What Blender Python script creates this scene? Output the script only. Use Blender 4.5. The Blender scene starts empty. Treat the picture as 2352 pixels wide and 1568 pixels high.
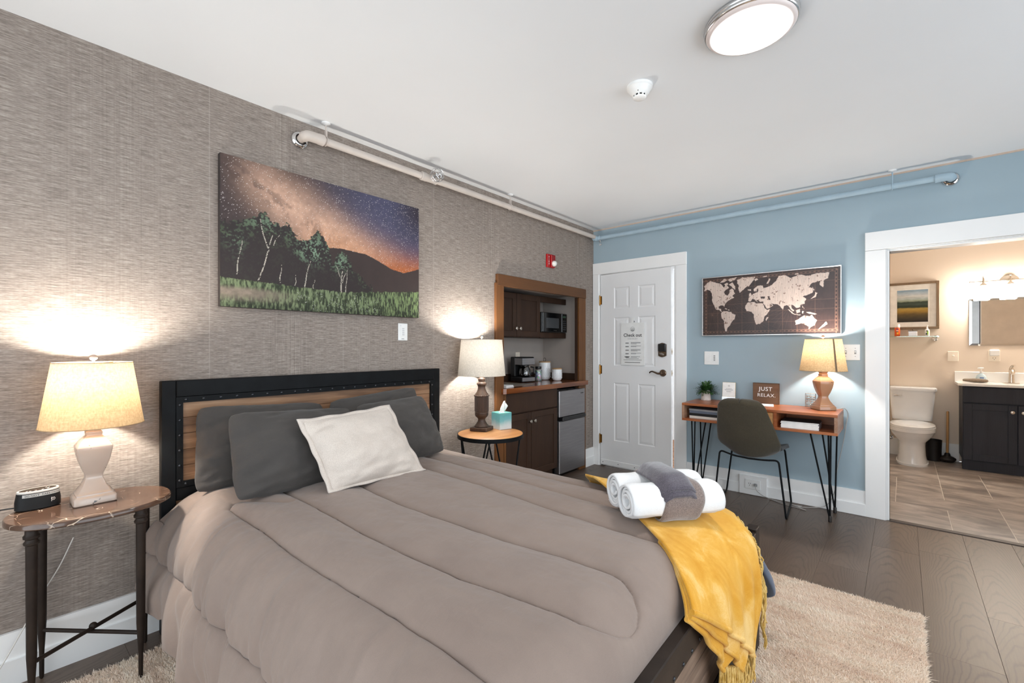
import bpy, bmesh, math, random
import numpy as np
from mathutils import Vector, Matrix

SC = bpy.context.scene
COL = SC.collection
rnd = random.Random(7)
NP = np.random.default_rng(11)
H = 2.516                                   # ceiling height

# ------------------------------------------------------------------ camera
cam_d = bpy.data.cameras.new('camera')
cam_d.sensor_fit = 'HORIZONTAL'
cam_d.sensor_width = 36.0
cam_d.lens = 36.0 * 1040.0 / 2352.0
cam_d.shift_y = 12.0 / 2352.0
cam_d.clip_start = 0.02
cam = bpy.data.objects.new('camera', cam_d)
COL.objects.link(cam)
cam.location = (2.533, -4.286, 1.263)
cam.rotation_euler = (math.pi / 2, 0, math.radians(40.778))
SC.camera = cam

# ------------------------------------------------------------------ light and exposure
w = bpy.data.worlds.new('daylight')
SC.world = w
w.use_nodes = True
w.node_tree.nodes['Background'].inputs[0].default_value = (0.85, 0.93, 1.0, 1)
w.node_tree.nodes['Background'].inputs[1].default_value = 5.2
SC.view_settings.view_transform = 'Standard'
SC.view_settings.look = 'None'
SC.view_settings.exposure = 0.0
SC.view_settings.gamma = 1.0
SC.view_settings.use_curve_mapping = False
cy = SC.cycles
cy.use_denoising = True
cy.max_bounces = 9
cy.diffuse_bounces = 5
cy.glossy_bounces = 4
cy.transmission_bounces = 6
cy.transparent_max_bounces = 8
cy.caustics_reflective = False
cy.caustics_refractive = False
cy.sample_clamp_indirect = 6.0
cy.blur_glossy = 0.5

CEILING_E = 95.0      # emission of the ceiling lamp lens
BULB_E = (900.0, 950.0, 680.0)   # bulbs: near bedside, far bedside, desk
VANITY_E = 125.0

def portal(loc, rot, sx, sy):
    l = bpy.data.lights.new('window_portal', 'AREA')
    l.shape = 'RECTANGLE'; l.size = sx; l.size_y = sy
    l.cycles.is_portal = True
    o = bpy.data.objects.new('window_portal', l); COL.objects.link(o)
    o.location = loc; o.rotation_euler = rot
portal((4.47, -2.95, 1.35), (0, math.pi / 2, 0), 2.1, 4.5)
portal((1.875, -5.67, 1.35), (math.pi / 2, 0, 0), 3.15, 2.1)

# ------------------------------------------------------------------ materials
def lin(c):
    c = c / 255.0
    return c / 12.92 if c <= 0.04045 else ((c + 0.055) / 1.055) ** 2.4
def C(r, g, b): return (lin(r), lin(g), lin(b), 1.0)

class NT:
    """small wrapper around a material node tree"""
    def __init__(s, name):
        s.m = bpy.data.materials.new(name); s.m.use_nodes = True
        s.t = s.m.node_tree; s.b = s.t.nodes['Principled BSDF']; s.out = s.t.nodes['Material Output']
    def n(s, typ, **kw):
        nd = s.t.nodes.new(typ)
        for k, v in kw.items():
            if k.startswith('i_'):
                key = k[2:]
                key = int(key) if key.isdigit() else key.replace('_', ' ')
                if hasattr(v, 'is_output'): s.t.links.new(v, nd.inputs[key])
                else: nd.inputs[key].default_value = v
            else: setattr(nd, k, v)
        return nd
    def l(s, a, b): s.t.links.new(a, b)
    def coord(s, scale=(1, 1, 1), rnd=False, kind='Object'):
        o = s.n('ShaderNodeTexCoord').outputs[kind]
        if rnd:
            ri = s.n('ShaderNodeObjectInfo').outputs['Random']
            mu = s.n('ShaderNodeMath', operation='MULTIPLY', i_0=ri, i_1=37.0)
            ad = s.n('ShaderNodeVectorMath', operation='ADD', i_0=o, i_1=mu.outputs[0]); o = ad.outputs[0]
        mp = s.n('ShaderNodeVectorMath', operation='MULTIPLY', i_0=o, i_1=scale)
        return mp.outputs[0]
    def noise(s, vec, scale=1, detail=3, rough=.55, dist=0):
        return s.n('ShaderNodeTexNoise', i_Vector=vec, i_Scale=scale, i_Detail=detail, i_Roughness=rough, i_Distortion=dist).outputs['Fac']
    def ramp(s, fac, stops):
        r = s.n('ShaderNodeValToRGB', i_0=fac); e = r.color_ramp.elements
        while len(e) < len(stops): e.new(0.5)
        for i, (p, c) in enumerate(stops): e[i].position = p; e[i].color = c
        return r.outputs[0]
    def math(s, op, a, b=0.0, c=None):
        nd = s.n('ShaderNodeMath', operation=op, i_0=a, i_1=b)
        if c is not None:
            if hasattr(c, 'is_output'): s.l(c, nd.inputs[2])
            else: nd.inputs[2].default_value = c
        return nd.outputs[0]
    def mix(s, fac, a, b, mode='MIX'):
        nd = s.n('ShaderNodeMix', data_type='RGBA', blend_type=mode)
        for k, v in ((0, fac), (6, a), (7, b)):
            if hasattr(v, 'is_output'): s.l(v, nd.inputs[k])
            else: nd.inputs[k].default_value = v
        return nd.outputs[2]
    def bump(s, h, strength=.3, dist=.002):
        nd = s.n('ShaderNodeBump', i_Strength=strength, i_Distance=dist, i_Height=h)
        s.l(nd.outputs[0], s.b.inputs['Normal'])
    def col(s, c):
        if hasattr(c, 'is_output'): s.l(c, s.b.inputs['Base Color'])
        else: s.b.inputs['Base Color'].default_value = c
    def p(s, **kw):
        for k, v in kw.items():
            key = k.replace('_', ' ')
            if hasattr(v, 'is_output'): s.l(v, s.b.inputs[key])
            else: s.b.inputs[key].default_value = v
        return s

def pm(name, c, rough=.5, metal=0.0, c2=None, scale=(8, 8, 8), detail=3, bump=0, bdist=.001, bscale=None, **kw):
    """plain procedural paint/metal/fabric: two close colours mixed by noise, optional fine bump"""
    t = NT(name)
    c2 = c2 or tuple(min(1, x * 1.10 + .002) for x in c[:3]) + (1,)
    f = t.noise(t.coord(scale), 1, detail)
    t.col(t.ramp(f, [(.35, c), (.65, c2)]))
    t.p(Roughness=rough, Metallic=metal, **kw)
    if bump:
        h = t.noise(t.coord(bscale or scale), 1, 4)
        t.bump(h, bump, bdist)
    return t.m

M = {}
M['ceiling'] = pm('ceiling_paint', C(229, 231, 233), .9, c2=C(231, 233, 235), scale=(1.5,) * 3, bump=.05, bscale=(60, 60, 60))
M['blue'] = pm('blue_wall_paint', C(158, 177, 187), .7, c2=C(162, 181, 191), scale=(2,) * 3, bump=.06, bscale=(90, 90, 90))
M['trim'] = pm('white_trim_paint', C(242, 242, 241), .38, c2=C(245, 245, 244), scale=(3,) * 3, bump=.06, bscale=(60, 60, 20))
M['door'] = pm('white_door_paint', C(238, 238, 238), .4, c2=C(241, 241, 241), scale=(3,) * 3)
M['bathwall'] = pm('cream_bathroom_paint', C(226, 212, 196), .75, c2=C(229, 215, 200), scale=(2,) * 3, bump=.05, bscale=(90, 90, 90))
M['roomwall'] = pm('pale_wall_paint', C(232, 230, 226), .85, scale=(2,) * 3)
M['nichewall'] = pm('niche_wall_paint', C(172, 163, 156), .8, scale=(2,) * 3)
M['caulk'] = pm('beige_caulk', C(196, 176, 160), .8, scale=(20,) * 3)
M['white_plastic'] = pm('white_plastic', C(236, 236, 234), .35, scale=(9,) * 3)
M['ivory_plastic'] = pm('ivory_plastic', C(240, 230, 214), .35, scale=(9,) * 3)
M['grey_plastic'] = pm('grey_plastic', C(150, 150, 150), .4)
M['dark'] = pm('near_black', C(22, 22, 22), .7)  # near-black for screws, slots, vents, peephole and soil
M['black_iron'] = pm('black_iron', C(15, 16, 18), .5, c2=C(19, 21, 23), metal=.0, scale=(14,) * 3, bump=.05, bscale=(160,) * 3, Specular_IOR_Level=.12)
M['rivet'] = pm('dark_rivet_metal', C(58, 60, 64), .28, .7)
M['brown_iron'] = pm('brown_iron', C(36, 28, 24), .5, c2=C(46, 37, 31), scale=(14,) * 3, bump=.1, bscale=(120,) * 3, Specular_IOR_Level=.2)
M['black_plastic'] = pm('black_plastic', C(22, 22, 23), .35, scale=(9,) * 3)
M['black_gloss'] = pm('black_gloss', C(14, 15, 16), .12, scale=(9,) * 3)
M['rubber'] = pm('black_rubber', C(34, 28, 25), .5)
M['chrome'] = pm('chrome', C(215, 215, 215), .12, 1.0)
M['nickel'] = pm('brushed_nickel', C(200, 190, 178), .28, 1.0)
M['silver'] = pm('silver_metal', C(206, 206, 206), .25, 1.0)
M['stainless'] = pm('stainless_steel', C(150, 148, 150), .34, .9, scale=(4, 4, 120), c2=C(160, 158, 160))
M['brass'] = pm('aged_brass', C(170, 130, 70), .3, 1.0)
M['pewter'] = pm('dark_pewter', C(120, 105, 92), .25, 1.0)
M['red'] = pm('red_plastic', C(160, 18, 22), .35)
M['white_paint_print'] = pm('white_print', C(238, 238, 236), .6)
M['black_print'] = pm('black_print', C(52, 52, 54), .6)
M['grey_print'] = pm('grey_print', C(120, 120, 122), .6)
M['porcelain'] = pm('porcelain', C(232, 234, 236), .12, scale=(3,) * 3)
M['paper'] = pm('white_paper', C(240, 238, 234), .7, scale=(20,) * 3)
M['cultured'] = pm('white_counter', C(238, 236, 232), .2, scale=(4,) * 3)
M['taupe_cloth'] = pm('taupe_cloth', C(112, 98, 84), .95, c2=C(130, 115, 100), scale=(120,) * 3, bump=.4, bscale=(300,) * 3)
M['gold'] = pm('gold_edge', C(214, 184, 120), .4, .3)
M['pipe_beige'] = pm('beige_pipe_paint', C(196, 186, 178), .45, scale=(8,) * 3)
M['pipe_blue'] = pm('blue_pipe_paint', C(160, 182, 195), .45, scale=(8,) * 3)
M['glass'] = None
def glass(name, tint=(1, 1, 1, 1), mixf=.12, rough=.02):
    t = NT(name)
    tr = t.n('ShaderNodeBsdfTransparent', i_0=tint)
    gl = t.n('ShaderNodeBsdfGlossy', i_1=rough)
    lw = t.n('ShaderNodeLayerWeight', i_0=.35)
    f = t.math('ADD', t.math('MULTIPLY', lw.outputs[1], .5), mixf)
    mx = t.n('ShaderNodeMixShader', i_0=f, i_1=tr.outputs[0], i_2=gl.outputs[0])
    t.l(mx.outputs[0], t.out.inputs[0])
    return t.m
M['glass'] = glass('clear_glass')
M['glass_green'] = glass('green_glass', (.80, .93, .86, 1), .15)
M['glass_dark'] = glass('smoked_glass', (.12, .12, .13, 1), .15)
M['crystal'] = glass('crystal', (.9, .9, .9, 1), .3, .05)

def emit(name, c, s):
    t = NT(name); e = t.n('ShaderNodeEmission', i_0=c, i_1=s)
    t.l(e.outputs[0], t.out.inputs[0]); return t.m
def lens():
    t = NT('lit_lens')
    xy = t.n('ShaderNodeVectorMath', operation='MULTIPLY', i_0=t.coord(), i_1=(1, 1, 0))
    r = t.n('ShaderNodeVectorMath', operation='LENGTH', i_0=xy.outputs[0]).outputs['Value']
    f = t.n('ShaderNodeMapRange', interpolation_type='SMOOTHSTEP', i_0=r, i_1=.148, i_2=.108, i_3=.0, i_4=1.0).outputs[0]
    t.col(C(226, 214, 210)); t.p(Roughness=.3, Emission_Color=(1, .975, .95, 1), Emission_Strength=t.math('MULTIPLY', t.math('POWER', f, 2.0), CEILING_E))
    return t.m
M['lens'] = lens()
M['bulb_near'] = emit('lit_bulb_near', (1, .93, .83, 1), BULB_E[0])
M['bulb_far'] = emit('lit_bulb_far', (1, .95, .88, 1), BULB_E[1])
M['bulb_desk'] = emit('lit_bulb_desk', (1, .95, .87, 1), BULB_E[2])
M['vanity_glass'] = emit('lit_vanity_glass', (1, .90, .78, 1), VANITY_E)

def shade_mat(name, c, c2, trans):
    t = NT(name)
    f = t.noise(t.coord((160, 160, 90)), 1, 4)
    f2 = t.noise(t.coord((40, 40, 700)), 1, 2)
    ff = t.math('ADD', t.math('MULTIPLY', f, .6), t.math('MULTIPLY', f2, .4))
    cc = t.ramp(ff, [(.38, c), (.62, c2)])
    d = t.n('ShaderNodeBsdfDiffuse', i_0=cc)
    tr = t.n('ShaderNodeBsdfTranslucent', i_0=cc)
    mx = t.n('ShaderNodeMixShader', i_0=trans, i_1=d.outputs[0], i_2=tr.outputs[0])
    t.l(mx.outputs[0], t.out.inputs[0]); return t.m
M['shade_tan'] = shade_mat('tan_linen_shade', C(188, 154, 112), C(212, 180, 138), .060)
M['shade_cream'] = shade_mat('cream_linen_shade', C(196, 186, 172), C(216, 207, 194), .022)

def wallpaper():
    t = NT('grasscloth_wallpaper')
    a = t.noise(t.coord((1, 14, 230)), 1, 3, .55)
    b = t.noise(t.coord((1, 60, 420)), 1, 2, .5)
    v = t.noise(t.coord((1, 150, .6)), 1, 1, .5)
    w_ = t.noise(t.coord((1, 420, 12)), 1, 1, .5)
    big = t.noise(t.coord((1, 1.3, 2.2)), 1, 3, .5)
    msk = t.ramp(t.noise(t.coord((1, 2.1, .05)), 1, 1), [(.46, (0, 0, 0, 1)), (.60, (1, 1, 1, 1))])
    h = t.math('ADD', t.math('MULTIPLY', a, .60), t.math('MULTIPLY', b, .40))
    vv = t.math('MULTIPLY', t.math('SUBTRACT', v, .5), t.math('ADD', t.math('MULTIPLY', msk, .18), .04))
    h = t.math('ADD', h, vv)
    h = t.math('ADD', h, t.math('MULTIPLY', t.math('SUBTRACT', w_, .5), t.math('MULTIPLY', msk, .18)))
    h = t.math('ADD', h, t.math('MULTIPLY', t.math('SUBTRACT', big, .5), .08))
    c = t.ramp(h, [(.33, C(112, 102, 95)), (.50, C(142, 131, 123)), (.67, C(172, 162, 152))])
    # paper seams every 0.69 m
    x = t.n('ShaderNodeSeparateXYZ', i_0=t.coord()).outputs[1]
    sm = t.math('PINGPONG', t.math('ADD', x, .135), .345)
    sm = t.ramp(sm, [(.0, (1, 1, 1, 1)), (.003, (0, 0, 0, 1))])
    c = t.mix(t.math('MULTIPLY', sm, .2), c, C(205, 196, 186))
    t.col(c); t.p(Roughness=.75, Specular_IOR_Level=.25)
    t.bump(h, .25, .001)
    return t.m
M['wallpaper'] = wallpaper()

def wood(name, cs, axis=1, stretch=.9, across=10.0, bands=9.0, rough=.4, rnd_=True, fine=.35, bump=.15, spec=.5, var=0.0, coat=0.0):
    """plank grain running along the given local axis"""
    t = NT(name)
    sc = [across] * 3; sc[axis] = stretch
    v = t.coord(tuple(sc), rnd_)
    n1 = t.noise(v, 1, 3, .5, .4)
    band = t.math('PINGPONG', t.math('MULTIPLY', n1, bands), 1.0)
    sf = [180.0] * 3; sf[axis] = 6.0
    n2 = t.noise(t.coord(tuple(sf), rnd_), 1, 3, .6)
    sb = [2.2] * 3; sb[axis] = .8
    n3 = t.noise(t.coord(tuple(sb), rnd_), 1, 3, .5)
    f = t.math('ADD', t.math('MULTIPLY', band, 1 - fine - .25), t.math('ADD', t.math('MULTIPLY', n2, fine), t.math('MULTIPLY', n3, .25)))
    k = len(cs)
    c = t.ramp(f, [(.22 + .56 * i / (k - 1), cs[i]) for i in range(k)])
    if var:
        ri = t.n('ShaderNodeObjectInfo').outputs['Random']
        hs = t.n('ShaderNodeHueSaturation', i_Color=c, i_Value=t.math('ADD', t.math('MULTIPLY', ri, 2 * var), 1 - var))
        c = hs.outputs[0]
    t.col(c); t.p(Roughness=rough, Specular_IOR_Level=spec, Coat_Weight=coat, Coat_Roughness=.15)
    t.bump(f, bump, .001)
    return t.m
def floorwood():
    """plain-sawn oak: nested arches of growth rings along each board, fine pores, a tone of its own per board"""
    t = NT('grey_brown_floor_wood')
    ri = t.n('ShaderNodeObjectInfo').outputs['Random']
    xyz = t.n('ShaderNodeSeparateXYZ', i_0=t.coord())
    slow = t.noise(t.coord((1.2, 1.6, 1), True), 1, 2)
    x = t.math('ADD', xyz.outputs[0], t.math('ADD', t.math('MULTIPLY', t.math('SUBTRACT', ri, .5), .14), t.math('MULTIPLY', t.math('SUBTRACT', slow, .5), .16)))
    fine = t.noise(t.coord((16, 5, 1), True), 1, 3)
    y = t.math('ADD', xyz.outputs[1], t.math('MULTIPLY', ri, 9.0))
    ring = t.math('ADD', t.math('ADD', y, t.math('MULTIPLY', t.math('MULTIPLY', x, x), 48.0)), t.math('MULTIPLY', fine, .22))
    band = t.math('PINGPONG', t.math('MULTIPLY', ring, 17.0), 1.0)
    line = t.ramp(band, [(.0, (1, 1, 1, 1)), (.42, (0, 0, 0, 1))])
    fade = t.ramp(t.noise(t.coord((7, 2.2, 1), True), 1, 3), [(.36, (.15, .15, .15, 1)), (.62, (1, 1, 1, 1))])
    pore = t.noise(t.coord((210, 7, 1), True), 1, 3, .6)
    tone = t.noise(t.coord((2.4, .9, 1), True), 1, 3)
    base = t.ramp(t.math('ADD', t.math('MULTIPLY', tone, .7), t.math('MULTIPLY', pore, .3)), [(.32, C(80, 65, 54)), (.5, C(93, 77, 65)), (.68, C(106, 90, 77))])
    c = t.mix(t.math('MULTIPLY', t.math('MULTIPLY', line, fade), .75), base, C(54, 42, 34))
    hs = t.n('ShaderNodeHueSaturation', i_Color=c, i_Value=t.math('ADD', t.math('MULTIPLY', ri, .16), .92))
    t.col(hs.outputs[0]); t.p(Roughness=.38)
    t.bump(t.math('SUBTRACT', pore, t.math('MULTIPLY', line, .6)), .08, .001)
    return t.m
M['floor'] = floorwood()
M['reclaimed'] = wood('reclaimed_wood', [C(92, 64, 46), C(156, 116, 84), C(192, 154, 120)], 1, 1.3, 14, 3.5, rough=.6, fine=.4, var=.22)
M['reclaimed_foot'] = wood('reclaimed_foot_wood', [C(84, 66, 54), C(126, 104, 88), C(160, 138, 120)], 1, 1.3, 16, 3.5, rough=.6, fine=.4, var=.12)
M['casing_wood'] = wood('stained_casing_wood', [C(74, 45, 24), C(96, 61, 34), C(112, 74, 42)], 2, 1.5, 12, 2, rough=.5, fine=.4, bump=.05, spec=.25)
M['casing_wood_h'] = wood('stained_head_wood', [C(70, 44, 25), C(88, 57, 34), C(102, 68, 41)], 1, 1.5, 12, 2, rough=.5, fine=.4, bump=.05, spec=.25)
M['cabinet'] = wood('dark_cabinet_wood', [C(46, 32, 24), C(55, 39, 30), C(66, 47, 36)], 2, 1.2, 12, 1.5, rough=.5, fine=.4, bump=.04, spec=.2)
M['counter'] = wood('glossy_block_counter', [C(74, 34, 14), C(108, 56, 24), C(140, 82, 40)], 1, 1.8, 16, 2.5, rough=.16, fine=.3, bump=.02, coat=.3)
M['desk'] = wood('acacia_desk_wood', [C(112, 54, 28), C(150, 82, 46), C(182, 112, 68)], 0, 1.3, 16, 2.5, rough=.32, fine=.3, bump=.03)
M['desk_side'] = wood('acacia_end_wood', [C(120, 86, 66), C(150, 112, 88), C(176, 138, 112)], 1, 2, 18, 2.5, rough=.45, fine=.4, bump=.04)
M['desk_drawer'] = wood('acacia_drawer_wood', [C(150, 92, 48), C(178, 122, 72), C(200, 150, 98)], 0, 2, 18, 2, rough=.4, fine=.3, bump=.03)
M['table_wood'] = wood('honey_table_wood', [C(138, 90, 50), C(170, 120, 74), C(188, 142, 96)], 1, 2.0, 16, 3, rough=.4, fine=.35, bump=.05)
M['sign_wood'] = wood('brown_sign_wood', [C(78, 55, 38), C(98, 72, 52), C(116, 88, 66)], 0, 3, 30, 2, rough=.7, fine=.4)
M['stick'] = wood('pale_stick_wood', [C(140, 98, 56), C(176, 130, 80), C(196, 152, 100)], 2, 2, 40, 2, rough=.5)
M['frame_wood'] = wood('grey_frame_wood', [C(84, 66, 48), C(110, 90, 68), C(128, 106, 82)], 2, 2, 40, 2, rough=.5)
M['lamp_wood'] = wood('carved_dark_wood', [C(36, 25, 20), C(58, 42, 34), C(84, 64, 52)], 2, 3, 60, 2, rough=.45, fine=.5)
M['vanity'] = wood('charcoal_vanity_wood', [C(36, 38, 44), C(45, 47, 54), C(54, 56, 64)], 2, 1.2, 14, 1.5, rough=.5, fine=.4, bump=.04, spec=.25)
M['lid_wood'] = pm('bamboo_lid', C(186, 150, 108), .5)

def marble():
    t = NT('brown_marble')
    co = t.coord((1, 1, 1))
    n = t.noise(co, 6, 6, .6, .8)
    base = t.ramp(n, [(.3, C(62, 45, 36)), (.6, C(92, 69, 55)), (.8, C(110, 86, 69))])
    d = t.n('ShaderNodeTexNoise', i_Vector=co, i_Scale=5.0, i_Detail=3.0).outputs['Color']
    wv = t.n('ShaderNodeVectorMath', operation='MULTIPLY_ADD', i_0=d, i_1=(.35, .35, .35), i_2=co)
    vo = t.n('ShaderNodeTexVoronoi', feature='DISTANCE_TO_EDGE', i_Vector=wv.outputs[0], i_Scale=9.0)
    vein = t.ramp(vo.outputs['Distance'], [(.0, (1, 1, 1, 1)), (.022, (0, 0, 0, 1))])
    msk = t.ramp(t.noise(co, 9, 2), [(.46, (0, 0, 0, 1)), (.62, (1, 1, 1, 1))])
    c = t.mix(t.math('MULTIPLY', vein, msk), base, C(222, 200, 178))
    t.col(c); t.p(Roughness=.12); return t.m
M['marble'] = marble()

def slate():
    t = NT('slate_look_tile')
    v = t.coord((2.0, 5.0, 3.0), True)
    n = t.noise(v, 1.4, 7, .62, .7)
    n2 = t.noise(t.coord((3, 3, 3), True), 6, 5, .6)
    c = t.ramp(n, [(.32, C(118, 111, 107)), (.46, C(154, 144, 136)), (.56, C(180, 169, 160)), (.70, C(204, 194, 185))])
    c = t.mix(t.math('MULTIPLY', n2, .25), c, C(116, 106, 100))
    t.col(c); t.p(Roughness=.33); t.bump(n2, .15, .002); return t.m
M['slate'] = slate()
M['grout'] = pm('tile_grout', C(206, 198, 188), .9)

def fabric(name, c, c2, rough=.85, sheen=.25, scale=900, bump=.25, big=.5, bd=.0006):
    t = NT(name)
    f = t.noise(t.coord((scale,) * 3), 1, 2, .6)
    g = t.noise(t.coord((7,) * 3), 1, 4, .55)
    ff = t.math('ADD', t.math('MULTIPLY', f, 1 - big), t.math('MULTIPLY', g, big))
    t.col(t.ramp(ff, [(.34, c), (.66, c2)]))
    t.p(Roughness=rough, Sheen_Weight=sheen, Sheen_Roughness=.5, Specular_IOR_Level=.2)
    w1 = t.noise(t.coord((26, 11, 18)), 1, 4, .55, .6)
    hh = t.math('ADD', t.math('MULTIPLY', f, .15), w1)
    t.bump(hh, bump, bd * 10)
    return t.m
M['comforter'] = fabric('taupe_comforter', C(128, 112, 103), C(140, 124, 114), .65, .2, bump=.28)
M['comforter_under'] = fabric('slate_blue_lining', C(84, 92, 106), C(98, 106, 122), .8)
M['pillow'] = fabric('charcoal_pillow', C(64, 61, 59), C(75, 71, 68), .8, .15, bump=.55)
M['cushion'] = fabric('oatmeal_cushion', C(186, 174, 164), C(216, 206, 196), .95, .3, 420, bump=.2, big=.3)
M['towel_white'] = fabric('white_terry', C(216, 216, 216), C(228, 228, 228), .95, .3, 420, bump=.35, big=.3)
M['towel_taupe'] = fabric('taupe_terry', C(98, 86, 82), C(138, 122, 114), .95, .5, 300, bump=.7, big=.2)
M['towel_shaded'] = fabric('shaded_terry', C(62, 57, 64), C(90, 84, 92), .95, .5, 300, bump=.7, big=.2)  # taupe terry again, with bluish shade put into the colour
M['mattress'] = fabric('mattress_ticking', C(60, 58, 57), C(70, 68, 66))
M['chair'] = fabric('olive_chair_fabric', C(58, 52, 41), C(80, 73, 58), .9, .3, 420, bump=.35, big=.25)
M['chair_seat'] = fabric('charcoal_seat_fabric', C(46, 48, 50), C(60, 62, 64), .8, .3, 420)

def plush():
    t = NT('mustard_plush')
    g = t.noise(t.coord((7, 7, 7)), 1, 5, .6, .8)
    f = t.noise(t.coord((500,) * 3), 1, 2)
    ff = t.math('ADD', t.math('MULTIPLY', g, .8), t.math('MULTIPLY', f, .2))
    t.col(t.ramp(ff, [(.36, C(198, 138, 40)), (.52, C(214, 160, 66)), (.66, C(230, 194, 128))]))
    t.p(Roughness=.9, Sheen_Weight=.6, Sheen_Roughness=.4, Sheen_Tint=C(255, 220, 150), Specular_IOR_Level=.1)
    t.bump(f, .4, .003); return t.m
M['plush'] = plush()
M['fringe'] = pm('mustard_fringe', C(178, 140, 62), .9, c2=C(216, 184, 116), scale=(60,) * 3)

def rugmat(name, tips):
    t = NT(name)
    v = t.coord((1.6, 9.0, 1.6))
    n = t.noise(v, 2.2, 5, .62, .6)
    f = t.noise(t.coord((240,) * 3), 1, 2)
    ff = t.math('ADD', t.math('MULTIPLY', n, .62), t.math('MULTIPLY', f, .38))
    k = 1.0
    def cc(r, g, b): return tuple(min(.95, x * k) for x in C(r, g, b)[:3]) + (1,)
    t.col(t.ramp(ff, [(.28, cc(166, 144, 126)), (.40, cc(242, 222, 204)), (.54, cc(252, 236, 220)), (.72, cc(254, 243, 231))]))
    t.p(Roughness=1.0, Sheen_Weight=.3, Specular_IOR_Level=.1)
    if not tips: t.bump(f, .8, .01)
    else:   # thin fibres let light through
        cl = t.b.inputs['Base Color'].links[0].from_socket
        mx = t.n('ShaderNodeMixShader', i_0=.25, i_1=t.b.outputs[0], i_2=t.n('ShaderNodeBsdfTranslucent', i_0=cl).outputs[0])
        t.l(mx.outputs[0], t.out.inputs[0])
    return t.m
M['rug'] = rugmat('beige_rug_base', False)
M['pile'] = rugmat('beige_rug_pile', True)

def ceramic():
    t = NT('distressed_ceramic')
    n = t.noise(t.coord((26,) * 3), 1, 5, .7)
    n2 = t.noise(t.coord((5,) * 3), 1, 2)
    chip = t.ramp(n, [(.665, (0, 0, 0, 1)), (.675, (1, 1, 1, 1))])
    base = t.ramp(n2, [(.35, C(176, 158, 144)), (.65, C(190, 172, 158))])
    t.col(t.mix(chip, base, C(48, 38, 32))); t.p(Roughness=.16, Coat_Weight=.2); return t.m
M['ceramic'] = ceramic()
def ceramic_warm_lit():  # same ceramic as the bedside lamp, warm light put into its colour
    t = NT('warm_lit_ceramic')
    n = t.noise(t.coord((26,) * 3), 1, 5, .7)
    chip = t.ramp(n, [(.675, (0, 0, 0, 1)), (.685, (1, 1, 1, 1))])
    t.col(t.mix(chip, C(172, 132, 102), C(60, 44, 34))); t.p(Roughness=.16, Coat_Weight=.2); return t.m
M['ceramic_warm_lit'] = ceramic_warm_lit()

def vcol(name, rough=.5, spec=.4, grain=0):
    t = NT(name)
    a = t.n('ShaderNodeVertexColor', layer_name='print')
    c = a.outputs[0]
    if grain:
        f = t.noise(t.coord((900,) * 3), 1, 2)
        c = t.mix(.18, c, t.ramp(f, [(.3, (0, 0, 0, 1)), (.7, (1, 1, 1, 1))]), 'OVERLAY')
    t.col(c); t.p(Roughness=rough, Specular_IOR_Level=spec); return t.m
M['canvas_print'] = vcol('canvas_print', .6, .3)
M['map_print'] = vcol('map_print', .32, .5)
M['art_print'] = vcol('art_print', .5, .4)
M['canvas_side'] = pm('canvas_side', C(40, 33, 31), .8)
M['green_leaf'] = pm('green_leaf', C(30, 62, 24), .5, c2=C(70, 112, 52), scale=(90,) * 3)
M['concrete'] = pm('white_concrete', C(214, 206, 200), .7, c2=C(228, 222, 216), scale=(40,) * 3, bump=.2)
def tissue_print():
    t = NT('tissue_box_print')
    z = t.n('ShaderNodeSeparateXYZ', i_0=t.coord()).outputs[2]
    n = t.noise(t.coord((14, 14, 9)), 1, 4)
    f = t.math('ADD', t.math('MULTIPLY', z, 7.0), t.math('MULTIPLY', t.math('SUBTRACT', n, .5), .5))
    t.col(t.ramp(f, [(.0, C(206, 208, 208)), (.22, C(190, 204, 206)), (.5, C(110, 172, 178)), (.75, C(92, 160, 164)), (1.0, C(120, 178, 160))]))
    t.p(Roughness=.5); return t.m
M['tissue_box'] = tissue_print()
def pods():
    t = NT('coffee_pods')
    vo = t.n('ShaderNodeTexVoronoi', i_Vector=t.coord(), i_Scale=55.0)
    hs = t.n('ShaderNodeHueSaturation', i_Color=vo.outputs['Color'], i_Saturation=.6, i_Value=.75)
    t.col(hs.outputs[0]); t.p(Roughness=.5); return t.m
M['pods'] = pods()

# ------------------------------------------------------------------ mesh helpers
WM = {}
def link(o, parent=None, mat=None, world=None):
    COL.objects.link(o)
    base = WM[parent.name] if parent is not None else Matrix()
    wm = world if world is not None else base
    if parent is not None: o.parent = parent
    o.matrix_basis = base.inverted() @ wm
    WM[o.name] = wm
    return o
def tag(o, label=None, cat=None, group=None, kind=None):
    for k, v in (('label', label), ('category', cat), ('group', group), ('kind', kind)):
        if v: o[k] = v
    return o
def thing(name, label, cat, loc=(0, 0, 0), rot=0.0, group=None):
    o = bpy.data.objects.new(name, None); o.empty_display_size = .05
    link(o, None, world=Matrix.Translation(loc) @ Matrix.Rotation(rot, 4, 'Z'))
    return tag(o, label, cat, group)

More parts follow.
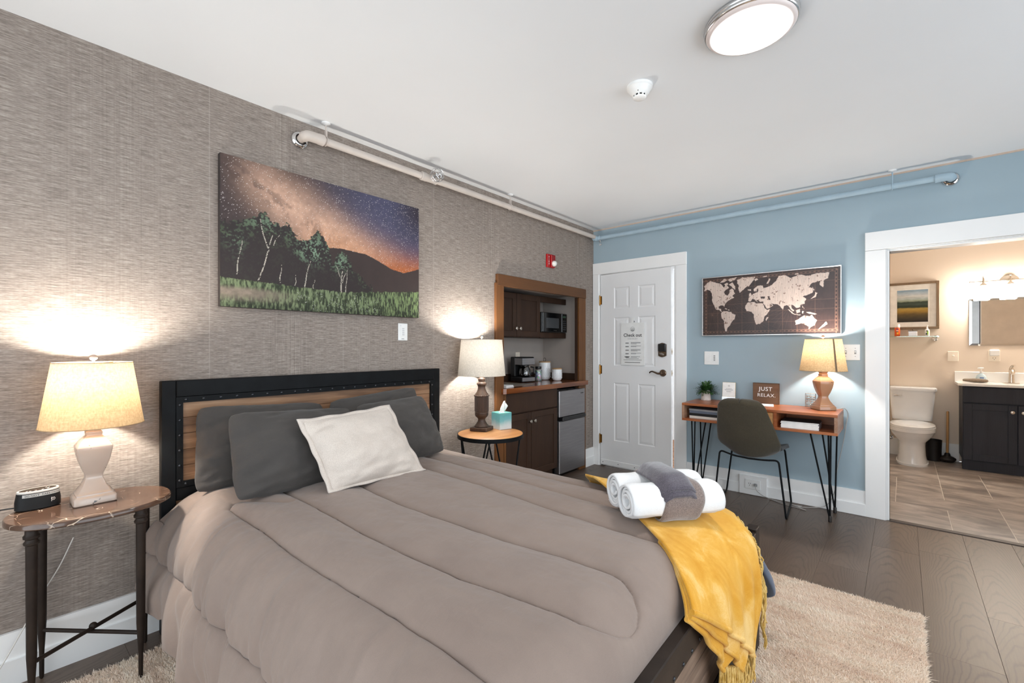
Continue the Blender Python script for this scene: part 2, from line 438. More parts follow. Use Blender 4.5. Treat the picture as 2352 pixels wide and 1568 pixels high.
class MB:
    """collects shapes given in world coordinates (or in xf-local ones); build() links them as ONE mesh object"""
    def __init__(s, xf=None): s.v = []; s.f = []; s.n = 0; s.xf = xf
    def add(s, v, f):
        v = np.asarray(v, float).reshape(-1, 3)
        if s.xf is not None:
            m = np.array(s.xf); v = v @ m[:3, :3].T + m[:3, 3]
        s.v.append(v); s.f += [tuple(i + s.n for i in q) for q in f]; s.n += len(v); return s
    def box(s, x0, x1, y0, y1, z0, z1, b=0.0, m=None):
        x0, x1 = min(x0, x1), max(x0, x1); y0, y1 = min(y0, y1), max(y0, y1); z0, z1 = min(z0, z1), max(z0, z1)
        if b <= 0:
            v = [(x, y, z) for x in (x0, x1) for y in (y0, y1) for z in (z0, z1)]
            f = [(0, 1, 3, 2), (4, 6, 7, 5), (0, 4, 5, 1), (2, 3, 7, 6), (0, 2, 6, 4), (1, 5, 7, 3)]
        else:
            b = min(b, (x1 - x0) * .49, (y1 - y0) * .49, (z1 - z0) * .49)
            v = []; idx = {}
            X = (x0, x1); Y = (y0, y1); Z = (z0, z1)
            for i in (0, 1):
                for j in (0, 1):
                    for k in (0, 1):
                        sx, sy, sz = (1, -1)[i] * b, (1, -1)[j] * b, (1, -1)[k] * b
                        for a, p in (('x', (X[i], Y[j] + sy, Z[k] + sz)), ('y', (X[i] + sx, Y[j], Z[k] + sz)), ('z', (X[i] + sx, Y[j] + sy, Z[k]))):
                            idx[(i, j, k, a)] = len(v); v.append(p)
            f = []
            g = lambda i, j, k, a: idx[(i, j, k, a)]
            for i in (0, 1):
                q = [g(i, 0, 0, 'x'), g(i, 1, 0, 'x'), g(i, 1, 1, 'x'), g(i, 0, 1, 'x')]; f.append(q if i else q[::-1])
                q = [g(0, i, 0, 'y'), g(1, i, 0, 'y'), g(1, i, 1, 'y'), g(0, i, 1, 'y')]; f.append(q[::-1] if i else q)
                q = [g(0, 0, i, 'z'), g(1, 0, i, 'z'), g(1, 1, i, 'z'), g(0, 1, i, 'z')]; f.append(q if i else q[::-1])
            for a in (0, 1):
                for c in (0, 1):
                    f.append([g(a, c, 0, 'x'), g(a, c, 1, 'x'), g(a, c, 1, 'y'), g(a, c, 0, 'y')])
                    f.append([g(a, 0, c, 'x'), g(a, 1, c, 'x'), g(a, 1, c, 'z'), g(a, 0, c, 'z')])
                    f.append([g(0, a, c, 'y'), g(1, a, c, 'y'), g(1, a, c, 'z'), g(0, a, c, 'z')])
                    for k in (0, 1): f.append([g(a, c, k, 'x'), g(a, c, k, 'y'), g(a, c, k, 'z')])
        if m is not None:
            mm = np.array(m); v = np.asarray(v) @ mm[:3, :3].T + mm[:3, 3]
        return s.add(v, f)
    def tube(s, pts, r, seg=8, closed=False):
        P = [Vector(p) for p in pts]; n = len(P)
        R = list(r) if hasattr(r, '__len__') else [r] * n
        T = []
        for i in range(n):
            a = P[(i - 1) % n] if (closed or i > 0) else P[i]; b = P[(i + 1) % n] if (closed or i < n - 1) else P[i]
            d = (b - a); T.append(d.normalized() if d.length > 1e-9 else Vector((0, 0, 1)))
        u = T[0].orthogonal().normalized(); v = []
        for i in range(n):
            u = (u - T[i] * u.dot(T[i]))
            u = u.normalized() if u.length > 1e-6 else T[i].orthogonal().normalized()
            w_ = T[i].cross(u)
            for k in range(seg):
                a = 2 * math.pi * k / seg
                v.append(P[i] + (u * math.cos(a) + w_ * math.sin(a)) * R[i])
        f = []
        for i in range(n if closed else n - 1):
            for k in range(seg):
                a, b = i * seg + k, i * seg + (k + 1) % seg
                c, d = ((i + 1) % n) * seg + k, ((i + 1) % n) * seg + (k + 1) % seg
                f.append((a, b, d, c))
        if not closed:
            f.append(tuple(range(seg))[::-1]); f.append(tuple(range((n - 1) * seg, n * seg)))
        return s.add([tuple(q) for q in v], f)
    def loft(s, secs, seg=24, cap=True, rot=0.0):
        """secs: (cx, cy, z, rx, ry, power) superellipse rings stacked in z"""
        v = []; f = []
        for (cx, cy, z, rx, ry, p) in secs:
            for k in range(seg):
                a = 2 * math.pi * (k + .5) / seg
                ca, sa = math.cos(a), math.sin(a); e = 2.0 / p
                x = math.copysign(abs(ca) ** e, ca) * rx; y = math.copysign(abs(sa) ** e, sa) * ry
                v.append((cx + x * math.cos(rot) - y * math.sin(rot), cy + x * math.sin(rot) + y * math.cos(rot), z))
        n = len(secs)
        for i in range(n - 1):
            for k in range(seg):
                a, b = i * seg + k, i * seg + (k + 1) % seg
                f.append((a, b, b + seg, a + seg))
        if cap:
            f.append(tuple(range(seg))[::-1]); f.append(tuple(range((n - 1) * seg, n * seg)))
        return s.add(v, f)
    def lathe(s, prof, cx, cy, z0=0.0, seg=24, power=2.0, rot=0.0, cap=True):
        return s.loft([(cx, cy, z0 + z, r, r, power) for r, z in prof], seg, cap, rot)
    def square(s, prof, cx, cy, z0, rot=0.0, cr=.12):
        """square section profile with small rounded corners"""
        v = []; f = []; ring = []
        for qx, qy in ((1, 1), (-1, 1), (-1, -1), (1, -1)):
            for a in (0, 45, 90):
                t = math.radians(a); base = math.atan2(qy, qx) - math.pi / 4
                dx, dy = math.cos(base + t), math.sin(base + t)
                ring.append((qx * (1 - cr) + dx * cr, qy * (1 - cr) + dy * cr))
        c_, s_ = math.cos(rot), math.sin(rot); k = len(ring)
        for r, z in prof:
            for x, y in ring: v.append((cx + (x * c_ - y * s_) * r, cy + (x * s_ + y * c_) * r, z0 + z))
        for i in range(len(prof) - 1):
            for j in range(k): f.append((i * k + j, i * k + (j + 1) % k, (i + 1) * k + (j + 1) % k, (i + 1) * k + j))
        f.append(tuple(range(k))[::-1]); f.append(tuple(range((len(prof) - 1) * k, len(prof) * k)))
        return s.add(v, f)
    def sphere(s, c, r, seg=16, rings=10, sz=None):
        sz = sz or (1, 1, 1); v = []; f = []
        for i in range(1, rings):
            t = math.pi * i / rings
            for k in range(seg):
                a = 2 * math.pi * k / seg
                v.append((c[0] + r * sz[0] * math.sin(t) * math.cos(a), c[1] + r * sz[1] * math.sin(t) * math.sin(a), c[2] - r * sz[2] * math.cos(t)))
        b = len(v); v.append((c[0], c[1], c[2] - r * sz[2])); v.append((c[0], c[1], c[2] + r * sz[2]))
        for i in range(rings - 2):
            for k in range(seg): f.append((i * seg + k, i * seg + (k + 1) % seg, (i + 1) * seg + (k + 1) % seg, (i + 1) * seg + k))
        for k in range(seg):
            f.append((b, (k + 1) % seg, k)); f.append((b + 1, (rings - 2) * seg + k, (rings - 2) * seg + (k + 1) % seg))
        return s.add(v, f)
    def disc(s, c, nrm, r, h, seg=20, bev=.2):
        """short cylinder at c along nrm, with a softened far rim"""
        n = Vector(nrm).normalized(); c = Vector(c)
        return s.tube([c, c + n * h * (1 - bev), c + n * h], [r, r, r * (1 - bev * min(1, h / r))], seg)
    def prism(s, poly, d, fn):
        """poly: 2-D outline, d: (d0, d1) depths; fn(u, v, d) -> xyz"""
        k = len(poly); v = [fn(u, w_, d[0]) for u, w_ in poly] + [fn(u, w_, d[1]) for u, w_ in poly]
        f = [tuple(range(k))[::-1], tuple(range(k, 2 * k))] + [(i, (i + 1) % k, k + (i + 1) % k, k + i) for i in range(k)]
        return s.add(v, f)
    def grid(s, P, wrap=False):
        P = np.asarray(P); a, b = P.shape[:2]; f = []
        for i in range(a - 1):
            for j in range(b if wrap else b - 1):
                f.append((i * b + j, i * b + (j + 1) % b, (i + 1) * b + (j + 1) % b, (i + 1) * b + j))
        return s.add(P.reshape(-1, 3), f)
    def build(s, name, mat, parent=None, smooth=40, origin=None):
        V = np.concatenate(s.v)
        if parent is not None: wm = WM[parent.name]
        else:
            if origin is None: origin = ((V[:, 0].min() + V[:, 0].max()) / 2, (V[:, 1].min() + V[:, 1].max()) / 2, V[:, 2].min())
            wm = Matrix.Translation(origin)
        iv = np.array(wm.inverted()); V = V @ iv[:3, :3].T + iv[:3, 3]
        me = bpy.data.meshes.new(name); me.from_pydata(V.tolist(), [], s.f); me.materials.append(mat)
        if smooth:
            me.polygons.foreach_set('use_smooth', [True] * len(me.polygons)); me.set_sharp_from_angle(angle=math.radians(smooth))
        me.update()
        return link(bpy.data.objects.new(name, me), parent, world=wm)

def fixn(o):
    bm = bmesh.new(); bm.from_mesh(o.data); bmesh.ops.recalc_face_normals(bm, faces=bm.faces); bm.to_mesh(o.data); bm.free(); return o
def structure(o, label=None): o['kind'] = 'structure'; (label and o.__setitem__('label', label)); return o
def piece(src, parent, world, name=None, mat=None):
    """a repeat sharing src's mesh, placed at a world matrix under parent"""
    o = bpy.data.objects.new(name or src.name.split('.')[0], src.data); return link(o, parent, world=world)
def solidify(o, t, off=-1.0):
    m = o.modifiers.new('thickness', 'SOLIDIFY'); m.thickness = t; m.offset = off; return o
def subsurf(o, n=1):
    m = o.modifiers.new('smooth', 'SUBSURF'); m.levels = n; m.render_levels = n; return o
def text(body, size, fn, name, mat, parent, align='CENTER', bold=0.0, spacing=1.0, sx=1.0):
    """lettering as mesh; fn maps text-plane (u, v) to world xyz"""
    cu = bpy.data.curves.new('lettering', 'FONT'); cu.body = body; cu.size = size; cu.align_x = align
    cu.offset = bold; cu.space_character = spacing; cu.resolution_u = 3
    ob = bpy.data.objects.new('lettering', cu); COL.objects.link(ob); bpy.context.view_layer.update()
    me = ob.to_mesh(); V = [tuple(v.co) for v in me.vertices]; F = [tuple(p.vertices) for p in me.polygons]
    ob.to_mesh_clear(); bpy.data.objects.remove(ob); bpy.data.curves.remove(cu)
    mb = MB(); mb.add([fn(x * sx, y) for x, y, z in V], F)
    return mb.build(name, mat, parent, smooth=0)
def colour_grid(o, cols):
    a = o.data.color_attributes.new('print', 'FLOAT_COLOR', 'POINT')
    c = np.ones((len(cols), 4), np.float32); c[:, :3] = cols
    a.data.foreach_set('color', c.ravel())
def srgb(a): a = np.asarray(a, float) / 255.0; return np.where(a <= .04045, a / 12.92, ((a + .055) / 1.055) ** 2.4)
def vnoise(X, Y, seed=0):
    r = np.random.default_rng(seed); T = r.random((64, 64)); xi = np.floor(X).astype(int); yi = np.floor(Y).astype(int)
    fx = X - xi; fy = Y - yi; fx = fx * fx * (3 - 2 * fx); fy = fy * fy * (3 - 2 * fy); g = lambda a, b: T[a % 64, b % 64]
    return (g(xi, yi) * (1 - fx) + g(xi + 1, yi) * fx) * (1 - fy) + (g(xi, yi + 1) * (1 - fx) + g(xi + 1, yi + 1) * fx) * fy
def fbm(X, Y, s=1.0, o=5, seed=0):
    t = 0; a = .5; n = 0
    for k in range(o): t = t + a * vnoise(X * s, Y * s, seed + k); n += a; a *= .55; s *= 2.03
    return t / n
def smoothline(pts, n):
    P = np.asarray(pts, float); d = np.r_[0, np.cumsum(np.linalg.norm(np.diff(P, axis=0), axis=1))]
    t = np.linspace(0, d[-1], n); m = np.gradient(P, d, axis=0); i = np.clip(np.searchsorted(d, t) - 1, 0, len(d) - 2)
    h = (d[i + 1] - d[i])[:, None]; u = ((t - d[i])[:, None]) / h
    return (2 * u**3 - 3 * u**2 + 1) * P[i] + (u**3 - 2 * u**2 + u) * h * m[i] + (-2 * u**3 + 3 * u**2) * P[i + 1] + (u**3 - u**2) * h * m[i + 1]

# ------------------------------------------------------------------ the room shell
RX, RY = 4.4, -5.6                                   # right wall, wall behind the camera
fl = structure(MB().box(-.62, RX, RY, 0.12, -.10, -.014).build('floor', pm('floor_underlay', C(62, 50, 42), .8), smooth=0, origin=(0, 0, 0)))
# floor boards, running along Y, 0.225 wide, each its own piece
pw = .2245
edges = [2.61 + pw * k for k in range(-12, 9)]
for ci, x0 in enumerate(edges[:-1]):
    x1 = min(x0 + pw, RX); x0 = max(x0, 0.0)
    if x1 <= x0 + .02: continue
    off = {12: -1.73, 11: -.60, 10: -1.08}.get(ci, -1.22 * ((ci * .37 + .2) % 1.0))
    ys = sorted([off + 1.22 * k for k in range(-6, 6)]); ys = [y for y in ys if RY < y < -.06]
    ys = [RY] + ys + [0.0]
    for a, b in zip(ys[:-1], ys[1:]):
        mb = MB().box(x0 + .0003, x1 - .0003, a + .0003, b - .0003, -.0139, 0.0, .0006)
        V = np.concatenate(mb.v); c = ((x0 + x1) / 2, (a + b) / 2, 0); mb.v = [V - c]
        o = mb.build('floor_plank', M['floor'], smooth=0, origin=(0, 0, 0))
        o.parent = fl; o.location = c; WM[o.name] = Matrix.Translation(c)
structure(MB().box(-.62, RX + .1, RY - .1, 2.9, H, H + .1).build('ceiling', M['ceiling'], smooth=0))
NY0, NY1, NZ = -1.50, -.215, 1.80                      # kitchen niche
wl = MB(); wl.box(-.12, 0, RY, NY0, 0, H).box(-.12, 0, NY1, .12, 0, H).box(-.12, 0, NY0, NY1, NZ, H)
structure(wl.build('wall_left', M['wallpaper'], smooth=0, origin=(0, 0, 0)))
wn = MB(); wn.box(-.62, -.52, NY0 - .1, NY1 + .1, 0, NZ + .1).box(-.52, -.12, NY0 - .1, NY0, 0, NZ + .1)
wn.box(-.52, -.121, NY1, NY1 + .1, 0, NZ + .1).box(-.52, -.12, NY0, NY1, NZ, NZ + .1).box(-.12, -.003, NY1 - .004, NY1 + .001, 0, NZ).box(-.12, -.003, NY0, NY1, NZ - .004, NZ + .001)
structure(wn.build('wall_niche', M['nichewall'], smooth=0))
DX0, DX1, DZ = .083, .884, 2.032                       # entry door opening
BX0, BX1, BZ = 2.461, 3.40, 1.962                      # bathroom opening
wb = MB()
for y0, y1, k in ((0, .055, 'a'), ):
    wb.box(0, DX0, y0, y1, 0, H).box(DX0, DX1, y0, y1, DZ, H).box(DX1, BX0, y0, y1, 0, H).box(BX0, BX1, y0, y1, BZ, H).box(BX1, RX, y0, y1, 0, H)
structure(wb.build('wall_back', M['blue'], smooth=0))
wb = MB(); y0, y1 = .0551, .11
wb.box(-.12, DX0, y0, y1, 0, H).box(DX0, DX1, y0, y1, DZ, H).box(DX1, BX0, y0, y1, 0, H).box(BX0, BX1, y0, y1, BZ, H).box(BX1, RX, y0, y1, 0, H)
BYW = 2.70
wb.box(2.05, 2.15, .11, BYW, 0, H).box(4.2, 4.3, .11, BYW, 0, H).box(2.05, 4.3, BYW, BYW + .1, 0, H)
structure(wb.build('wall_bathroom', M['bathwall'], smooth=0))
# walls behind the camera; unseen windows added and enlarged to even the daylight
wr = MB(); wr.box(RX, RX + .12, RY, -5.2, 0, H).box(RX, RX + .12, -.7, .12, 0, H).box(RX, RX + .12, -5.2, -.7, 0, .3).box(RX, RX + .12, -5.2, -.7, 2.4, H)
structure(wr.build('wall_right', M['roomwall'], smooth=0))
wf = MB(); wf.box(0, .3, RY - .12, RY, 0, H).box(3.45, RX, RY - .12, RY, 0, H).box(.3, 3.45, RY - .12, RY, 0, .3).box(.3, 3.45, RY - .12, RY, 2.4, H)
structure(wf.build('wall_front', M['roomwall'], smooth=0))
def window(name, horizontal, a0, a1, z0, z1, p):
    f = MB(); g = MB()
    def bx(m, a, b, c, d, q0, q1):
        if horizontal: m.box(a, b, p + q0, p + q1, c, d, .004)
        else: m.box(p + q0, p + q1, a, b, c, d, .004)
    mid = (a0 + a1) / 2; zm = (z0 + z1) / 2; w_ = .05
    for a, b, c, d in ((a0, a0 + w_, z0, z1), (a1 - w_, a1, z0, z1), (mid - w_ / 2, mid + w_ / 2, z0, z1), (a0 + w_, mid - w_ / 2, z0, z0 + w_), (mid + w_ / 2, a1 - w_, z0, z0 + w_), (a0 + w_, mid - w_ / 2, z1 - w_, z1), (mid + w_ / 2, a1 - w_, z1 - w_, z1)):
        bx(f, a, b, c, d, -.03, .03)
    o = structure(f.build(name, M['trim'], smooth=0))
    bx(g, a0 + w_, a1 - w_, z0 + w_, z1 - w_, -.003, .003)
    g.build('pane', M['glass'], o, smooth=0)
window('window_1', False, -5.2, -.7, .3, 2.4, RX + .06)
window('window_2', True, .3, 3.45, .3, 2.4, RY - .06)
# outside the entry door
MBp = MB().box(-1.2, 2.0, .13, 3.6, -.12, -.03)
gr = structure(MBp.build('floor_porch', pm('porch_brick', C(120, 84, 62), .9, c2=C(156, 118, 90), scale=(14,) * 3), smooth=0))
structure(MB().box(-1.2, 2.0, 1.95, 2.05, -.12, 2.4).build('wall_porch', pm('porch_siding', C(190, 190, 190), .8), smooth=0))

# baseboards: a thick lower course and a thin upper one
def baseboard(name, segs, mat=None):
    m = MB()
    for s_ in segs: m.box(*s_)
    return structure(m.build(name, M['trim'], smooth=0))
baseboard('baseboard_left', [(0, .013, RY, -1.585, 0, .195), (.013, .024, RY, -1.585, 0, .095), (0, .013, -.19, -.0, 0, .185), (.013, .022, -.19, 0, 0, .09)])
b = MB().box(1.005, 2.325, -.013, 0, 0, .186).box(1.005, 2.325, -.024, -.013, 0, .09, .003)
structure(b.build('baseboard_back', M['trim'], smooth=0))
baseboard('baseboard_bathroom', [(2.15, 3.005, BYW - .014, BYW, 0, .19), (2.15, 2.164, .12, BYW - .014, 0, .19)])
baseboard('baseboard_right', [(RX - .014, RX, RY, 0, 0, .186)])
structure(MB().box(.0, 4.4, -.004, 0, H - .012, H).build('trim_1', M['caulk'], smooth=0))
# entry door casing
c = MB().box(.004, .072, -.02, 0, 0, DZ + .002, .002).box(.904, 1.003, -.02, 0, 0, DZ + .002, .002).box(.004, 1.003, -.022, 0, DZ + .003, DZ + .122, .002)
structure(c.build('trim_2', M['trim'], smooth=0))
c = MB().box(.0835, .096, .046, .060, 0, DZ).box(.871, .8835, .046, .060, 0, DZ).box(.0835, .8835, .046, .060, DZ - .016, DZ).box(.070, .0835, -.008, .11, 0, DZ + .012).box(.8835, .9045, -.006, .11, 0, DZ + .012).box(.0835, .8835, -.006, .11, DZ, DZ + .012).box(.08, .8835, .06, .11, -.012, .004)
structure(c.build('trim_3', M['trim'], smooth=0))
# bathroom casing and jamb
c = MB().box(2.322, 2.442, -.022, 0, 0, 1.972, .002).box(3.415, 3.53, -.022, 0, 0, 1.972, .002).box(2.322, 3.53, -.024, 0, 1.974, 2.108, .002)
structure(c.build('trim_4', M['trim'], smooth=0))
c = MB().box(2.4425, 2.450, -.012, .115, 0, 1.972, .002).box(2.4505, 2.461, -.004, .115, 0, 1.966, .003).box(2.4505, 3.41, -.012, .115, 1.9665, 1.973, .002).box(2.4615, 3.40, -.004, .115, 1.955, 1.966, .003).box(3.40, 3.41, -.01, .115, 0, 1.966)
structure(c.build('trim_5', M['trim'], smooth=0))
structure(MB().box(2.461, 3.40, -.02, .035, -.013, .006, .004).build('trim_6', pm('dark_threshold', C(52, 42, 36), .5), smooth=0))
# niche casing
def casing():
    a = MB().box(0, .024, -1.574, -1.478, 0, 1.788, .003); structure(a.build('trim_7', M['casing_wood'], smooth=0))
    a = MB().box(0, .024, -.319, -.196, 0, 1.766, .003); structure(a.build('trim_8', M['casing_wood'], smooth=0))
    a = MB().box(0, .03, -1.560, -.196, 1.766, 1.862, .003); structure(a.build('trim_9', M['casing_wood_h'], smooth=0))
    a = MB().box(-.10, -.001, -1.4995, -1.474, 0, 1.795); a.box(-.022, -.001, -.335, -.22, 0, 1.766); structure(a.build('trim_10', M['cabinet'], smooth=0))
casing()
# bathroom floor: tiles on grout
fb = structure(MB().box(2.15, 4.2, .03, BYW, -.1, -.0012).build('floor_bathroom', M['grout'], smooth=0, origin=(0, 0, 0)))
xs = [2.185, 2.49, 2.795, 3.10, 3.405, 3.71, 4.015]
ye = [-.05 + .305 * k for k in range(10)]
tiles = []
for (i0, i1, j0, j1) in [(0, 2, 0, 2), (2, 3, 0, 2), (3, 5, 0, 3), (5, 7, 0, 2), (-1, 1, 2, 5), (1, 3, 2, 3), (5, 7, 2, 3), (1, 2, 3, 5), (2, 4, 3, 4), (4, 6, 3, 4), (6, 7, 3, 5), (2, 3, 4, 6), (3, 5, 4, 6), (5, 6, 4, 6), (-1, 2, 5, 7), (2, 3, 6, 7), (3, 5, 6, 7), (5, 7, 6, 7), (6, 7, 5, 6), (-1, 0, 7, 9), (0, 2, 7, 9), (2, 4, 7, 9), (4, 6, 7, 9), (6, 7, 7, 9), (-1, 0, 0, 2)]:
    g = lambda i: 2.15 if i < 0 else (4.2 if i > 6 else xs[i])
    x0, x1 = g(i0), g(i1); y0, y1 = max(ye[j0], .036), min(ye[j1], BYW)
    if x1 - x0 < .03: continue
    mb = MB().box(x0 + .0027, x1 - .0027, y0 + .0027, y1 - .0027, -.0041, .0, .0008)
    cc = ((x0 + x1) / 2, (y0 + y1) / 2, 0); mb.v = [np.concatenate(mb.v) - cc]
    o = mb.build('tile', M['slate'], smooth=0, origin=(0, 0, 0)); o.parent = fb; o.location = cc; WM[o.name] = Matrix.Translation(cc)

# ------------------------------------------------------------------ entry door, slightly ajar into the room
def entry_door():
    A = math.radians(-1.6)
    d = thing('door_1', None, None, (.090, -.002, .012), A); structure(d)
    X = WM[d.name]; W, T, HH = .770, .040, 2.013        # local: x along the leaf, y from room face (0) back to T
    m = MB(X)
    m.box(0, W, .007, T - .007, 0, HH)
    cols = [(.160, .336), (.432, .612)]; rows = [(.268, .876), (1.055, 1.556), (1.648, 1.868)]
    for y0, y1 in ((0, .007), (T - .007, T)):
        xs_ = [0, cols[0][0], cols[0][1], cols[1][0], cols[1][1], W]
        m.box(xs_[0], xs_[1], y0, y1, 0, HH).box(xs_[2], xs_[3], y0, y1, 0, HH).box(xs_[4], xs_[5], y0, y1, 0, HH)
        zs = [0, rows[0][0], rows[0][1], rows[1][0], rows[1][1], rows[2][0], rows[2][1], HH]
        for k in (0, 2, 4, 6):
            for c_ in cols: m.box(c_[0], c_[1], y0, y1, zs[k], zs[k + 1])
    lf = m.build('leaf', M['door'], d, smooth=0)
    for c_ in cols:
        for r_ in rows:
            p = MB(X); a, b_ = .012, .034
            v = []; f = []
            for ins, y in ((a, .0069), (b_, .0015)):
                v += [(c_[0] + ins, y, r_[0] + ins), (c_[1] - ins, y, r_[0] + ins), (c_[1] - ins, y, r_[1] - ins), (c_[0] + ins, y, r_[1] - ins)]
            f = [(0, 1, 5, 4), (1, 2, 6, 5), (2, 3, 7, 6), (3, 0, 4, 7), (4, 5, 6, 7), (0, 3, 2, 1)]
            p.add(v, f)
            # moulding around the panel
            z0, z1, x0, x1 = r_[0], r_[1], c_[0], c_[1]; q = .010
            vv = [(x0, 0, z0), (x1, 0, z0), (x1, 0, z1), (x0, 0, z1), (x0 + q, .0068, z0 + q), (x1 - q, .0068, z0 + q), (x1 - q, .0068, z1 - q), (x0 + q, .0068, z1 - q)]
            p.add(vv, [(0, 1, 5, 4), (1, 2, 6, 5), (2, 3, 7, 6), (3, 0, 4, 7)])
            p.build('panel', M['door'], d, smooth=0)
    for z in (.285 - .012, 1.02 - .012, 1.757 - .012):
        h = MB(X); h.tube([(-.008, -.006, z - .045), (-.008, -.006, z + .045)], .0065, 10)
        h.box(-.012, .016, -.001, .001, z - .044, z + .044)
        h.sphere((-.008, -.006, z + .049), .006, 8, 6).sphere((-.008, -.006, z - .049), .006, 8, 6)
        h.build('hinge', M['brass'], d)
    s = MB(X).box(.004, W - .006, -.006, 0, .004, .058, .002); sw = s.build('door_sweep', M['trim'], d, smooth=0)
    for x in (.03, .21, .395, .58, .74):
        MB(X).disc((x, -.006, .030), (0, -1, 0), .0045, .002, 8).build('screw', M['dark'], sw)
    MB(X).disc((.385, .001, 1.505), (0, -1, 0), .009, .004, 14).build('peephole', M['dark'], d)
    # keypad deadbolt
    k = MB(X); x0, x1, z0, z1 = .650, .728, 1.152, 1.286
    poly = [(x0, z0 + .012), (x0 + .02, z0 + .002), (x0 + .039, z0 - .002), (x1 - .02, z0 + .002), (x1, z0 + .012), (x1, z1 - .012), (x1 - .02, z1 - .002), (x0 + .039, z1 + .003), (x0 + .02, z1 - .002), (x0, z1 - .012)]
    k.prism(poly, (-.016, 0), lambda u, v_, dd: (u, dd, v_)); db = k.build('deadbolt', M['pewter'], d)
    MB(X).box(x0 + .001, x1 - .001, -.032, -.012, z0 + .052, z1 - .006, .006).build('keypad', M['black_plastic'], db)
    MB(X).tube([(x0 + .018, -.026, z0 + .034), (x0 + .039, -.032, z0 + .03), (x1 - .014, -.030, z0 + .022)], [.008, .011, .009], 10).build('thumb_turn', M['nickel'], db)
    # lever handle
    l = MB(X); cx, cz = .692, .997
    l.disc((cx, 0, cz), (0, -1, 0), .034, .012, 24, .4); l.tube([(cx, -.01, cz), (cx, -.045, cz)], [.013, .011], 12)
    lv = l.build('lever_handle', M['pewter'], d)
    q = smoothline([(cx + .004, -.05, cz), (cx - .03, -.052, cz - .004), (cx - .06, -.052, cz + .006), (cx - .09, -.05, cz + .014), (cx - .108, -.048, cz + .009), (cx - .118, -.046, cz - .002)], 14)
    MB(X).tube(q, list(np.linspace(.011, .006, 14)), 10).build('lever', M['pewter'], lv)
    for z in (1.205, .997):
        e = MB(X).box(W, W + .0015, .008, .032, z - .028, z + .028); e.box(W, W + .008, .013, .027, z - .010, z + .010)
        e.build('latch_plate', M['nickel'], d, smooth=0)
    # check-out notice hanging on the leaf: a thing of its own
    s = thing('checkout_notice', 'white check out notice board hanging on the white entry door', 'sign', tuple(X @ Vector((.38, -.008, 1.06))), A)
    bd = MB(X).box(.247, .507, -.012, -.0065, 1.062, 1.492, .001).box(.36, .39, -.0105, -.0075, 1.48, 1.545); bd.build('board', M['white_plastic'], s, smooth=0)
    fn = lambda cx_, cz_: (lambda u, v_: tuple(X @ Vector((cx_ + u, -.0127, cz_ + v_))))
    text('Check out', .047, fn(.377, 1.353), 'lettering', M['black_print'], s, bold=.0008)
    text('CHECKLIST', .017, fn(.377, 1.325), 'lettering', M['grey_print'], s, spacing=1.3)
    e = MB(X); P_ = lambda a, r, ox=0, oz=0: (.377 + ox + r * math.cos(a), -.0128, 1.427 + oz + r * math.sin(a))
    e.tube([P_(a, .023) for a in np.linspace(0, 2 * math.pi, 28)[:-1]], .0009, 6, True)
    e.tube([P_(a, .014) for a in np.linspace(math.pi * 1.1, math.pi * 1.9, 12)], .0030, 6)
    e.tube([(.366, -.0128, 1.435), (.371, -.0128, 1.428), (.376, -.0128, 1.426)], .0022, 6).tube([(.388, -.0128, 1.436), (.383, -.0128, 1.430), (.378, -.0128, 1.426)], .0022, 6)
    e.build('emblem', M['black_print'], s)
    ln = MB(X); hd = MB(X)
    z = 1.295
    for k_, wd in ((3, .105), (2, .11), (3, .105), (2, .11), (2, .10)):
        hd.box(.298, .335, -.0126, -.0119, z - .011, z - .004)
        for i in range(k_):
            L_ = wd * (1 if i < k_ - 1 else .5 + .3 * rnd.random()); ln.box(.358, .358 + L_, -.0126, -.0119, z - .002 - i * .0075, z + .0018 - i * .0075)
        z -= .036
    hd.box(.288, .345, -.0126, -.0119, 1.146, 1.152)
    for zz, a, b_ in ((1.130, .305, .445), (1.115, .278, .476)): ln.box(a, b_, -.0126, -.0119, zz, zz + .004)
    for i in range(20): hd.box(.291 + i * .0085, .2975 + i * .0085, -.0126, -.0119, 1.089, 1.095)
    ln.build('small_print', M['grey_print'], s, smooth=0)['kind'] = 'stuff'; hd.build('small_print', M['black_print'], s, smooth=0)['kind'] = 'stuff'
entry_door()

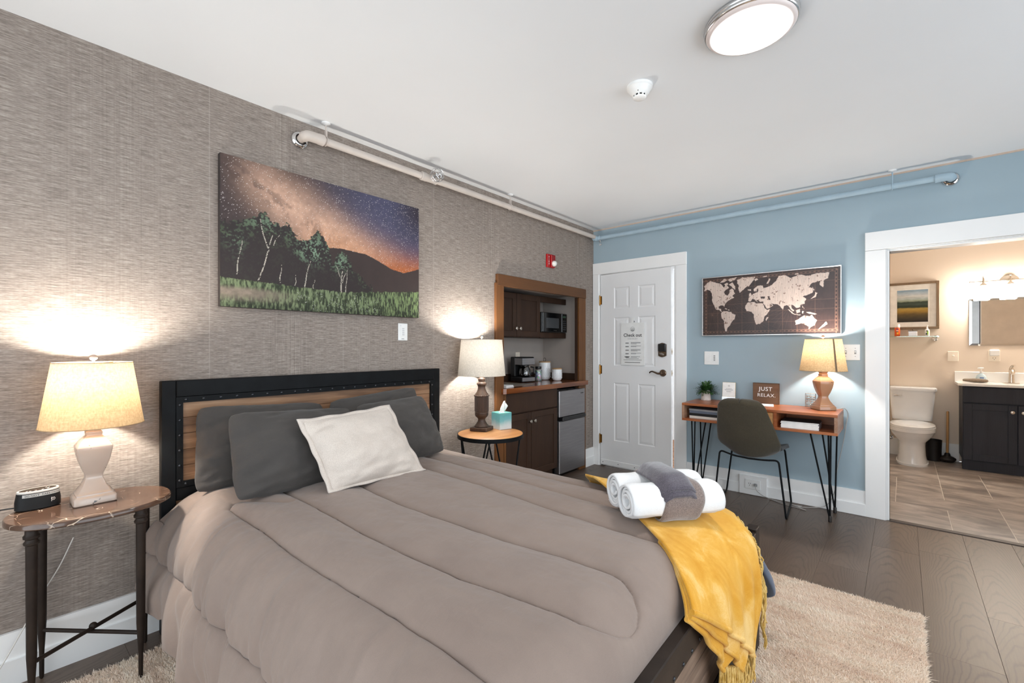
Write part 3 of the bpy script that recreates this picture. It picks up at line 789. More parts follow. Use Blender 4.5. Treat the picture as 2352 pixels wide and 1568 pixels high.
# ------------------------------------------------------------------ ceiling: lamp, smoke detector, sprinkler pipes
def ceiling_lamp():
    cx, cy_ = 2.088, -2.365; z = H - .046
    t = thing('ceiling_light', 'round flush ceiling light with silver rim, lit bright white', 'ceiling light', (cx, cy_, z))
    m = MB().lathe([(.160, .046), (.164, .042), (.165, .034), (.162, .030), (.164, .027), (.163, .020), (.159, .016), (.156, .015)], cx, cy_, z, 64, cap=False)
    m.build('rim', M['silver'], t, 60)
    MB().lathe([(.157, .0155), (.153, .010), (.147, .0075), (.134, .0045), (.10, .002), (.05, .0005), (.001, .0)], cx, cy_, z, 72).build('lens', M['lens'], t, 60)
ceiling_lamp()
def smoke():
    cx, cy_ = 1.575, -2.235
    t = thing('smoke_detector', 'white round smoke detector on the ceiling beside the light', 'smoke detector', (cx, cy_, H - .062))
    m = MB().lathe([(.060, .062), (.060, .050), (.055, .046), (.0545, .044), (.050, .040), (.046, .028), (.036, .020), (.032, .016)], cx, cy_, H - .062, 36)
    m.build('body', M['white_plastic'], t, 40)
    MB().lathe([(.029, .018), (.029, .009)], cx, cy_, H - .062, 24).build('vent', M['dark'], t)
    c = MB().lathe([(.030, .009), (.030, .004), (.024, .0), (.001, .0)], cx, cy_, H - .062, 28)
    for k in range(10):
        a = 2 * math.pi * k / 10; c.box(-.0035, .0035, -.002, .002, 0, .012, 0, Matrix.Translation((cx + .030 * math.cos(a), cy_ + .030 * math.sin(a), H - .054)) @ Matrix.Rotation(a + math.pi / 2, 4, 'Z'))
    c.build('cap', M['white_plastic'], t, 40)
    d = (Vector((2.533, -4.286, 0)) - Vector((cx, cy_, 0))).normalized()
    MB().sphere((cx + d.x * .041 - .008, cy_ + d.y * .041, H - .037), .0035, 8, 6).build('status_lamp', M['dark'], t)
smoke()
def hanger(m_pipe, t, x, y, zp, along, mat):
    m = MB().lathe([(.024, .012), (.024, .006), (.012, .0), (.006, -.002)], x, y, H - .012, 24)
    fl_ = m.build('hanger', M['trim'], t)
    r = MB().tube([(x, y, H - .01), (x, y, zp + .045)], .0045, 8)
    if along == 'y': r.box(x - .011, x + .011, y - .004, y + .004, zp + .02, zp + .062, .002); ring = [(x + .0235 * math.cos(a), y, zp + .0235 * math.sin(a)) for a in np.linspace(0, 2 * math.pi, 20)[:-1]]
    else: r.box(x - .004, x + .004, y - .011, y + .011, zp + .02, zp + .062, .002); ring = [(x, y + .0235 * math.cos(a), zp + .0235 * math.sin(a)) for a in np.linspace(0, 2 * math.pi, 20)[:-1]]
    r.tube(ring, .0032, 6, True); r.build('strap', mat, fl_)
def sprinkler_head(t, p, d, up=None):
    d = Vector(d).normalized(); p = Vector(p); u = d.orthogonal().normalized(); v = d.cross(u)
    m = MB().tube([p, p + d * .018, p + d * .03], [.011, .011, .007], 10)
    m.tube([p + d * .028, p + d * .036 + u * .012, p + d * .055 + u * .006, p + d * .058], .002, 6).tube([p + d * .028, p + d * .036 - u * .012, p + d * .055 - u * .006, p + d * .058], .002, 6)
    m.tube([p + d * .058, p + d * .060], [.014, .014], 12)
    hd = m.build('sprinkler_head', M['chrome'], t)
    return hd, p, d, u, v
def pipe_left():
    x, z = .085, 2.412
    t = thing('sprinkler_pipe', 'beige sprinkler pipe hung along the top of the papered wall', 'pipe', (x, -1.6, z))
    MB().tube([(x, -3.07, z), (x, -.10, z)], .0205, 16).build('pipe', M['pipe_beige'], t)
    q = smoothline([(.018, -3.155, z - .004), (.05, -3.155, z - .002), (.078, -3.145, z), (x, -3.115, z), (x, -3.06, z)], 14)
    e = MB().tube(q, [.021] * 3 + [.028] * 8 + [.030, .030, .030], 16); e.build('elbow', M['pipe_beige'], t)
    es = MB().lathe([(.048, 0), (.047, .006), (.040, .016), (.030, .020), (.026, .012)], 0, 0, 0, 28, cap=False)
    es.v = [np.c_[np.concatenate(es.v)[:, 2] + .001, np.concatenate(es.v)[:, 0] - 3.155, np.concatenate(es.v)[:, 1] + z - .006]]
    es.build('escutcheon', M['chrome'], t)
    for y in (-3.045, -1.470): hanger(None, t, x, y, z, 'y', M['pipe_beige'])
    MB().tube([(x, -2.385, z), (x, -2.38, z), (x, -2.345, z), (x, -2.33, z), (x, -2.27, z), (x, -2.255, z), (x, -2.25, z)], [.024, .029, .029, .026, .026, .029, .024], 16).build('tee', M['pipe_beige'], t)
    MB().tube([(x + .018, -2.30, z + .003), (x + .042, -2.30, z + .006)], [.02, .016], 14).build('outlet_boss', M['pipe_beige'], t)
    hd, p, d, u, v = sprinkler_head(t, (x + .035, -2.30, z + .006), (1, 0, .12))
    c = MB(); ctr = p + d * .032
    for k in range(4):
        a = math.pi * k / 4; ax = u * math.cos(a) + v * math.sin(a)
        c.tube([ctr + (d * math.cos(b) + ax * math.sin(b)) * .046 for b in np.linspace(-2.45, 2.45, 20)], .0014, 5)
    for r_, o_ in ((.046, 0), (.036, .028), (.036, -.028), (.018, .042)):
        c.tube([ctr + d * o_ + (u * math.cos(b) + v * math.sin(b)) * r_ for b in np.linspace(0, 2 * math.pi, 22)[:-1]], .0014, 5, True)
    c.build('cage', M['chrome'], hd)
pipe_left()
def pipe_back():
    y, z = -.085, 2.402
    t = thing('sprinkler_pipe', 'blue painted sprinkler pipe along the top of the blue wall', 'pipe', (1.4, y, z))
    MB().tube([(.10, y, z), (2.74, y, z)], .0205, 16).build('pipe', M['pipe_blue'], t)
    MB().tube([(.055, y, z), (.06, y, z), (.115, y, z), (.13, y, z), (.135, y, z)], [.024, .028, .028, .028, .022], 16).tube([(.085, -.13, z), (.085, -.135 + .01, z), (.085, y, z)], [.024, .028, .028], 14).build('elbow', M['pipe_blue'], t)
    q = smoothline([(2.70, y, z), (2.745, y, z), (2.772, -.078, z), (2.782, -.05, z), (2.782, -.02, z)], 12)
    MB().tube(q, [.029] * 3 + [.027] * 7 + [.022] * 2, 16).build('elbow', M['pipe_blue'], t)
    es = MB().lathe([(.046, 0), (.045, .006), (.038, .014), (.03, .018), (.024, .012)], 0, 0, 0, 28, cap=False)
    V = np.concatenate(es.v); es.v = [np.c_[V[:, 0] + 2.782, -V[:, 2] - .001, V[:, 1] + z]]
    es.build('escutcheon', M['chrome'], t)
    hanger(None, t, 2.478, y, z, 'x', M['pipe_blue'])
    hd, p, d, u, v = sprinkler_head(t, (.135, y - .01, z - .024), (.3, -.35, -1))
pipe_back()

# ------------------------------------------------------------------ on the papered wall
def painting():
    y0, y1, z0, z1 = -3.551, -2.362, 1.459, 2.204
    t = thing('canvas_picture', 'wide canvas print of a starry night sky over meadow and birch trees', 'painting', (.0, (y0 + y1) / 2, z0))
    MB().box(.004, .0345, y0, y1, z0, z1, .002).build('canvas', M['canvas_side'], t, smooth=0)
    nu, nv = 470, 296
    U, V = np.meshgrid(np.linspace(0, 1, nu), np.linspace(0, 1, nv), indexing='ij'); a = 1.6
    X, Y = U * a, V
    n = fbm(X, Y, 5, 6, 3); n2 = fbm(X, Y, 14, 5, 9); n3 = fbm(X, Y, 40, 3, 21)
    mix = lambda A, B, f: A * (1 - f[..., None]) + B * f[..., None]
    ss = lambda a_, b_, x: np.clip((x - a_) / (b_ - a_), 0, 1) ** 2 * (3 - 2 * np.clip((x - a_) / (b_ - a_), 0, 1))
    sky = mix(srgb([62, 52, 52]) + 0 * U[..., None], srgb([72, 72, 96]), ss(.25, .75, U))
    sky = mix(sky, srgb([44, 34, 38]), ss(.78, 1.0, U) * ss(.55, 1, V) * .8)
    d = (V - (.98 - .86 * U)) * .78; band = np.exp(-(d / .17) ** 2) * ss(-.05, .30, U) * (.45 + 1.1 * n)
    sky = mix(sky, srgb([198, 160, 138]), np.clip(band * .95, 0, 1))
    sky = mix(sky, srgb([74, 58, 54]), np.clip(np.exp(-((d + .02) / .06) ** 2) * ss(.46, .62, n2) * .55, 0, 1))
    glow = np.exp(-((V - .47) / .17) ** 2)
    sky = mix(sky, srgb([206, 150, 112]), np.clip(glow * (1 - ss(.5, .95, U)) * ss(.2, .5, U) * .75, 0, 1))
    sky = mix(sky, srgb([168, 92, 44]), np.clip(np.exp(-((V - .36) / .17) ** 2) * ss(.45, .88, U), 0, 1))
    sky = sky * (.82 + .36 * n3[..., None])
    st = np.random.default_rng(5).random(U.shape); stars = (st > .972) * np.random.default_rng(6).random(U.shape)
    sky = mix(sky, srgb([240, 232, 228]), np.clip(stars * 1.0, 0, 1) * (V > .35))
    big = (st < .0005); sky[big] = srgb([250, 246, 240])
    img = sky
    rx = [0, .3, .456, .525, .664, .735, .814, .893, .94, 1.0]; rv = [.50, .52, .50, .51, .497, .46, .409, .389, .41, .445]
    ridge = np.interp(U, rx, rv) + .006 * (n3 - .5)
    m = V < ridge; img[m] = (srgb([58, 47, 45]) * (.86 + .28 * n2[..., None]))[m]
    tx = [0, .03, .07, .11, .15, .17, .20, .24, .27, .30, .33, .36, .385, .41, .43, .455, .48, .51, .53, .555, .59, .63, .68]
    tv = [.57, .56, .58, .62, .65, .67, .60, .60, .61, .57, .52, .535, .57, .60, .57, .53, .36, .46, .485, .465, .36, .31, .22]
    tree = V < np.interp(U, tx, tv) + .07 * (n2 - .5) + .05 * (n3 - .5) + .05 * (fbm(X, Y, 80, 2, 78) - .5)
    n4 = fbm(X, Y, 95, 3, 77); n5 = fbm(X, Y, 26, 4, 81)
    base = mix(srgb([46, 40, 39]) + 0 * U[..., None], srgb([72, 82, 62]), ss(.50, .68, n5 * .5 + n4 * .5))
    lit = np.exp(-(((U - .385) / .075) ** 2 + ((V - .45) / .12) ** 2)) + .7 * np.exp(-(((U - .53) / .045) ** 2 + ((V - .40) / .08) ** 2)) + .5 * np.exp(-(((U - .18) / .09) ** 2 + ((V - .60) / .06) ** 2)) + .45 * np.exp(-(((U - .06) / .04) ** 2 + ((V - .40) / .1) ** 2))
    base = mix(base, srgb([126, 150, 126]), np.clip(lit * ss(.47, .62, n4 * .6 + n5 * .4) * .95, 0, 1))
    tm = tree & (V > .14) & (U < .70); f = np.clip(ss(.62, .9, V / (np.interp(U, tx, tv) + 1e-6)) + lit * .7, .12, 1); base = mix(srgb([48, 40, 40]) + 0 * U[..., None], base, f)
    img[tm] = base[tm]
    for (u0, v0, u1, v1, wd) in ((.145, .19, .205, .52, .004), (.185, .40, .15, .62, .0035), (.06, .22, .08, .45, .003), (.34, .17, .372, .38, .0035), (.525, .13, .53, .36, .005), (.55, .14, .555, .34, .003), (.235, .19, .24, .32, .003), (.30, .18, .305, .26, .002), (.385, .17, .39, .24, .002), (.205, .45, .23, .53, .0025), (.53, .24, .56, .36, .0025), (.53, .26, .50, .36, .0025)):
        tt = np.clip((V - v0) / (v1 - v0), 0, 1); cu = u0 + (u1 - u0) * tt + .0025 * np.sin(tt * 6 + u0 * 40)
        k = (np.abs(U - cu) < wd * .62 * (1.1 - .5 * tt)) & (V > v0) & (V < v1) & (n4 > .36); img[k] = (srgb([186, 178, 164]) * (.6 + .6 * n3[..., None]))[k]
    mt = np.interp(U, [0, .3, .55, .8, 1], [.19, .172, .165, .205, .235]) + .018 * (n3 - .4)
    md = V < mt
    g = fbm(X * 3, Y * .9, 34, 4, 33); grass = mix(srgb([52, 62, 36]) + 0 * U[..., None], srgb([134, 152, 98]), ss(.34, .72, g))
    grass = mix(grass, srgb([128, 164, 70]), ss(.55, 1, U) * ss(.45, .68, g) * .6)
    dry = np.clip(ss(.34, .10, U) * ss(.02, .10, V) * ss(.15, .11, V), 0, 1); grass = mix(grass, srgb([150, 130, 108]) * (.6 + .8 * n3[..., None]), dry)
    grass = grass * (1 - .72 * ss(.05, .0, V)[..., None] * (n3[..., None]))
    fl_ = (np.random.default_rng(8).random(U.shape) > .985) & (V < .15) & (U > .3) & (U < .75); grass[fl_] = srgb([236, 236, 226])
    gm = grass.mean(-1, keepdims=True); img[md] = (.80 * (.72 * grass + .28 * gm))[md]
    P = np.stack([np.full_like(U, .0352), y0 + .001 + U * (y1 - y0 - .002), z0 + .001 + V * (z1 - z0 - .002)], -1)
    o = MB().grid(P).build('print', M['canvas_print'], t, smooth=0); colour_grid(o, img.reshape(-1, 3))
painting()
def remote_plate():
    t = thing('dimmer_plate', 'white wall control plate with small buttons below the canvas picture', 'switch', (0, -2.47, 1.304))
    MB().box(0, .007, -2.508, -2.434, 1.304, 1.419, .003).build('plate', M['white_plastic'], t, smooth=0)
    MB().box(.007, .009, -2.486, -2.456, 1.332, 1.392, .001).build('bezel', M['white_plastic'], t, smooth=0)
    b = MB()
    for k in range(4): b.box(.009, .0105, -2.480, -2.462, 1.338 + k * .0135, 1.347 + k * .0135, .0008)
    b.build('button', pm('pale_grey_plastic', C(206, 206, 206), .4), t, smooth=0)
    MB().box(.007, .0074, -2.483, -2.463, 1.314, 1.317).build('mark', M['black_print'], t, smooth=0)
    MB().sphere((.0075, -2.489, 1.402), .0016, 8, 5).build('indicator', M['dark'], t)
remote_plate()
def alarm():
    y0, y1, z0, z1 = -.866, -.752, 2.010, 2.134
    t = thing('fire_alarm', 'red fire alarm strobe on the papered wall above the kitchen niche', 'alarm', (0, -.81, z0))
    MB().box(0, .022, y0, y1, z0, z1, .004).box(.022, .036, y0 + .045, y1 - .003, z0 + .004, z1 - .004, .005).build('housing', M['red'], t, smooth=0)
    lens = MB().sphere((.042, y0 + .078, z0 + .037), .028, 14, 8, (1.0, 1, 1)); lens.build('strobe', pm('strobe_lens', C(225, 225, 220), .08, Transmission_Weight=.0, bump=.6, bscale=(60,) * 3, bdist=.004), t)
    g = MB()
    for k in range(6): g.box(.036, .0368, y0 + .052, y1 - .010, z1 - .014 - k * .008, z1 - .0105 - k * .008)
    g.build('sounder_slot', pm('dark_red', C(96, 10, 14), .5), t, smooth=0)
    for k, ch in enumerate('FIRE'):
        text(ch, .020, lambda u, v, k=k: (.0226, y0 + .024 + u, z1 - .035 - k * .021 + v), 'lettering', M['white_paint_print'], t, bold=.0006)
alarm()

# ------------------------------------------------------------------ kitchen niche
def shaker_door(parent, x, y0, y1, z0, z1, mat, knob=None, xdir=1, axis='x', kmat='nickel', rail=.055, name='door'):
    """framed door with a recessed centre panel; x is the front face. axis x: faces +X; axis y: faces -Y"""
    m = MB(); T = .018
    def bx(mm, a, b, c, d, q0, q1, bv=.002):
        if axis == 'x': mm.box(x - q1, x - q0, a, b, c, d, bv)
        else: mm.box(a, b, x + q0, x + q1, c, d, bv)
    bx(m, y0, y0 + rail, z0, z1, 0, T); bx(m, y1 - rail, y1, z0, z1, 0, T)
    bx(m, y0 + rail, y1 - rail, z0, z0 + rail, 0, T); bx(m, y0 + rail, y1 - rail, z1 - rail, z1, 0, T)
    d = m.build(name, mat, parent, smooth=0)
    p = MB(); bx(p, y0 + rail + .0005, y1 - rail - .0005, z0 + rail + .0005, z1 - rail - .0005, .007, T - .001, 0); p.build('panel', mat, d, smooth=0)
    if knob:
        c = Vector((x, knob[0], knob[1])) if axis == 'x' else Vector((knob[0], x, knob[1])); n = Vector((1, 0, 0)) if axis == 'x' else Vector((0, -1, 0))
        k = MB().tube([c, c + n * .008, c + n * .014, c + n * .020, c + n * .026, c + n * .029], [.008, .0055, .006, .0155, .0155, .010], 14)
        k.build('knob', M[kmat], d)
    return d
def wall_cabinet():
    X, z0, z1 = -.205, 1.352, 1.768
    t = thing('wall_cabinet', 'dark wooden wall cabinet with two doors and a microwave shelf in the niche', 'cabinet', (-.36, -.85, z0))
    m = MB(); m.box(-.515, X - .020, -1.495, -.672, z0, z1); m.build('carcass', M['cabinet'], t, smooth=0)
    shaker_door(t, X, -1.420, -1.044, z0 + .006, z1 - .004, M['cabinet'], (-1.068, z0 + .082))
    shaker_door(t, X, -1.038, -.680, z0 + .006, z1 - .004, M['cabinet'], (-1.010, z0 + .082))
    r = MB().box(-.515, X - .002, -.672, -.222, z0, z0 + .056, .002); r.build('shelf', M['cabinet'], t, smooth=0)
    r = MB().box(X - .022, X - .002, -.672, -.222, z1 - .058, z1, .002); r.build('rail', M['cabinet'], t, smooth=0)
wall_cabinet()
def microwave():
    X, y0, y1, z0, z1 = -.185, -.662, -.236, 1.4085, 1.612
    t = thing('microwave', 'black microwave oven on the wall cabinet shelf', 'microwave', (-.34, -.45, z0))
    MB().box(-.50, X - .016, y0, y1, z0, z1, .006).build('casing', M['black_plastic'], t, smooth=0)
    d = MB().box(X - .0155, X, y0, y1 - .095, z0 + .004, z1 - .002, .005).build('door', M['black_gloss'], t, smooth=0)
    MB().box(X, X + .0012, y0 + .055, y1 - .150, z0 + .045, z1 - .055).build('window', pm('grey_window_glass', C(70, 72, 74), .08), d, smooth=0)
    p = MB().box(X - .0155, X, y1 - .094, y1, z0 + .004, z1 - .002, .005).build('control_panel', M['black_gloss'], t, smooth=0)
    MB().box(X, X + .001, y1 - .075, y1 - .02, z1 - .045, z1 - .025).build('display', pm('dim_green_display', C(60, 90, 70), .3), p, smooth=0)
    b = MB()
    for r in range(5):
        for c in range(3): b.box(X, X + .0012, y1 - .076 + c * .021, y1 - .061 + c * .021, z0 + .03 + r * .022, z0 + .042 + r * .022)
    b.build('keys', pm('grey_keys', C(58, 60, 62), .4), p, smooth=0)
    MB().box(X, X + .0008, -.475, -.425, z0 + .018, z0 + .026).build('badge', M['silver'], t, smooth=0)
microwave()
def base_cabinet():
    X = .022
    t = thing('base_cabinet', 'dark wooden sink cabinet with drawer front and two doors under the counter', 'cabinet', (-.24, -1.08, 0))
    MB().box(-.50, X - .020, -1.470, -.705, .10, .68).box(X - .075, X - .0205, -1.470, -.705, .68, .868).box(-.50, -.0755, -1.470, -1.452, .68, .868).box(-.50, -.0755, -.723, -.705, .68, .868).box(-.50, -.04, -1.470, -.705, 0.001, .0995).build('carcass', M['cabinet'], t, smooth=0)
    MB().box(X - .0195, X, -1.445, -.708, .690, .864, .003).build('drawer_front', M['cabinet'], t, smooth=0)
    shaker_door(t, X, -1.445, -1.112, .105, .680, M['cabinet'], (-1.138, .600))
    shaker_door(t, X, -1.106, -.708, .105, .680, M['cabinet'], (-1.080, .600))
    MB().box(X - .018, X - .001, -1.470, -1.448, .10, .868, .002).build('stile', M['casing_wood'], t, smooth=0)
base_cabinet()
def fridge():
    y0, y1, X = -.690, -.226, .034
    t = thing('mini_fridge', 'small stainless two door refrigerator under the counter', 'fridge', (-.2, -.46, 0))
    MB().box(-.48, X - .052, y0, y1, .02, .845, .004).build('body', M['black_plastic'], t, smooth=0)
    [MB().lathe([(.015, 0), (.015, .02)], x, y, 0.001, 10).build('foot', M['rubber'], t) for x in (-.44, -.06) for y in (y0 + .05, y1 - .05)]
    a = MB().box(X - .050, X, y0, y1, .578, .836, .006).build('freezer_door', M['stainless'], t, smooth=0)
    b = MB().box(X - .050, X, y0, y1, .030, .540, .006).build('fridge_door', M['stainless'], t, smooth=0)
    MB().box(X - .048, X + .012, y0 + .045, y1 + .0, .541, .577, .006).build('handle', M['black_plastic'], t, smooth=0)
    MB().box(X, X + .0012, y1 - .085, y1 - .035, .785, .795).build('badge', M['black_print'], a, smooth=0)
fridge()
def counter():
    z0, z1, xf, y0, y1 = .870, .914, .055, -1.512, -.196
    t = thing('countertop', 'glossy reddish wood countertop with low backsplash in the niche', 'countertop', (-.24, -.85, z0))
    hx0, hx1, hy0, hy1 = -.44, -.085, -1.40, -.985
    m = MB(); m.box(-.519, hx0, -1.4735, -.2215, z0, z1).box(hx1, -.023, -1.4735, -.3355, z0, z1).box(hx0, hx1, -1.4735, hy0, z0, z1).box(hx0, hx1, hy1, -.2215, z0, z1).box(hx1, -.023, -.3355, -.2215, z0, z1)
    # nosed front edge, rounded at the free end
    m.prism([(-.0225, y0 + .042), (.024, y0 + .0), (.042, y0 + .004), (xf, y0 + .03), (xf, y1 - .005), (xf - .005, y1), (.0255, y1), (.0255, -.3225), (-.0225, -.3225)], (z0, z1), lambda u, v, d: (u, v, d))
    m.build('slab', M['counter'], t, smooth=0)
    MB().box(-.519, -.503, -1.4735, -.2225, z1, z1 + .070, .002).box(-.5025, -.03, -.238, -.2225, z1, z1 + .068, .002).build('backsplash', M['cabinet'], t, smooth=0)
    s = MB(); q = .018
    s.box(hx0 - q, hx0 + q, hy0 - q, hy1 + q, z1, z1 + .004, .0015).box(hx1 - q, hx1 + q, hy0 - q, hy1 + q, z1, z1 + .004, .0015).box(hx0 + q, hx1 - q, hy0 - q, hy0 + q, z1, z1 + .004, .0015).box(hx0 + q, hx1 - q, hy1 - q, hy1 + q, z1, z1 + .004, .0015)
    s.build('sink_rim', M['nickel'], t, smooth=0)
    cx, cy_ = (hx0 + hx1) / 2, (hy0 + hy1) / 2; rx, ry = (hx1 - hx0) / 2 - .004, (hy1 - hy0) / 2 - .004
    MB().loft([(cx, cy_, z1 + .001, rx, ry, 5), (cx, cy_, z1 - .03, rx * .97, ry * .97, 5), (cx, cy_, z1 - .135, rx * .9, ry * .9, 4.5), (cx, cy_, z1 - .150, rx * .75, ry * .78, 4), (cx, cy_, z1 - .152, .02, .02, 2)], 40, False).build('sink_bowl', M['nickel'], t)
counter()
def niche_faucet():
    x, y, z = -.475, -1.215, .9142
    t = thing('faucet', 'chrome gooseneck faucet with lever at the niche sink', 'faucet', (x, y, z))
    MB().box(x - .024, x + .024, y - .10, y + .10, z, z + .026, .01).build('base', M['chrome'], t)
    q = [(x, y, z + .02), (x, y, z + .20)] + [(x + .06 - .06 * math.cos(a), y + .016 * (1 - math.cos(a)), z + .20 + .06 * math.sin(a)) for a in np.linspace(.15, math.pi * .93, 14)] + [(x + .122, y + .033, z + .185)]
    MB().tube(q, [.013, .0105] + [.0105] * (len(q) - 3) + [.012], 12).build('spout', M['chrome'], t)
    for s_ in (-1, 1):
        b = MB().lathe([(.017, 0), (.015, .02), (.013, .034), (.008, .042)], x, y + s_ * .075, z + .024, 14)
        b.tube([(x, y + s_ * .075, z + .055), (x + .02, y + s_ * .085, z + .082), (x + .055, y + s_ * .098, z + .096)], [.011, .008, .006], 8); b.build('handle', M['chrome'], t)
niche_faucet()
def niche_items():
    z = .9145
    # folded white cloth
    m = MB(); X = Matrix.Translation((-.035, -1.40, z)) @ Matrix.Rotation(.15, 4, 'Z')
    mm = MB(X).box(-.055, .055, -.06, .06, 0, .010, .004).box(-.053, .053, -.058, .056, .0102, .021, .004)
    o = mm.build('folded_cloth', M['towel_white'], smooth=0); tag(o, 'small folded white cloth lying on the counter beside the sink', 'cloth')
    # coffee maker
    cx, cy_ = -.335, -.800; R = Matrix.Translation((cx, cy_, z)) @ Matrix.Rotation(math.radians(-8), 4, 'Z')
    t = thing('coffee_maker', 'black drip coffee maker with steel trim and glass carafe on the counter', 'coffee maker', (cx, cy_, z), math.radians(-8))
    MB(R).box(-.09, .09, -.085, .085, 0, .052, .008).build('base', M['black_plastic'], t, smooth=0)
    MB(R).box(-.09, -.02, -.085, .085, .052, .248, .008).build('tank', M['black_plastic'], t, smooth=0)
    MB(R).box(-.019, .088, -.085, .085, .166, .248, .010).build('brew_head', M['black_plastic'], t, smooth=0)
    MB(R).box(.0885, .0905, -.083, .083, .172, .236, .002).build('steel_trim', M['stainless'], t, smooth=0); MB(R).box(-.018, .086, -.087, -.0855, .172, .236).build('steel_trim', M['stainless'], t, smooth=0); MB(R).box(.0905, .0915, -.083, .083, .010, .046, .001).build('steel_trim', M['stainless'], t, smooth=0)
    MB(R).lathe([(.045, 0), (.060, .012), (.063, .04), (.055, .075), (.042, .095), (.044, .103)], .033, 0, .054, 24).build('carafe', M['glass_dark'], t)
    c = MB(R).lathe([(.046, 0), (.046, .008), (.02, .012)], .033, 0, .1575, 20); c.tube([(.085, .03, .15), (.118, .045, .145), (.118, .045, .09), (.093, .03, .075)], .008, 8); c.build('carafe_lid', M['black_plastic'], t)
    # jar of coffee pods
    jx, jy = -.285, -.608
    t = thing('storage_jar', 'glass jar of coloured coffee pods with black lid on the counter', 'jar', (jx, jy, z))
    MB().lathe([(.034, 0), (.036, .004), (.036, .112), (.030, .122)], jx, jy, z, 24).build('glass_body', M['glass'], t)
    MB().lathe([(.0325, 0), (.0335, .004), (.0335, .105)], jx, jy, z + .003, 20).build('contents', M['pods'], t)
    MB().lathe([(.030, 0), (.032, .003), (.032, .022), (.029, .026)], jx, jy, z + .1215, 24).build('lid', M['black_plastic'], t)
    def canister(x, y, r, h, label):
        t = thing('canister', label, 'canister', (x, y, z), 0, 'white canisters on the counter')
        MB().lathe([(r * .62, 0), (r * .78, .004), (r * .93, .016), (r, .04), (r, h - .012), (r * .98, h - .006)], x, y, z, 36).build('body', M['porcelain'], t)
        d = MB(); rows = int((h - .05) / .016)
        for i in range(rows):
            for k in range(20):
                a = 2 * math.pi * (k + .5 * (i % 2)) / 20; d.sphere((x + r * math.cos(a), y + r * math.sin(a), z + .03 + i * .016), .0052, 6, 4, (.6, .6, 1))
        d.build('embossed_dots', M['porcelain'], t)['kind'] = 'stuff'
        MB().lathe([(r * .98, 0), (r * 1.0, .003), (r * 1.0, .009), (r * .9, .012)], x, y, z + h - .0055, 32).build('lid', M['lid_wood'], t)
        return t
    t = canister(-.335, -.432, .062, .188, 'tall white dimpled canister with wooden lid on the counter')
    MB().tube([(-.335 + .016 * math.cos(a), -.432, z + .212 + .018 * math.sin(a)) for a in np.linspace(-1.2, 4.34, 16)], .0022, 6).build('lid_loop', M['pewter'], t)
    canister(-.165, -.448, .051, .122, 'short white dimpled canister with wooden lid on the counter')
    o = thing('wall_outlet', 'white outlet plate on the niche wall behind the coffee maker', 'outlet', (-.519, -.66, 1.10))
    MB().box(-.5198, -.514, -.695, -.625, 1.095, 1.205, .002).build('plate', M['ivory_plastic'], o, smooth=0)
    MB().box(-.514, -.512, -.676, -.644, 1.115, 1.185, .004).build('socket', M['ivory_plastic'], o, smooth=0)
niche_items()
# ------------------------------------------------------------------ rug
def rug():
    x0, x1, y0, y1 = .19, 2.605, -4.75, -1.447
    t = thing('rug', 'thick beige shag rug under the bed, reaching past its foot', 'rug', (1.4, -3.1, 0))
    n = 90; U, V = np.meshgrid(np.linspace(x0, x1, 70), np.linspace(y0, y1, n), indexing='ij')
    Z = .010 + .004 * fbm(U, V, 9, 3, 4); Z[0, :] = Z[-1, :] = .001; Z[:, 0] = Z[:, -1] = .001
    MB().grid(np.stack([U, V, Z], -1)).build('backing', M['rug'], t)
    P = []
    def scatter(a, b, c, d, dens):
        k = int((b - a) * (d - c) * dens); P.append(np.c_[NP.uniform(a, b, k), NP.uniform(c, d, k)])
    scatter(1.95, x1, -3.3, y1, 150000); scatter(x0, 1.0, -4.4, -3.72, 90000); scatter(1.0, 1.95, -2.25, y1, 60000); scatter(1.0, x1, y0, -3.72, 30000); scatter(x0, 1.0, y0, -4.4, 30000); scatter(x0, 1.0, -2.25, y1, 30000); scatter(1.95, x1, -3.72, -3.3, 60000)
    P = np.concatenate(P); k = len(P); a = NP.uniform(0, 2 * np.pi, k); lean = NP.uniform(.0, .010, k); h = NP.uniform(.006, .017, k); wd = NP.uniform(.0018, .0036, k)
    la = fbm(P[:, 0], P[:, 1], 3, 3, 12) * 9
    base = np.c_[P, np.full(k, .009)]; dx = np.c_[np.cos(a) * wd, np.sin(a) * wd, np.zeros(k)]
    tip = base + np.c_[np.cos(la) * lean + NP.normal(0, .008, k), np.sin(la) * lean + NP.normal(0, .006, k), h]
    V = np.empty((k * 3, 3), np.float32); V[0::3] = base - dx; V[1::3] = base + dx; V[2::3] = tip
    V -= np.array(WM[t.name].translation, np.float32)
    me = bpy.data.meshes.new('pile'); me.vertices.add(k * 3); me.vertices.foreach_set('co', V.ravel())
    me.loops.add(k * 3); me.loops.foreach_set('vertex_index', np.arange(k * 3, dtype=np.int32)); me.polygons.add(k)
    me.polygons.foreach_set('loop_start', np.arange(0, k * 3, 3, dtype=np.int32)); me.update(calc_edges=True); me.materials.append(M['pile'])
    o = link(bpy.data.objects.new('pile', me), t); o['kind'] = 'stuff'
rug()

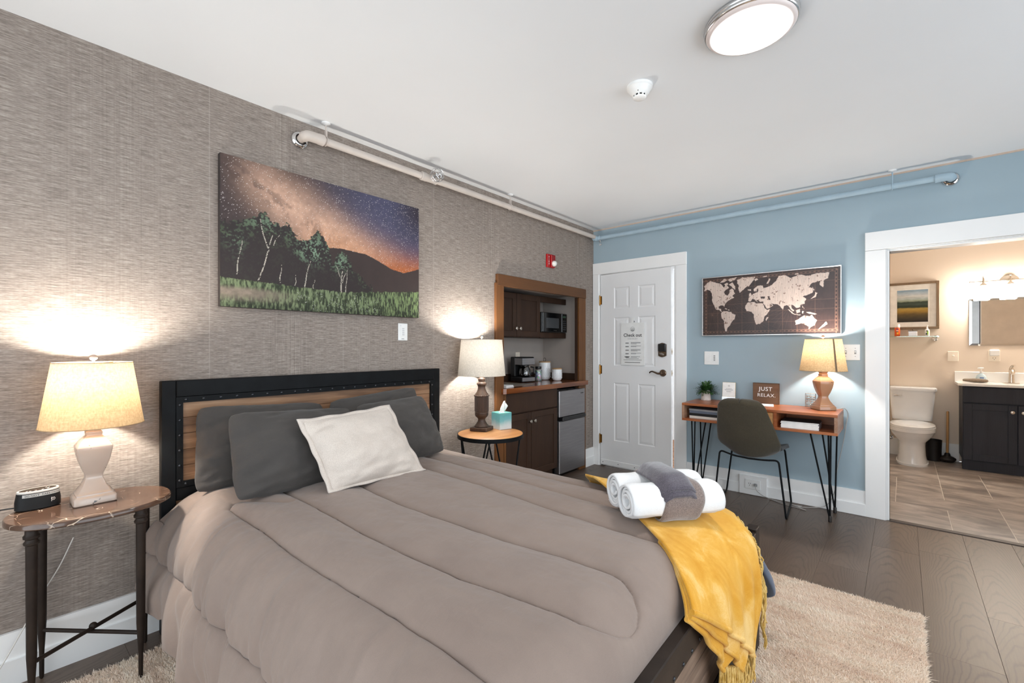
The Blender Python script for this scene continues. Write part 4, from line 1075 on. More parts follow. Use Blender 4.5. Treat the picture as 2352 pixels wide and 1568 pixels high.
# ------------------------------------------------------------------ bed
BY0, BY1 = -3.79, -2.22
def bed():
    t = thing('bed', 'queen bed with black iron frame, rivets and reclaimed wood planks', 'bed', (1.08, (BY0 + BY1) / 2, 0))
    hx0, hx1, zt = .048, .085, 1.112
    f = MB(); sw = .054
    f.box(hx0, hx1, BY0, BY0 + sw, 0.001, zt, .003).box(hx0, hx1, BY1 - sw, BY1, 0.001, zt, .003).box(hx0, hx1, BY0 + sw, BY1 - sw, zt - .074, zt, .003).box(hx0, hx1 - .004, BY0 + sw, BY1 - sw, .575, .632, .003).box(hx0, hx1 - .004, BY0 + sw, BY1 - sw, .24, .29, .003)
    hb = f.build('headboard', M['black_iron'], t, smooth=0)
    a0, a1, c0, c1 = BY0 + sw + .0006, BY1 - sw - .0006, .6326, zt - .0746; s = .026; xs0, xs1 = hx1 - .012, hx1 - .002
    st = MB()
    # mitred riveted strip
    for poly in ([(a0, c1), (a1, c1), (a1 - s, c1 - s), (a0 + s, c1 - s)], [(a0, c0), (a0 + s, c0 + s), (a1 - s, c0 + s), (a1, c0)], [(a0, c0), (a0, c1), (a0 + s, c1 - s), (a0 + s, c0 + s)], [(a1, c0), (a1 - s, c0 + s), (a1 - s, c1 - s), (a1, c1)]):
        st.prism(poly, (xs0, xs1), lambda u, v, d: (d, u, v))
    fixn(st.build('rivet_strip', M['black_iron'], hb, smooth=0))
    pz = np.linspace(c0 + s - .004, c1 - s + .004, 6)
    def plank(x0, x1, y0, y1, z0, z1, mat, par, fx=Matrix()):
        c = ((x0 + x1) / 2, (y0 + y1) / 2, (z0 + z1) / 2)
        m = MB().box(x0, x1, y0, y1, z0, z1, .0015); m.v = [np.concatenate(m.v) - c]
        o = m.build('plank', mat, None, smooth=0, origin=(0, 0, 0)); o.parent = par
        wm_ = fx @ Matrix.Translation(c); o.matrix_basis = WM[par.name].inverted() @ wm_; WM[o.name] = wm_
    for k in range(5): plank(hx0 + .012, hx1 - .014 - .002 * (k % 2), a0 + s - .003, a1 - s + .003, pz[k] + .0006, pz[k + 1] - .0006, M['reclaimed'], hb)
    for k in range(3): plank(hx0 + .012, hx1 - .016 - .002 * (k % 2), BY0 + sw, BY1 - sw, .2905 + k * .0945, .384 + k * .0945, M['reclaimed'], hb)
    rm = MB().sphere((0, 0, 0), .0062, 10, 6, (.6, 1, 1)); rsrc = rm.build('rivet', M['rivet'], hb, origin=(0, 0, 0))
    rsrc.data.transform(WM[hb.name].to_translation().to_4d() and Matrix.Translation(WM[hb.name].translation)); first = [True]
    def rivet(p, par, n=(1, 0, 0)):
        if first[0]:
            first[0] = False; rsrc.matrix_basis = WM[par.name].inverted() @ Matrix.Translation(p); return
        piece(rsrc, par, Matrix.Translation(p), 'rivet')
    for y in np.linspace(a0 + .036, a1 - .036, 21): rivet((xs1, y, c1 - s / 2), hb); rivet((xs1, y, c0 + s / 2), hb)
    for z in np.linspace(c0 + .03, c1 - .036, 6): rivet((xs1, a0 + s / 2, z), hb); rivet((xs1, a1 - s / 2, z), hb)
    # footboard
    fx0, fx1, ft = 2.058, 2.100, .502
    FX = Matrix.Translation((2.08, -3.15, 0)) @ Matrix.Rotation(math.radians(1.2), 4, 'Z') @ Matrix.Translation((-2.08, 3.15, 0))
    g = MB(FX); g.box(fx0, fx1, BY0, BY0 + .05, .001, ft, .003).box(fx0, fx1, BY1 - .012, BY1 + .045, .001, ft + .012, .003).box(fx0, fx1, BY0 + .05, BY1 - .012, ft - .062, ft, .003).box(fx0, fx1 - .004, BY0 + .05, BY1 - .012, .12, .16, .003)
    fb = g.build('footboard', M['brown_iron'], t, smooth=0)
    MB(FX).box(2.030, 2.054, BY0 + .05, BY1 - .012, ft - .085, ft - .055, .003).build('support_rail', M['brown_iron'], t, smooth=0)
    st = MB(FX).box(fx1 - .016, fx1 - .003, BY0 + .052, BY1 - .014, ft - .0885, ft - .063, .001).box(fx1 - .016, fx1 - .003, BY0 + .052, BY1 - .014, .161, .185, .001)
    st.build('rivet_strip', M['brown_iron'], fb, smooth=0)
    for k in range(3): plank(fx0 + .012, fx1 - .018, BY0 + .05, BY1 - .012, .1855 + k * .076, .261 + k * .076, M['reclaimed_foot'], fb, FX)
    for y in np.linspace(BY0 + .09, BY1 - .05, 22): rivet(tuple(FX @ Vector((fx1 - .003, y, ft - .076))), fb)
    MB().box(.086, 2.056, BY0 + .02, BY0 + .05, .20, .30, .003).build('side_rail', M['black_iron'], t, smooth=0)
    MB().box(.086, 2.056, BY1 - .05, BY1 - .02, .20, .30, .003).build('side_rail', M['black_iron'], t, smooth=0)
    MB().box(.09, 2.025, BY0 + .022, BY1 - .022, .301, .575, .05).build('mattress', M['mattress'], t)
bed()

# ------------------------------------------------------------------ comforter: a quilted sheet over the mattress
prof_y = [(-3.834, .10), (-3.838, .20), (-3.832, .30), (-3.822, .38), (-3.805, .46), (-3.768, .525), (-3.71, .578), (-3.63, .604), (-3.50, .612), (-3.2, .618), (-2.9, .618), (-2.6, .606), (-2.42, .582), (-2.30, .550), (-2.235, .505), (-2.20, .44), (-2.185, .36), (-2.19, .24)]
PR = smoothline(prof_y, 400); ARC = np.r_[0, np.cumsum(np.linalg.norm(np.diff(PR, axis=0), axis=1))]
def seg_dist(X, Y, pts):
    d = np.full(X.shape, 9.0)
    for (ax, ay), (bx, by) in zip(pts[:-1], pts[1:]):
        L2 = (bx - ax) ** 2 + (by - ay) ** 2 + 1e-12; t = np.clip(((X - ax) * (bx - ax) + (Y - ay) * (by - ay)) / L2, 0, 1)
        d = np.minimum(d, np.hypot(X - ax - t * (bx - ax), Y - ay - t * (by - ay)))
    return d
def bed_top(y): return np.interp(y, PR[:, 0][30:-30], PR[:, 1][30:-30])
def comforter():
    nx, ns = 440, 500
    x = np.linspace(.105, 2.085, nx); s = np.linspace(0, ARC[-1], ns)
    X, S_ = np.meshgrid(x, s, indexing='ij')
    Yp = np.interp(S_, ARC, PR[:, 0]); Zp = np.interp(S_, ARC, PR[:, 1])
    i_top = int(np.argmin(np.abs(PR[:, 0] + 3.2) + (PR[:, 1] < .5))); W_ = S_ - ARC[i_top] - 3.2      # unrolled coordinate, equal to y on the flat top
    arc = lambda cx, cy_, r, a0, a1, n=10: [(cx + r * math.cos(a), cy_ + r * math.sin(a)) for a in np.linspace(a0, a1, n)]
    lines = [
        [(.3, -3.42), (.9, -3.43), (1.3, -3.44), (1.6, -3.425), (1.90, -3.385)] + arc(1.915, -3.262, .122, -math.pi / 2, math.pi / 2) + [(1.76, -3.14), (1.43, -3.175), (1.0, -3.195), (.5, -3.16)],
        [(.62, -3.46), (.52, -3.53), (.44, -3.585), (.435, -3.62), (.47, -3.645), (.8, -3.64), (1.2, -3.65), (1.6, -3.64), (1.95, -3.64), (2.05, -3.60)],
        [(.5, -2.78), (1.05, -2.80), (1.56, -2.84), (2.05, -2.86)],
        [(.4, -2.60), (1.16, -2.62), (1.7, -2.64), (2.05, -2.64)],
        [(.12, -2.42), (1.2, -2.42), (2.05, -2.43)],
        [(.12, -3.965), (.4, -3.955), (.6, -3.925), (.8, -3.935), (1.0, -3.925), (1.4, -3.93), (2.1, -3.93)],
        [(.12, -2.12), (2.1, -2.12)]]
    wob = .012 * (fbm(X, W_, 3.0, 3, 2) - .5)
    D = np.full(X.shape, 9.0)
    for L in lines: D = np.minimum(D, seg_dist(X, W_ + wob, L))
    puff = .015 * (1 - np.exp(-(D / .06) ** 2)) + .006 * (1 - np.exp(-(D / .014) ** 2)) - .006 * np.exp(-(D / .006) ** 2)
    # folds: soft on the top, long slanting ones on the near side
    side = np.clip((-3.62 - W_) / .2, 0, 1)
    top = 1 - side
    wr = (fbm(X * 1.5, W_ * 3.2, 3.0, 4, 7) - .5) * .014 * top
    q1 = fbm((X + .55 * (W_ + 3.7)) * 3.6, W_ * .8, 2.0, 2, 14); q2 = fbm((X + .35 * (W_ + 3.7)) * 8, W_ * .8, 2.0, 2, 24)
    wr += side * ((q1 - .5) * .055 + (q2 - .5) * .030)
    pk = np.exp(-((W_ + 3.92) / .10) ** 2) * side; wr += pk * (fbm(X * 7, W_ * 1.2, 3, 2, 31) - .5) * .026
    # normals of the profile
    dY = np.gradient(PR[:, 0], ARC); dZ = np.gradient(PR[:, 1], ARC)
    NYp = -np.interp(S_, ARC, dZ); NZp = np.interp(S_, ARC, dY)
    d = puff + wr
    hem = np.clip((-3.90 - W_) / .3, 0, 1)
    Y = Yp + NYp * d; Z = Zp + NZp * d
    # hem rises towards the head and is wavy
    low = np.clip((.42 - Zp) / .32, 0, 1) * (W_ < -3.2)
    lift = np.interp(X, [.1, .35, .7, 1.0, 1.5, 2.1], [.145, .135, .115, .09, .05, .02]) + .018 * np.sin(X * 17) + .012 * np.sin(X * 41 + 1)
    Z = Z + low * lift; Y = Y - low * .018 * (1 + np.sin(X * 23 + 2 * fbm(X, W_, 4, 2, 3)))
    # head end sags down along the headboard, foot end tucks in behind the footboard
    hd = np.clip((.22 - X) / .12, 0, 1); Z = Z - .02 * hd ** 2 * (Zp > .5)
    ft = np.clip((X - 1.90) / .185, 0, 1)
    Z = np.where(W_ > -3.86, Z - (1 - np.sqrt(np.clip(1 - ft ** 2.2, 0, 1))) * .155, Z)
    Xo = X - .022 * np.clip((X - 2.02) / .065, 0, 1) ** 2
    Xo = Xo - .021 * (Y + 3.15) * np.clip((X - 1.8) / .285, 0, 1)
    m = MB().grid(np.stack([Xo, Y, Z], -1)); o = m.build('comforter', M['comforter'], None, smooth=60, origin=(1.1, -3.0, .1)); tag(o, 'taupe quilted comforter spread over the bed', 'comforter')
    solidify(o, .006, -1)
    G3 = np.stack([Xo, Y, Z], -1); th = MB()
    for L in lines:
        q = smoothline(L, 160); keep = []
        wq = .012 * (fbm(q[:, 0], q[:, 1], 3.0, 3, 2) - .5)
        for (px_, py_), ww in zip(q, wq):
            i = int(np.clip(round((px_ - .105) / (2.085 - .105) * (nx - 1)), 0, nx - 1)); jf = np.interp(py_ - ww, W_[0], np.arange(ns)); j = int(jf); f_ = jf - j
            keep.append(tuple(G3[i, j] * (1 - f_) + G3[i, min(j + 1, ns - 1)] * f_ + np.array([0, 0, .0006])))
        th.tube(keep, .0019, 5)
    th.build('stitching', pm('dark_taupe_thread', C(78, 70, 66), .8), o, 60)
    # the corner of the comforter hanging past the far foot post
    nu, nv = 26, 30; U, V = np.meshgrid(np.linspace(0, 1, nu), np.linspace(0, 1, nv), indexing='ij')
    z = .50 - .33 * V + .03 * U * V; bul = np.sin(np.pi * U) * (.04 + .02 * V)
    xx = 1.965 + (.100 + .058 * V) * U - .03 * (1 - U) * V + .012 * np.sin(6 * V + 3 * U); yy = -2.165 + .05 * V + bul + .012 * np.sin(9 * U + 4 * V) - .05 * U * (1 - V)
    zz = z - .02 * np.cos(np.pi * (U - .5)) + .035 * (np.abs(U - .6) * 2) ** 2 * V
    c = MB().grid(np.stack([xx, yy, zz], -1)).build('hanging_corner', M['comforter_under'], o, 60); solidify(c, .03, 0); subsurf(c, 1)
    c['label'] = 'slate blue corner hanging past the foot post'
comforter()

# ------------------------------------------------------------------ pillows
def pillow(name, label, cat, bl, br, tr, tl, t, mat, flange=0.0, seed=0, group=None, k=.035, sag=.0):
    n = 44; bl, br, tr, tl = (np.array(p, float) for p in (bl, br, tr, tl))
    nrm = np.cross((br - bl) + (tr - tl), (tl - bl) + (tr - br)); nrm /= np.linalg.norm(nrm)
    def pos(u, v): return (bl * ((1 - u) * (1 - v))[..., None] + br * (u * (1 - v))[..., None] + tr * (u * v)[..., None] + tl * ((1 - u) * v)[..., None])
    u1 = np.linspace(-1, 1, n); u1 = np.sign(u1) * (1 - (1 - np.abs(u1)) ** 1.5); U, V = np.meshgrid(u1, u1, indexing='ij')
    Ud = U * (1 - k * (1 - V ** 2) * np.abs(U) ** 3 * .8); Vd = V * (1 - k * (1 - U ** 2) * np.abs(V) ** 3 * .8)
    if flange <= 0:
        cr = 1 - .075 * (np.abs(U) * np.abs(V)) ** 5; Ud = Ud * cr; Vd = Vd * cr
        Vd = Vd + .018 * (fbm(U * 2 + seed, V * 0 + seed, 2.0, 3, seed + 11) - .5) * 2 * np.abs(V); Ud = Ud + .012 * (fbm(V * 2 + seed, U * 0 + 3, 2.0, 3, seed + 12) - .5) * 2 * np.abs(U)
    base = pos((Ud + 1) / 2, (Vd + 1) / 2)
    wr = (fbm(U + 3, V + 3, 2.3, 4, seed) - .5)
    rad = np.maximum(np.abs(U), np.abs(V))
    edge = np.clip(1 - np.abs(U) ** 2.2, 0, 1) ** .62 * np.clip(1 - np.abs(V) ** 2.2, 0, 1) ** .62
    pl = MB(); outs = []
    for sgn in (1, -1):
        h = sgn * (t / 2) * edge * (1 + .35 * wr) + sgn * .050 * (fbm((U + .5 * V) * 2.2 + 9, (V - .4 * U) * 5 + 5, 1.0, 3, seed + 5) - .5) * np.minimum(1, edge * 2.5) * (.35 + .65 * (1 - edge))
        h = h * (1 - .25 * np.clip(V, 0, 1) * (1 if sgn > 0 else 1))
        P = base + nrm * h[..., None]
        outs.append(P if sgn > 0 else P[::-1])
    pl.grid(outs[0]).grid(outs[1])
    zmin = min(float(o_[..., 2].min()) for o_ in outs)
    if flange <= 0:
        o = pl.build(name, mat, None, 60, origin=tuple((bl + br) / 2)); weld(o); return tag(o, label, cat, group)
    th = thing(name, label, cat, tuple((bl + br) / 2), 0, group)
    o = pl.build('cover', mat, th, 60); weld(o)
    e = []
    for q in range(4):
        for s_ in np.linspace(-1, 1, 40)[:-1]:
            uu, vv = [(s_, -1), (1, s_), (-s_, 1), (-1, -s_)][q]; e.append((uu, vv))
    e = np.array(e); ud = e[:, 0] * (1 - k * (1 - e[:, 1] ** 2) * .8 * np.abs(e[:, 0]) ** 3); vd = e[:, 1] * (1 - k * (1 - e[:, 0] ** 2) * .8 * np.abs(e[:, 1]) ** 3)
    inner = pos((ud * .97 + 1) / 2, (vd * .97 + 1) / 2); fl = 1 + flange
    outer = pos((ud * fl + 1) / 2, (vd * fl + 1) / 2) + nrm * (.006 * np.sin(np.arange(len(e)) * .55))[:, None]
    outer[:, 2] = np.maximum(outer[:, 2], zmin + .004)
    mid = (inner + outer) / 2 + nrm * .002
    f = MB().grid(np.stack([inner, mid, outer]), wrap=True).build('flange', mat, th, 60); solidify(f, .006, 0)
    return th
def weld(o):
    bm = bmesh.new(); bm.from_mesh(o.data); bmesh.ops.remove_doubles(bm, verts=bm.verts, dist=.0006); bmesh.ops.recalc_face_normals(bm, faces=bm.faces); bm.to_mesh(o.data); bm.free()
    o.data.polygons.foreach_set('use_smooth', [True] * len(o.data.polygons))
G = 'charcoal sleeping pillows'
pillow('pillow', 'charcoal pillow at the back left, propped against the headboard', 'pillow', (.24, -3.715, .625), (.25, -3.075, .62), (.145, -3.09, .965), (.14, -3.68, 1.0), .165, M['pillow'], seed=1, group=G)
pillow('pillow', 'charcoal pillow at the back right, standing highest against the headboard', 'pillow', (.25, -3.085, .62), (.25, -2.47, .62), (.145, -2.47, 1.012), (.145, -3.07, .968), .165, M['pillow'], seed=2, group=G)
pillow('pillow', 'charcoal pillow at the front left, beside the oatmeal cushion', 'pillow', (.500, -3.640, .628), (.52, -3.02, .63), (.31, -3.02, .945), (.305, -3.61, .975), .19, M['pillow'], seed=3, group=G)
pillow('pillow', 'charcoal pillow at the front right, half hidden behind the oatmeal cushion', 'pillow', (.48, -3.03, .63), (.45, -2.475, .63), (.295, -2.53, .97), (.305, -3.00, .95), .19, M['pillow'], seed=6, group=G)
pillow('cushion', 'square oatmeal cushion with a flanged edge in front of the dark pillows', 'cushion', (.690, -3.325, .648), (.705, -2.865, .645), (.492, -2.915, .945), (.492, -3.365, .925), .17, M['cushion'], flange=.085, seed=9, k=.05)

# ------------------------------------------------------------------ mustard throw across the foot
def throw():
    t = thing('throw_blanket', 'mustard plush throw with a fringed end draped over the foot of the bed', 'blanket', (1.95, -2.65, .3))
    path = smoothline([(0, 0), (1.90, 0), (1.99, -.006), (2.05, -.030), (2.095, -.085), (2.118, -.16), (2.124, -.24), (2.127, -.40), (2.13, -.56)], 260)
    pa = np.r_[0, np.cumsum(np.linalg.norm(np.diff(path, axis=0), axis=1))]
    Lc = smoothline([(1.28, -2.08), (1.31, -2.295), (1.52, -2.49), (1.80, -2.74), (1.982, -2.919), (2.062, -3.009), (2.103, -3.046), (2.118, -3.064)], 120)
    Rc = smoothline([(1.92, -2.08), (1.96, -2.19), (2.01, -2.30), (2.043, -2.372), (2.143, -2.43), (2.214, -2.468), (2.325, -2.502), (2.395, -2.548), (2.46, -2.574)], 120)
    def surf(a, y, lift):
        x = np.interp(a, pa, path[:, 0]); dz = np.interp(a, pa, path[:, 1])
        zt = np.interp(y, [-3.3, -2.42, -2.30, -2.225, -2.19, -2.17], [.640, .612, .576, .53, .47, .38])
        yo = np.where(y > -2.17, -2.17 + .02, y)
        z = zt + dz; z = np.where(y > -2.17, .40 - (y + 2.17) * .9 + dz, z)
        dx = np.clip((a - 1.99) / .12, 0, 1)
        return x + lift * dx, yo, z + lift * (1 - dx * .85)
    def sheet(v0, v1, lo, name, dl=(0, 0), dr=(0, 0), nu=70, nv=130, par=None, u1=1.0):
        U, V = np.meshgrid(np.linspace(0, u1, nu), np.linspace(v0, v1, nv), indexing='ij')
        tt = np.linspace(0, 1, 120); La, Ly = np.interp(V, tt, Lc[:, 0]), np.interp(V, tt, Lc[:, 1]); Ra, Ry = np.interp(V, tt, Rc[:, 0]), np.interp(V, tt, Rc[:, 1])
        k = np.clip((V - .86) / .14, 0, 1)
        bow = -.012 * np.sin(np.pi * U) * k
        a = La * (1 - U) + Ra * U + k * (dl[0] * (1 - U) + dr[0] * U) + bow; y = Ly * (1 - U) + Ry * U + k * (dl[1] * (1 - U) + dr[1] * U)
        wv = (fbm(a * 1.2, y * 1.2, 4, 3, 40) - .5) * .014
        hang = np.clip((a - 2.05) / .15, 0, 1); wv = wv * (1 - .5 * hang) + hang * (.011 * np.sin((y + .25 * a) * 48) * np.clip((a - 2.12) / .2, 0, 1) + .012 * (fbm(y * 6, a * .8, 3, 2, 50) - .3))
        edge = np.minimum(1, np.minimum(U, np.abs(u1 - U)) / .05); wv = np.maximum(wv, -.004) * edge
        x_, y_, z_ = surf(a, y, lo + wv)
        o = MB().grid(np.stack([x_, y_, z_], -1)).build(name, M['plush'], t if par is None else par, 70); solidify(o, .009, 0); return o, np.stack([x_, y_, z_], -1)
    o, P = sheet(0, 1, .020, 'top_layer')
    o1, P1 = sheet(.80, 1, .008, 'folded_layer', (.012, -.002), (.0, -.105), nv=40)
    o2, P2 = sheet(.80, 1, -.003, 'folded_layer', (.020, -.006), (-.075, -.26), nv=40)
    # rolled hem
    for Pq, r in ((P, .0085), (P1, .0075), (P2, .0075)):
        MB().tube([tuple(p) for p in Pq[:, -1]], r, 8).build('hem', M['plush'], t, 60)
    fr = MB()
    def strand(p, L, dx=0, dy=0, curl=.004, zmin=.035):
        p = np.array(p); q = []
        ph = rnd.random() * 6
        for k in range(8):
            s_ = k / 7; z = max(zmin + .004 * rnd.random(), p[2] - L * s_); q.append((p[0] + dx * s_ ** .6 + curl * math.sin(ph + 9 * s_), p[1] + dy * s_ + curl * math.cos(ph + 8 * s_), z))
        fr.tube(q, [.0034] * 7 + [.0022], 5)
    Re = P[-1]
    for i in range(46, 104, 2):
        L_ = .05 + .03 * rnd.random() if i < 74 else .11 + .06 * rnd.random()
        strand(Re[i] + np.array([.004, .004, 0]), L_, .008 + .008 * rnd.random(), .012 + .018 * rnd.random(), .005)
    e2, e1, e0 = P2[-1, -1], P1[-1, -1], P[-1, -1]
    for k in range(120):
        q = rnd.random(); b_ = (e2 * (1 - q) + e1 * q) + np.array([-.010 + .014 * rnd.random(), 0, .012]); strand(b_, .20 + .07 * rnd.random(), .004 * rnd.random(), .010 * (rnd.random() - .5), .003)
    for k in range(26):
        q = rnd.random(); b_ = (e1 * (1 - q) + e0 * q) + np.array([-.008 + .012 * rnd.random(), 0, .010]); strand(b_, .07 + .04 * rnd.random(), .004 * rnd.random(), .010 * (rnd.random() - .5), .003)
    f = fr.build('fringe', M['fringe'], t, 60); f['kind'] = 'stuff'
throw()

# ------------------------------------------------------------------ rolled towels on the throw
AX = Vector((.617, .787, 0)).normalized(); PX = Vector((-.787, .617, 0)).normalized()
TZ = .648
def towel_roll(c0, L, r, label, seed, squash=.92):
    """spiral-rolled towel; c0 = centre of its near end"""
    n = 150; turns = 4.4; c0 = Vector(c0); secs = []
    xs_ = np.r_[0, .006, .016, .03, np.linspace(.06, L - .06, 12), L - .03, L - .016, L - .006, L]
    for s_ in xs_:
        e = min(s_, L - s_); inset = .006 * (1 - min(1, e / .02)) ** 2; row = []
        for i in range(n):
            a = turns * 2 * math.pi * i / (n - 1); rr = (.010 + (r - .010) * (i / (n - 1)) ** .9) - (inset if i > n * .77 else 0)
            rr += .0022 * math.sin(a * 1.3 + seed) + .0018 * math.sin(5 * s_ / L * 3 + seed + a * .5)
            w_ = rr * math.cos(a + seed); h = rr * math.sin(a + seed) * squash
            p = c0 + AX * (s_ + .004 * math.sin(a * .7 + seed) * (1 if s_ in (0, L) else 0)) + PX * w_; row.append((p.x, p.y, p.z + h))
        secs.append(row)
    o = MB().grid(np.array(secs)).build('rolled_towel', M['towel_white'], None, 60, origin=(c0.x, c0.y, c0.z - r * squash)); solidify(o, .0085, 1)
    return tag(o, label, 'towel', 'rolled white towels')
fc = Vector((1.792, -2.806, TZ + .064)); bc = fc + PX * .130 + AX * .010 + Vector((0, 0, .002))
towel_roll(fc, .345, .0625, 'rolled white bath towel at the front of the bundle on the throw', 1.2)
towel_roll(bc, .340, .064, 'rolled white bath towel at the back of the bundle, behind the other roll', 2.9)
def towel_band():
    r = .0715; m0, m1 = .112, .258
    sq = .94; ring = []
    A_ = fc; B_ = bc - AX * .010
    for a in np.linspace(-math.pi / 2 + .02, -3 * math.pi / 2 + .35, 2)[:0]: pass
    pts = []
    for a in np.linspace(-.5 * math.pi, -1.5 * math.pi, 24): pts.append((A_, math.cos(a), math.sin(a)))       # front roll: bottom -> front -> top
    for a in np.linspace(.5 * math.pi, -.5 * math.pi, 24): pts.append((B_, math.cos(a), math.sin(a)))
    rows = []
    for s_ in np.linspace(m0, m1, 18):
        row = []
        for c_, ca, sa in pts:
            e = min(s_ - m0, m1 - s_); rr = r - .005 * (1 - min(1, e / .012)) ** 2 + .0015 * math.sin(40 * s_ + 5 * ca)
            p = c_ + AX * (s_ + .006 * math.sin(3 * sa)) + PX * (rr * ca); z = p.z + rr * sa * sq; row.append((p.x, p.y, max(z, TZ - .004)))
        rows.append(row)
    o = MB().grid(np.array(rows)).build('hand_towel', M['towel_taupe'], None, 60, origin=(A_.x, A_.y, TZ)); solidify(o, .006, 1)
    tag(o, 'taupe hand towel wrapped around the middle of the white towel bundle', 'towel')
    # folded washcloth tucked over the top
    t = thing('washcloth', 'washcloth folded over the top of the towel bundle, bluish shade in its colour', 'towel', tuple(A_ + AX * .2 + Vector((0, 0, .07))))
    def cap(lift, s0, s1, a_front, name, th, r_=.0755):
        P_ = []
        back = [(B_, .9 * math.cos(a), math.sin(a)) for a in np.linspace(.44 * math.pi, .5 * math.pi, 14)]
        front = [(A_, math.cos(a), math.sin(a)) for a in np.linspace(.5 * math.pi, a_front, 16)]
        line = back + front
        for q, s_ in enumerate(np.linspace(s0, s1, 22)):
            u = 2 * (s_ - s0) / (s1 - s0) - 1; row = []
            for k, (c_, ca, sa) in enumerate(line):
                rr = r_ + lift * (1 - abs(u) ** 2.6) - .004 * abs(u) ** 3
                p = c_ + AX * (s_ - .03 * (k / len(line)) * 0) + PX * (rr * ca); z = p.z + rr * sa * .94 - .022 * max(0, abs(u) - .55) ** 1.2 * 2
                mid = math.exp(-((k - 14) / 6.0) ** 2) * .010; row.append((p.x, p.y, z + mid))
            P_.append(row)
        P_ = np.array(P_); o_ = MB().grid(P_).build(name, M['towel_shaded'], t, 60); solidify(o_, th, 1)
        return P_
    P1 = cap(.013, .108, .238, .76 * math.pi, 'outer_fold', .008)
    P2 = cap(.005, .114, .234, .84 * math.pi, 'inner_fold', .008)
    MB().tube([tuple(p) for p in P1[:, -1]], .008, 8).tube([tuple(p) for p in P2[:, -1]], .0085, 8).build('rolled_edge', M['towel_shaded'], t, 60)
towel_band()

# ------------------------------------------------------------------ bedside tables
def oval_table():
    cx, cy_, z = .212, -4.02, .67
    t = thing('bedside_table', 'oval brown marble bedside table on four dark iron legs left of the bed', 'bedside table', (cx, cy_, 0))
    MB().loft([(cx, cy_, z - .021, .176, .228, 2.2), (cx, cy_, z - .017, .182, .233, 2.2), (cx, cy_, z - .005, .182, .233, 2.2), (cx, cy_, z, .178, .229, 2.2)], 72).build('marble_top', M['marble'], t)
    pts = {'FL': (.312, -4.188), 'BL': (.050, -4.150), 'FR': (.345, -3.905), 'BR': (.085, -3.845)}
    for k, (x, y) in pts.items():
        m = MB().lathe([(.003, .0), (.0065, .006), (.007, .02), (.0075, .10), (.0135, .22), (.0150, .56), (.0152, .596), (.020, .600), (.0205, .606), (.016, .612), (.0155, .616), (.021, .620), (.0215, .628), (.017, .634), (.0165, .649)], x, y, .0, 20)
        m.build('leg', M['brown_iron'], t)
    h = .185
    b = MB().tube([(*pts['BL'], h), (*pts['FR'], h - .005)], .0075, 8).tube([(*pts['FL'], h + .012), (*pts['BR'], h + .010)], .0075, 8)
    b.build('stretcher', M['brown_iron'], t); MB().sphere((.198, -4.022, h + .016), .013, 12, 8).build('stretcher_boss', M['brown_iron'], t)
oval_table()
def urn_lamp(loc, rot, label, bulb, mat, seam=None, flip=1):
    x, y, z = loc; t = thing('table_lamp', label, 'table lamp', loc, rot)
    R = WM[t.name]
    s = MB(R).square([(.059, 0), (.062, .003), (.062, .024), (.0595, .028), (.054, .033), (.0535, .038), (.047, .043), (.043, .052), (.034, .066), (.0285, .082), (.0255, .090), (.0245, .100), (.026, .108), (.0285, .113), (.036, .135), (.0445, .165), (.0495, .193), (.0515, .212), (.0505, .216), (.038, .236), (.024, .252), (.0225, .256), (.0238, .262), (.0232, .268), (.0195, .272), (.0205, .278), (.0265, .290), (.0255, .294)], 0, 0, 0, 0, .14)
    s.build('ceramic_base', mat, t, 35)
    MB(R).lathe([(.010, .294), (.010, .375), (.016, .377), (.016, .415), (.012, .42)], 0, 0, 0, 16).build('socket', M['brass'], t)
    b = MB(R).lathe([(.012, .42), (.016, .43), (.028, .455), (.030, .47), (.026, .487), (.012, .498), (.001, .500)], 0, 0, 0, 16)
    b.build('bulb', bulb, t)
    sh = MB(R).lathe([(.152, .292), (.1165, .532)], 0, 0, 0, 64, cap=False); sd = sh.build('lamp_shade', M['shade_tan'], t, 60)
    te = pm('tan_edge', C(168, 140, 106), .9)
    for q_, h_ in ((.1525, .293), (.117, .532)): MB(R).tube([(q_ * math.cos(a), q_ * math.sin(a), h_) for a in np.linspace(0, 2 * math.pi, 65)[:-1]], .0016, 6, True).build('shade_edge', te, sd)
    sp = MB(R)
    for k in range(3): sp.tube([(0, 0, .527), (.116 * math.cos(k * 2.094 + .4), .116 * math.sin(k * 2.094 + .4), .530)], .0017, 6)
    for s_ in (-1, 1): sp.tube([(0, s_ * .012, .35), (0, s_ * .05, .40), (0, s_ * .05, .47), (0, s_ * .02, .52), (0, 0, .526)], .0016, 6)
    sp.build('harp', M['brass'], t)
    MB(R).tube([(0, 0, .527), (0, 0, .542)], .004, 8).sphere((0, 0, .551), .0125, 16, 10, (1, 1, .9)).build('finial', mat, t)
    if seam is not None:
        a0 = seam; w_ = .048
        P = []
        for q in np.linspace(0, 1, 6):
            r_ = .1535 + (.118 - .1535) * q; P.append([(r_ * math.cos(a0 + w_ * (k - 2) / 2), r_ * math.sin(a0 + w_ * (k - 2) / 2), .293 + .239 * q) for k in range(5)])
        MB(R).grid(np.array(P)).build('seam_tape', pm('brown_seam_tape', C(126, 104, 80), .9), sd)
    return t
urn_lamp((.172, -4.018, .6705), 0.0, 'distressed ceramic urn table lamp with tan shade on the marble bedside table', M['bulb_near'], M['ceramic'])
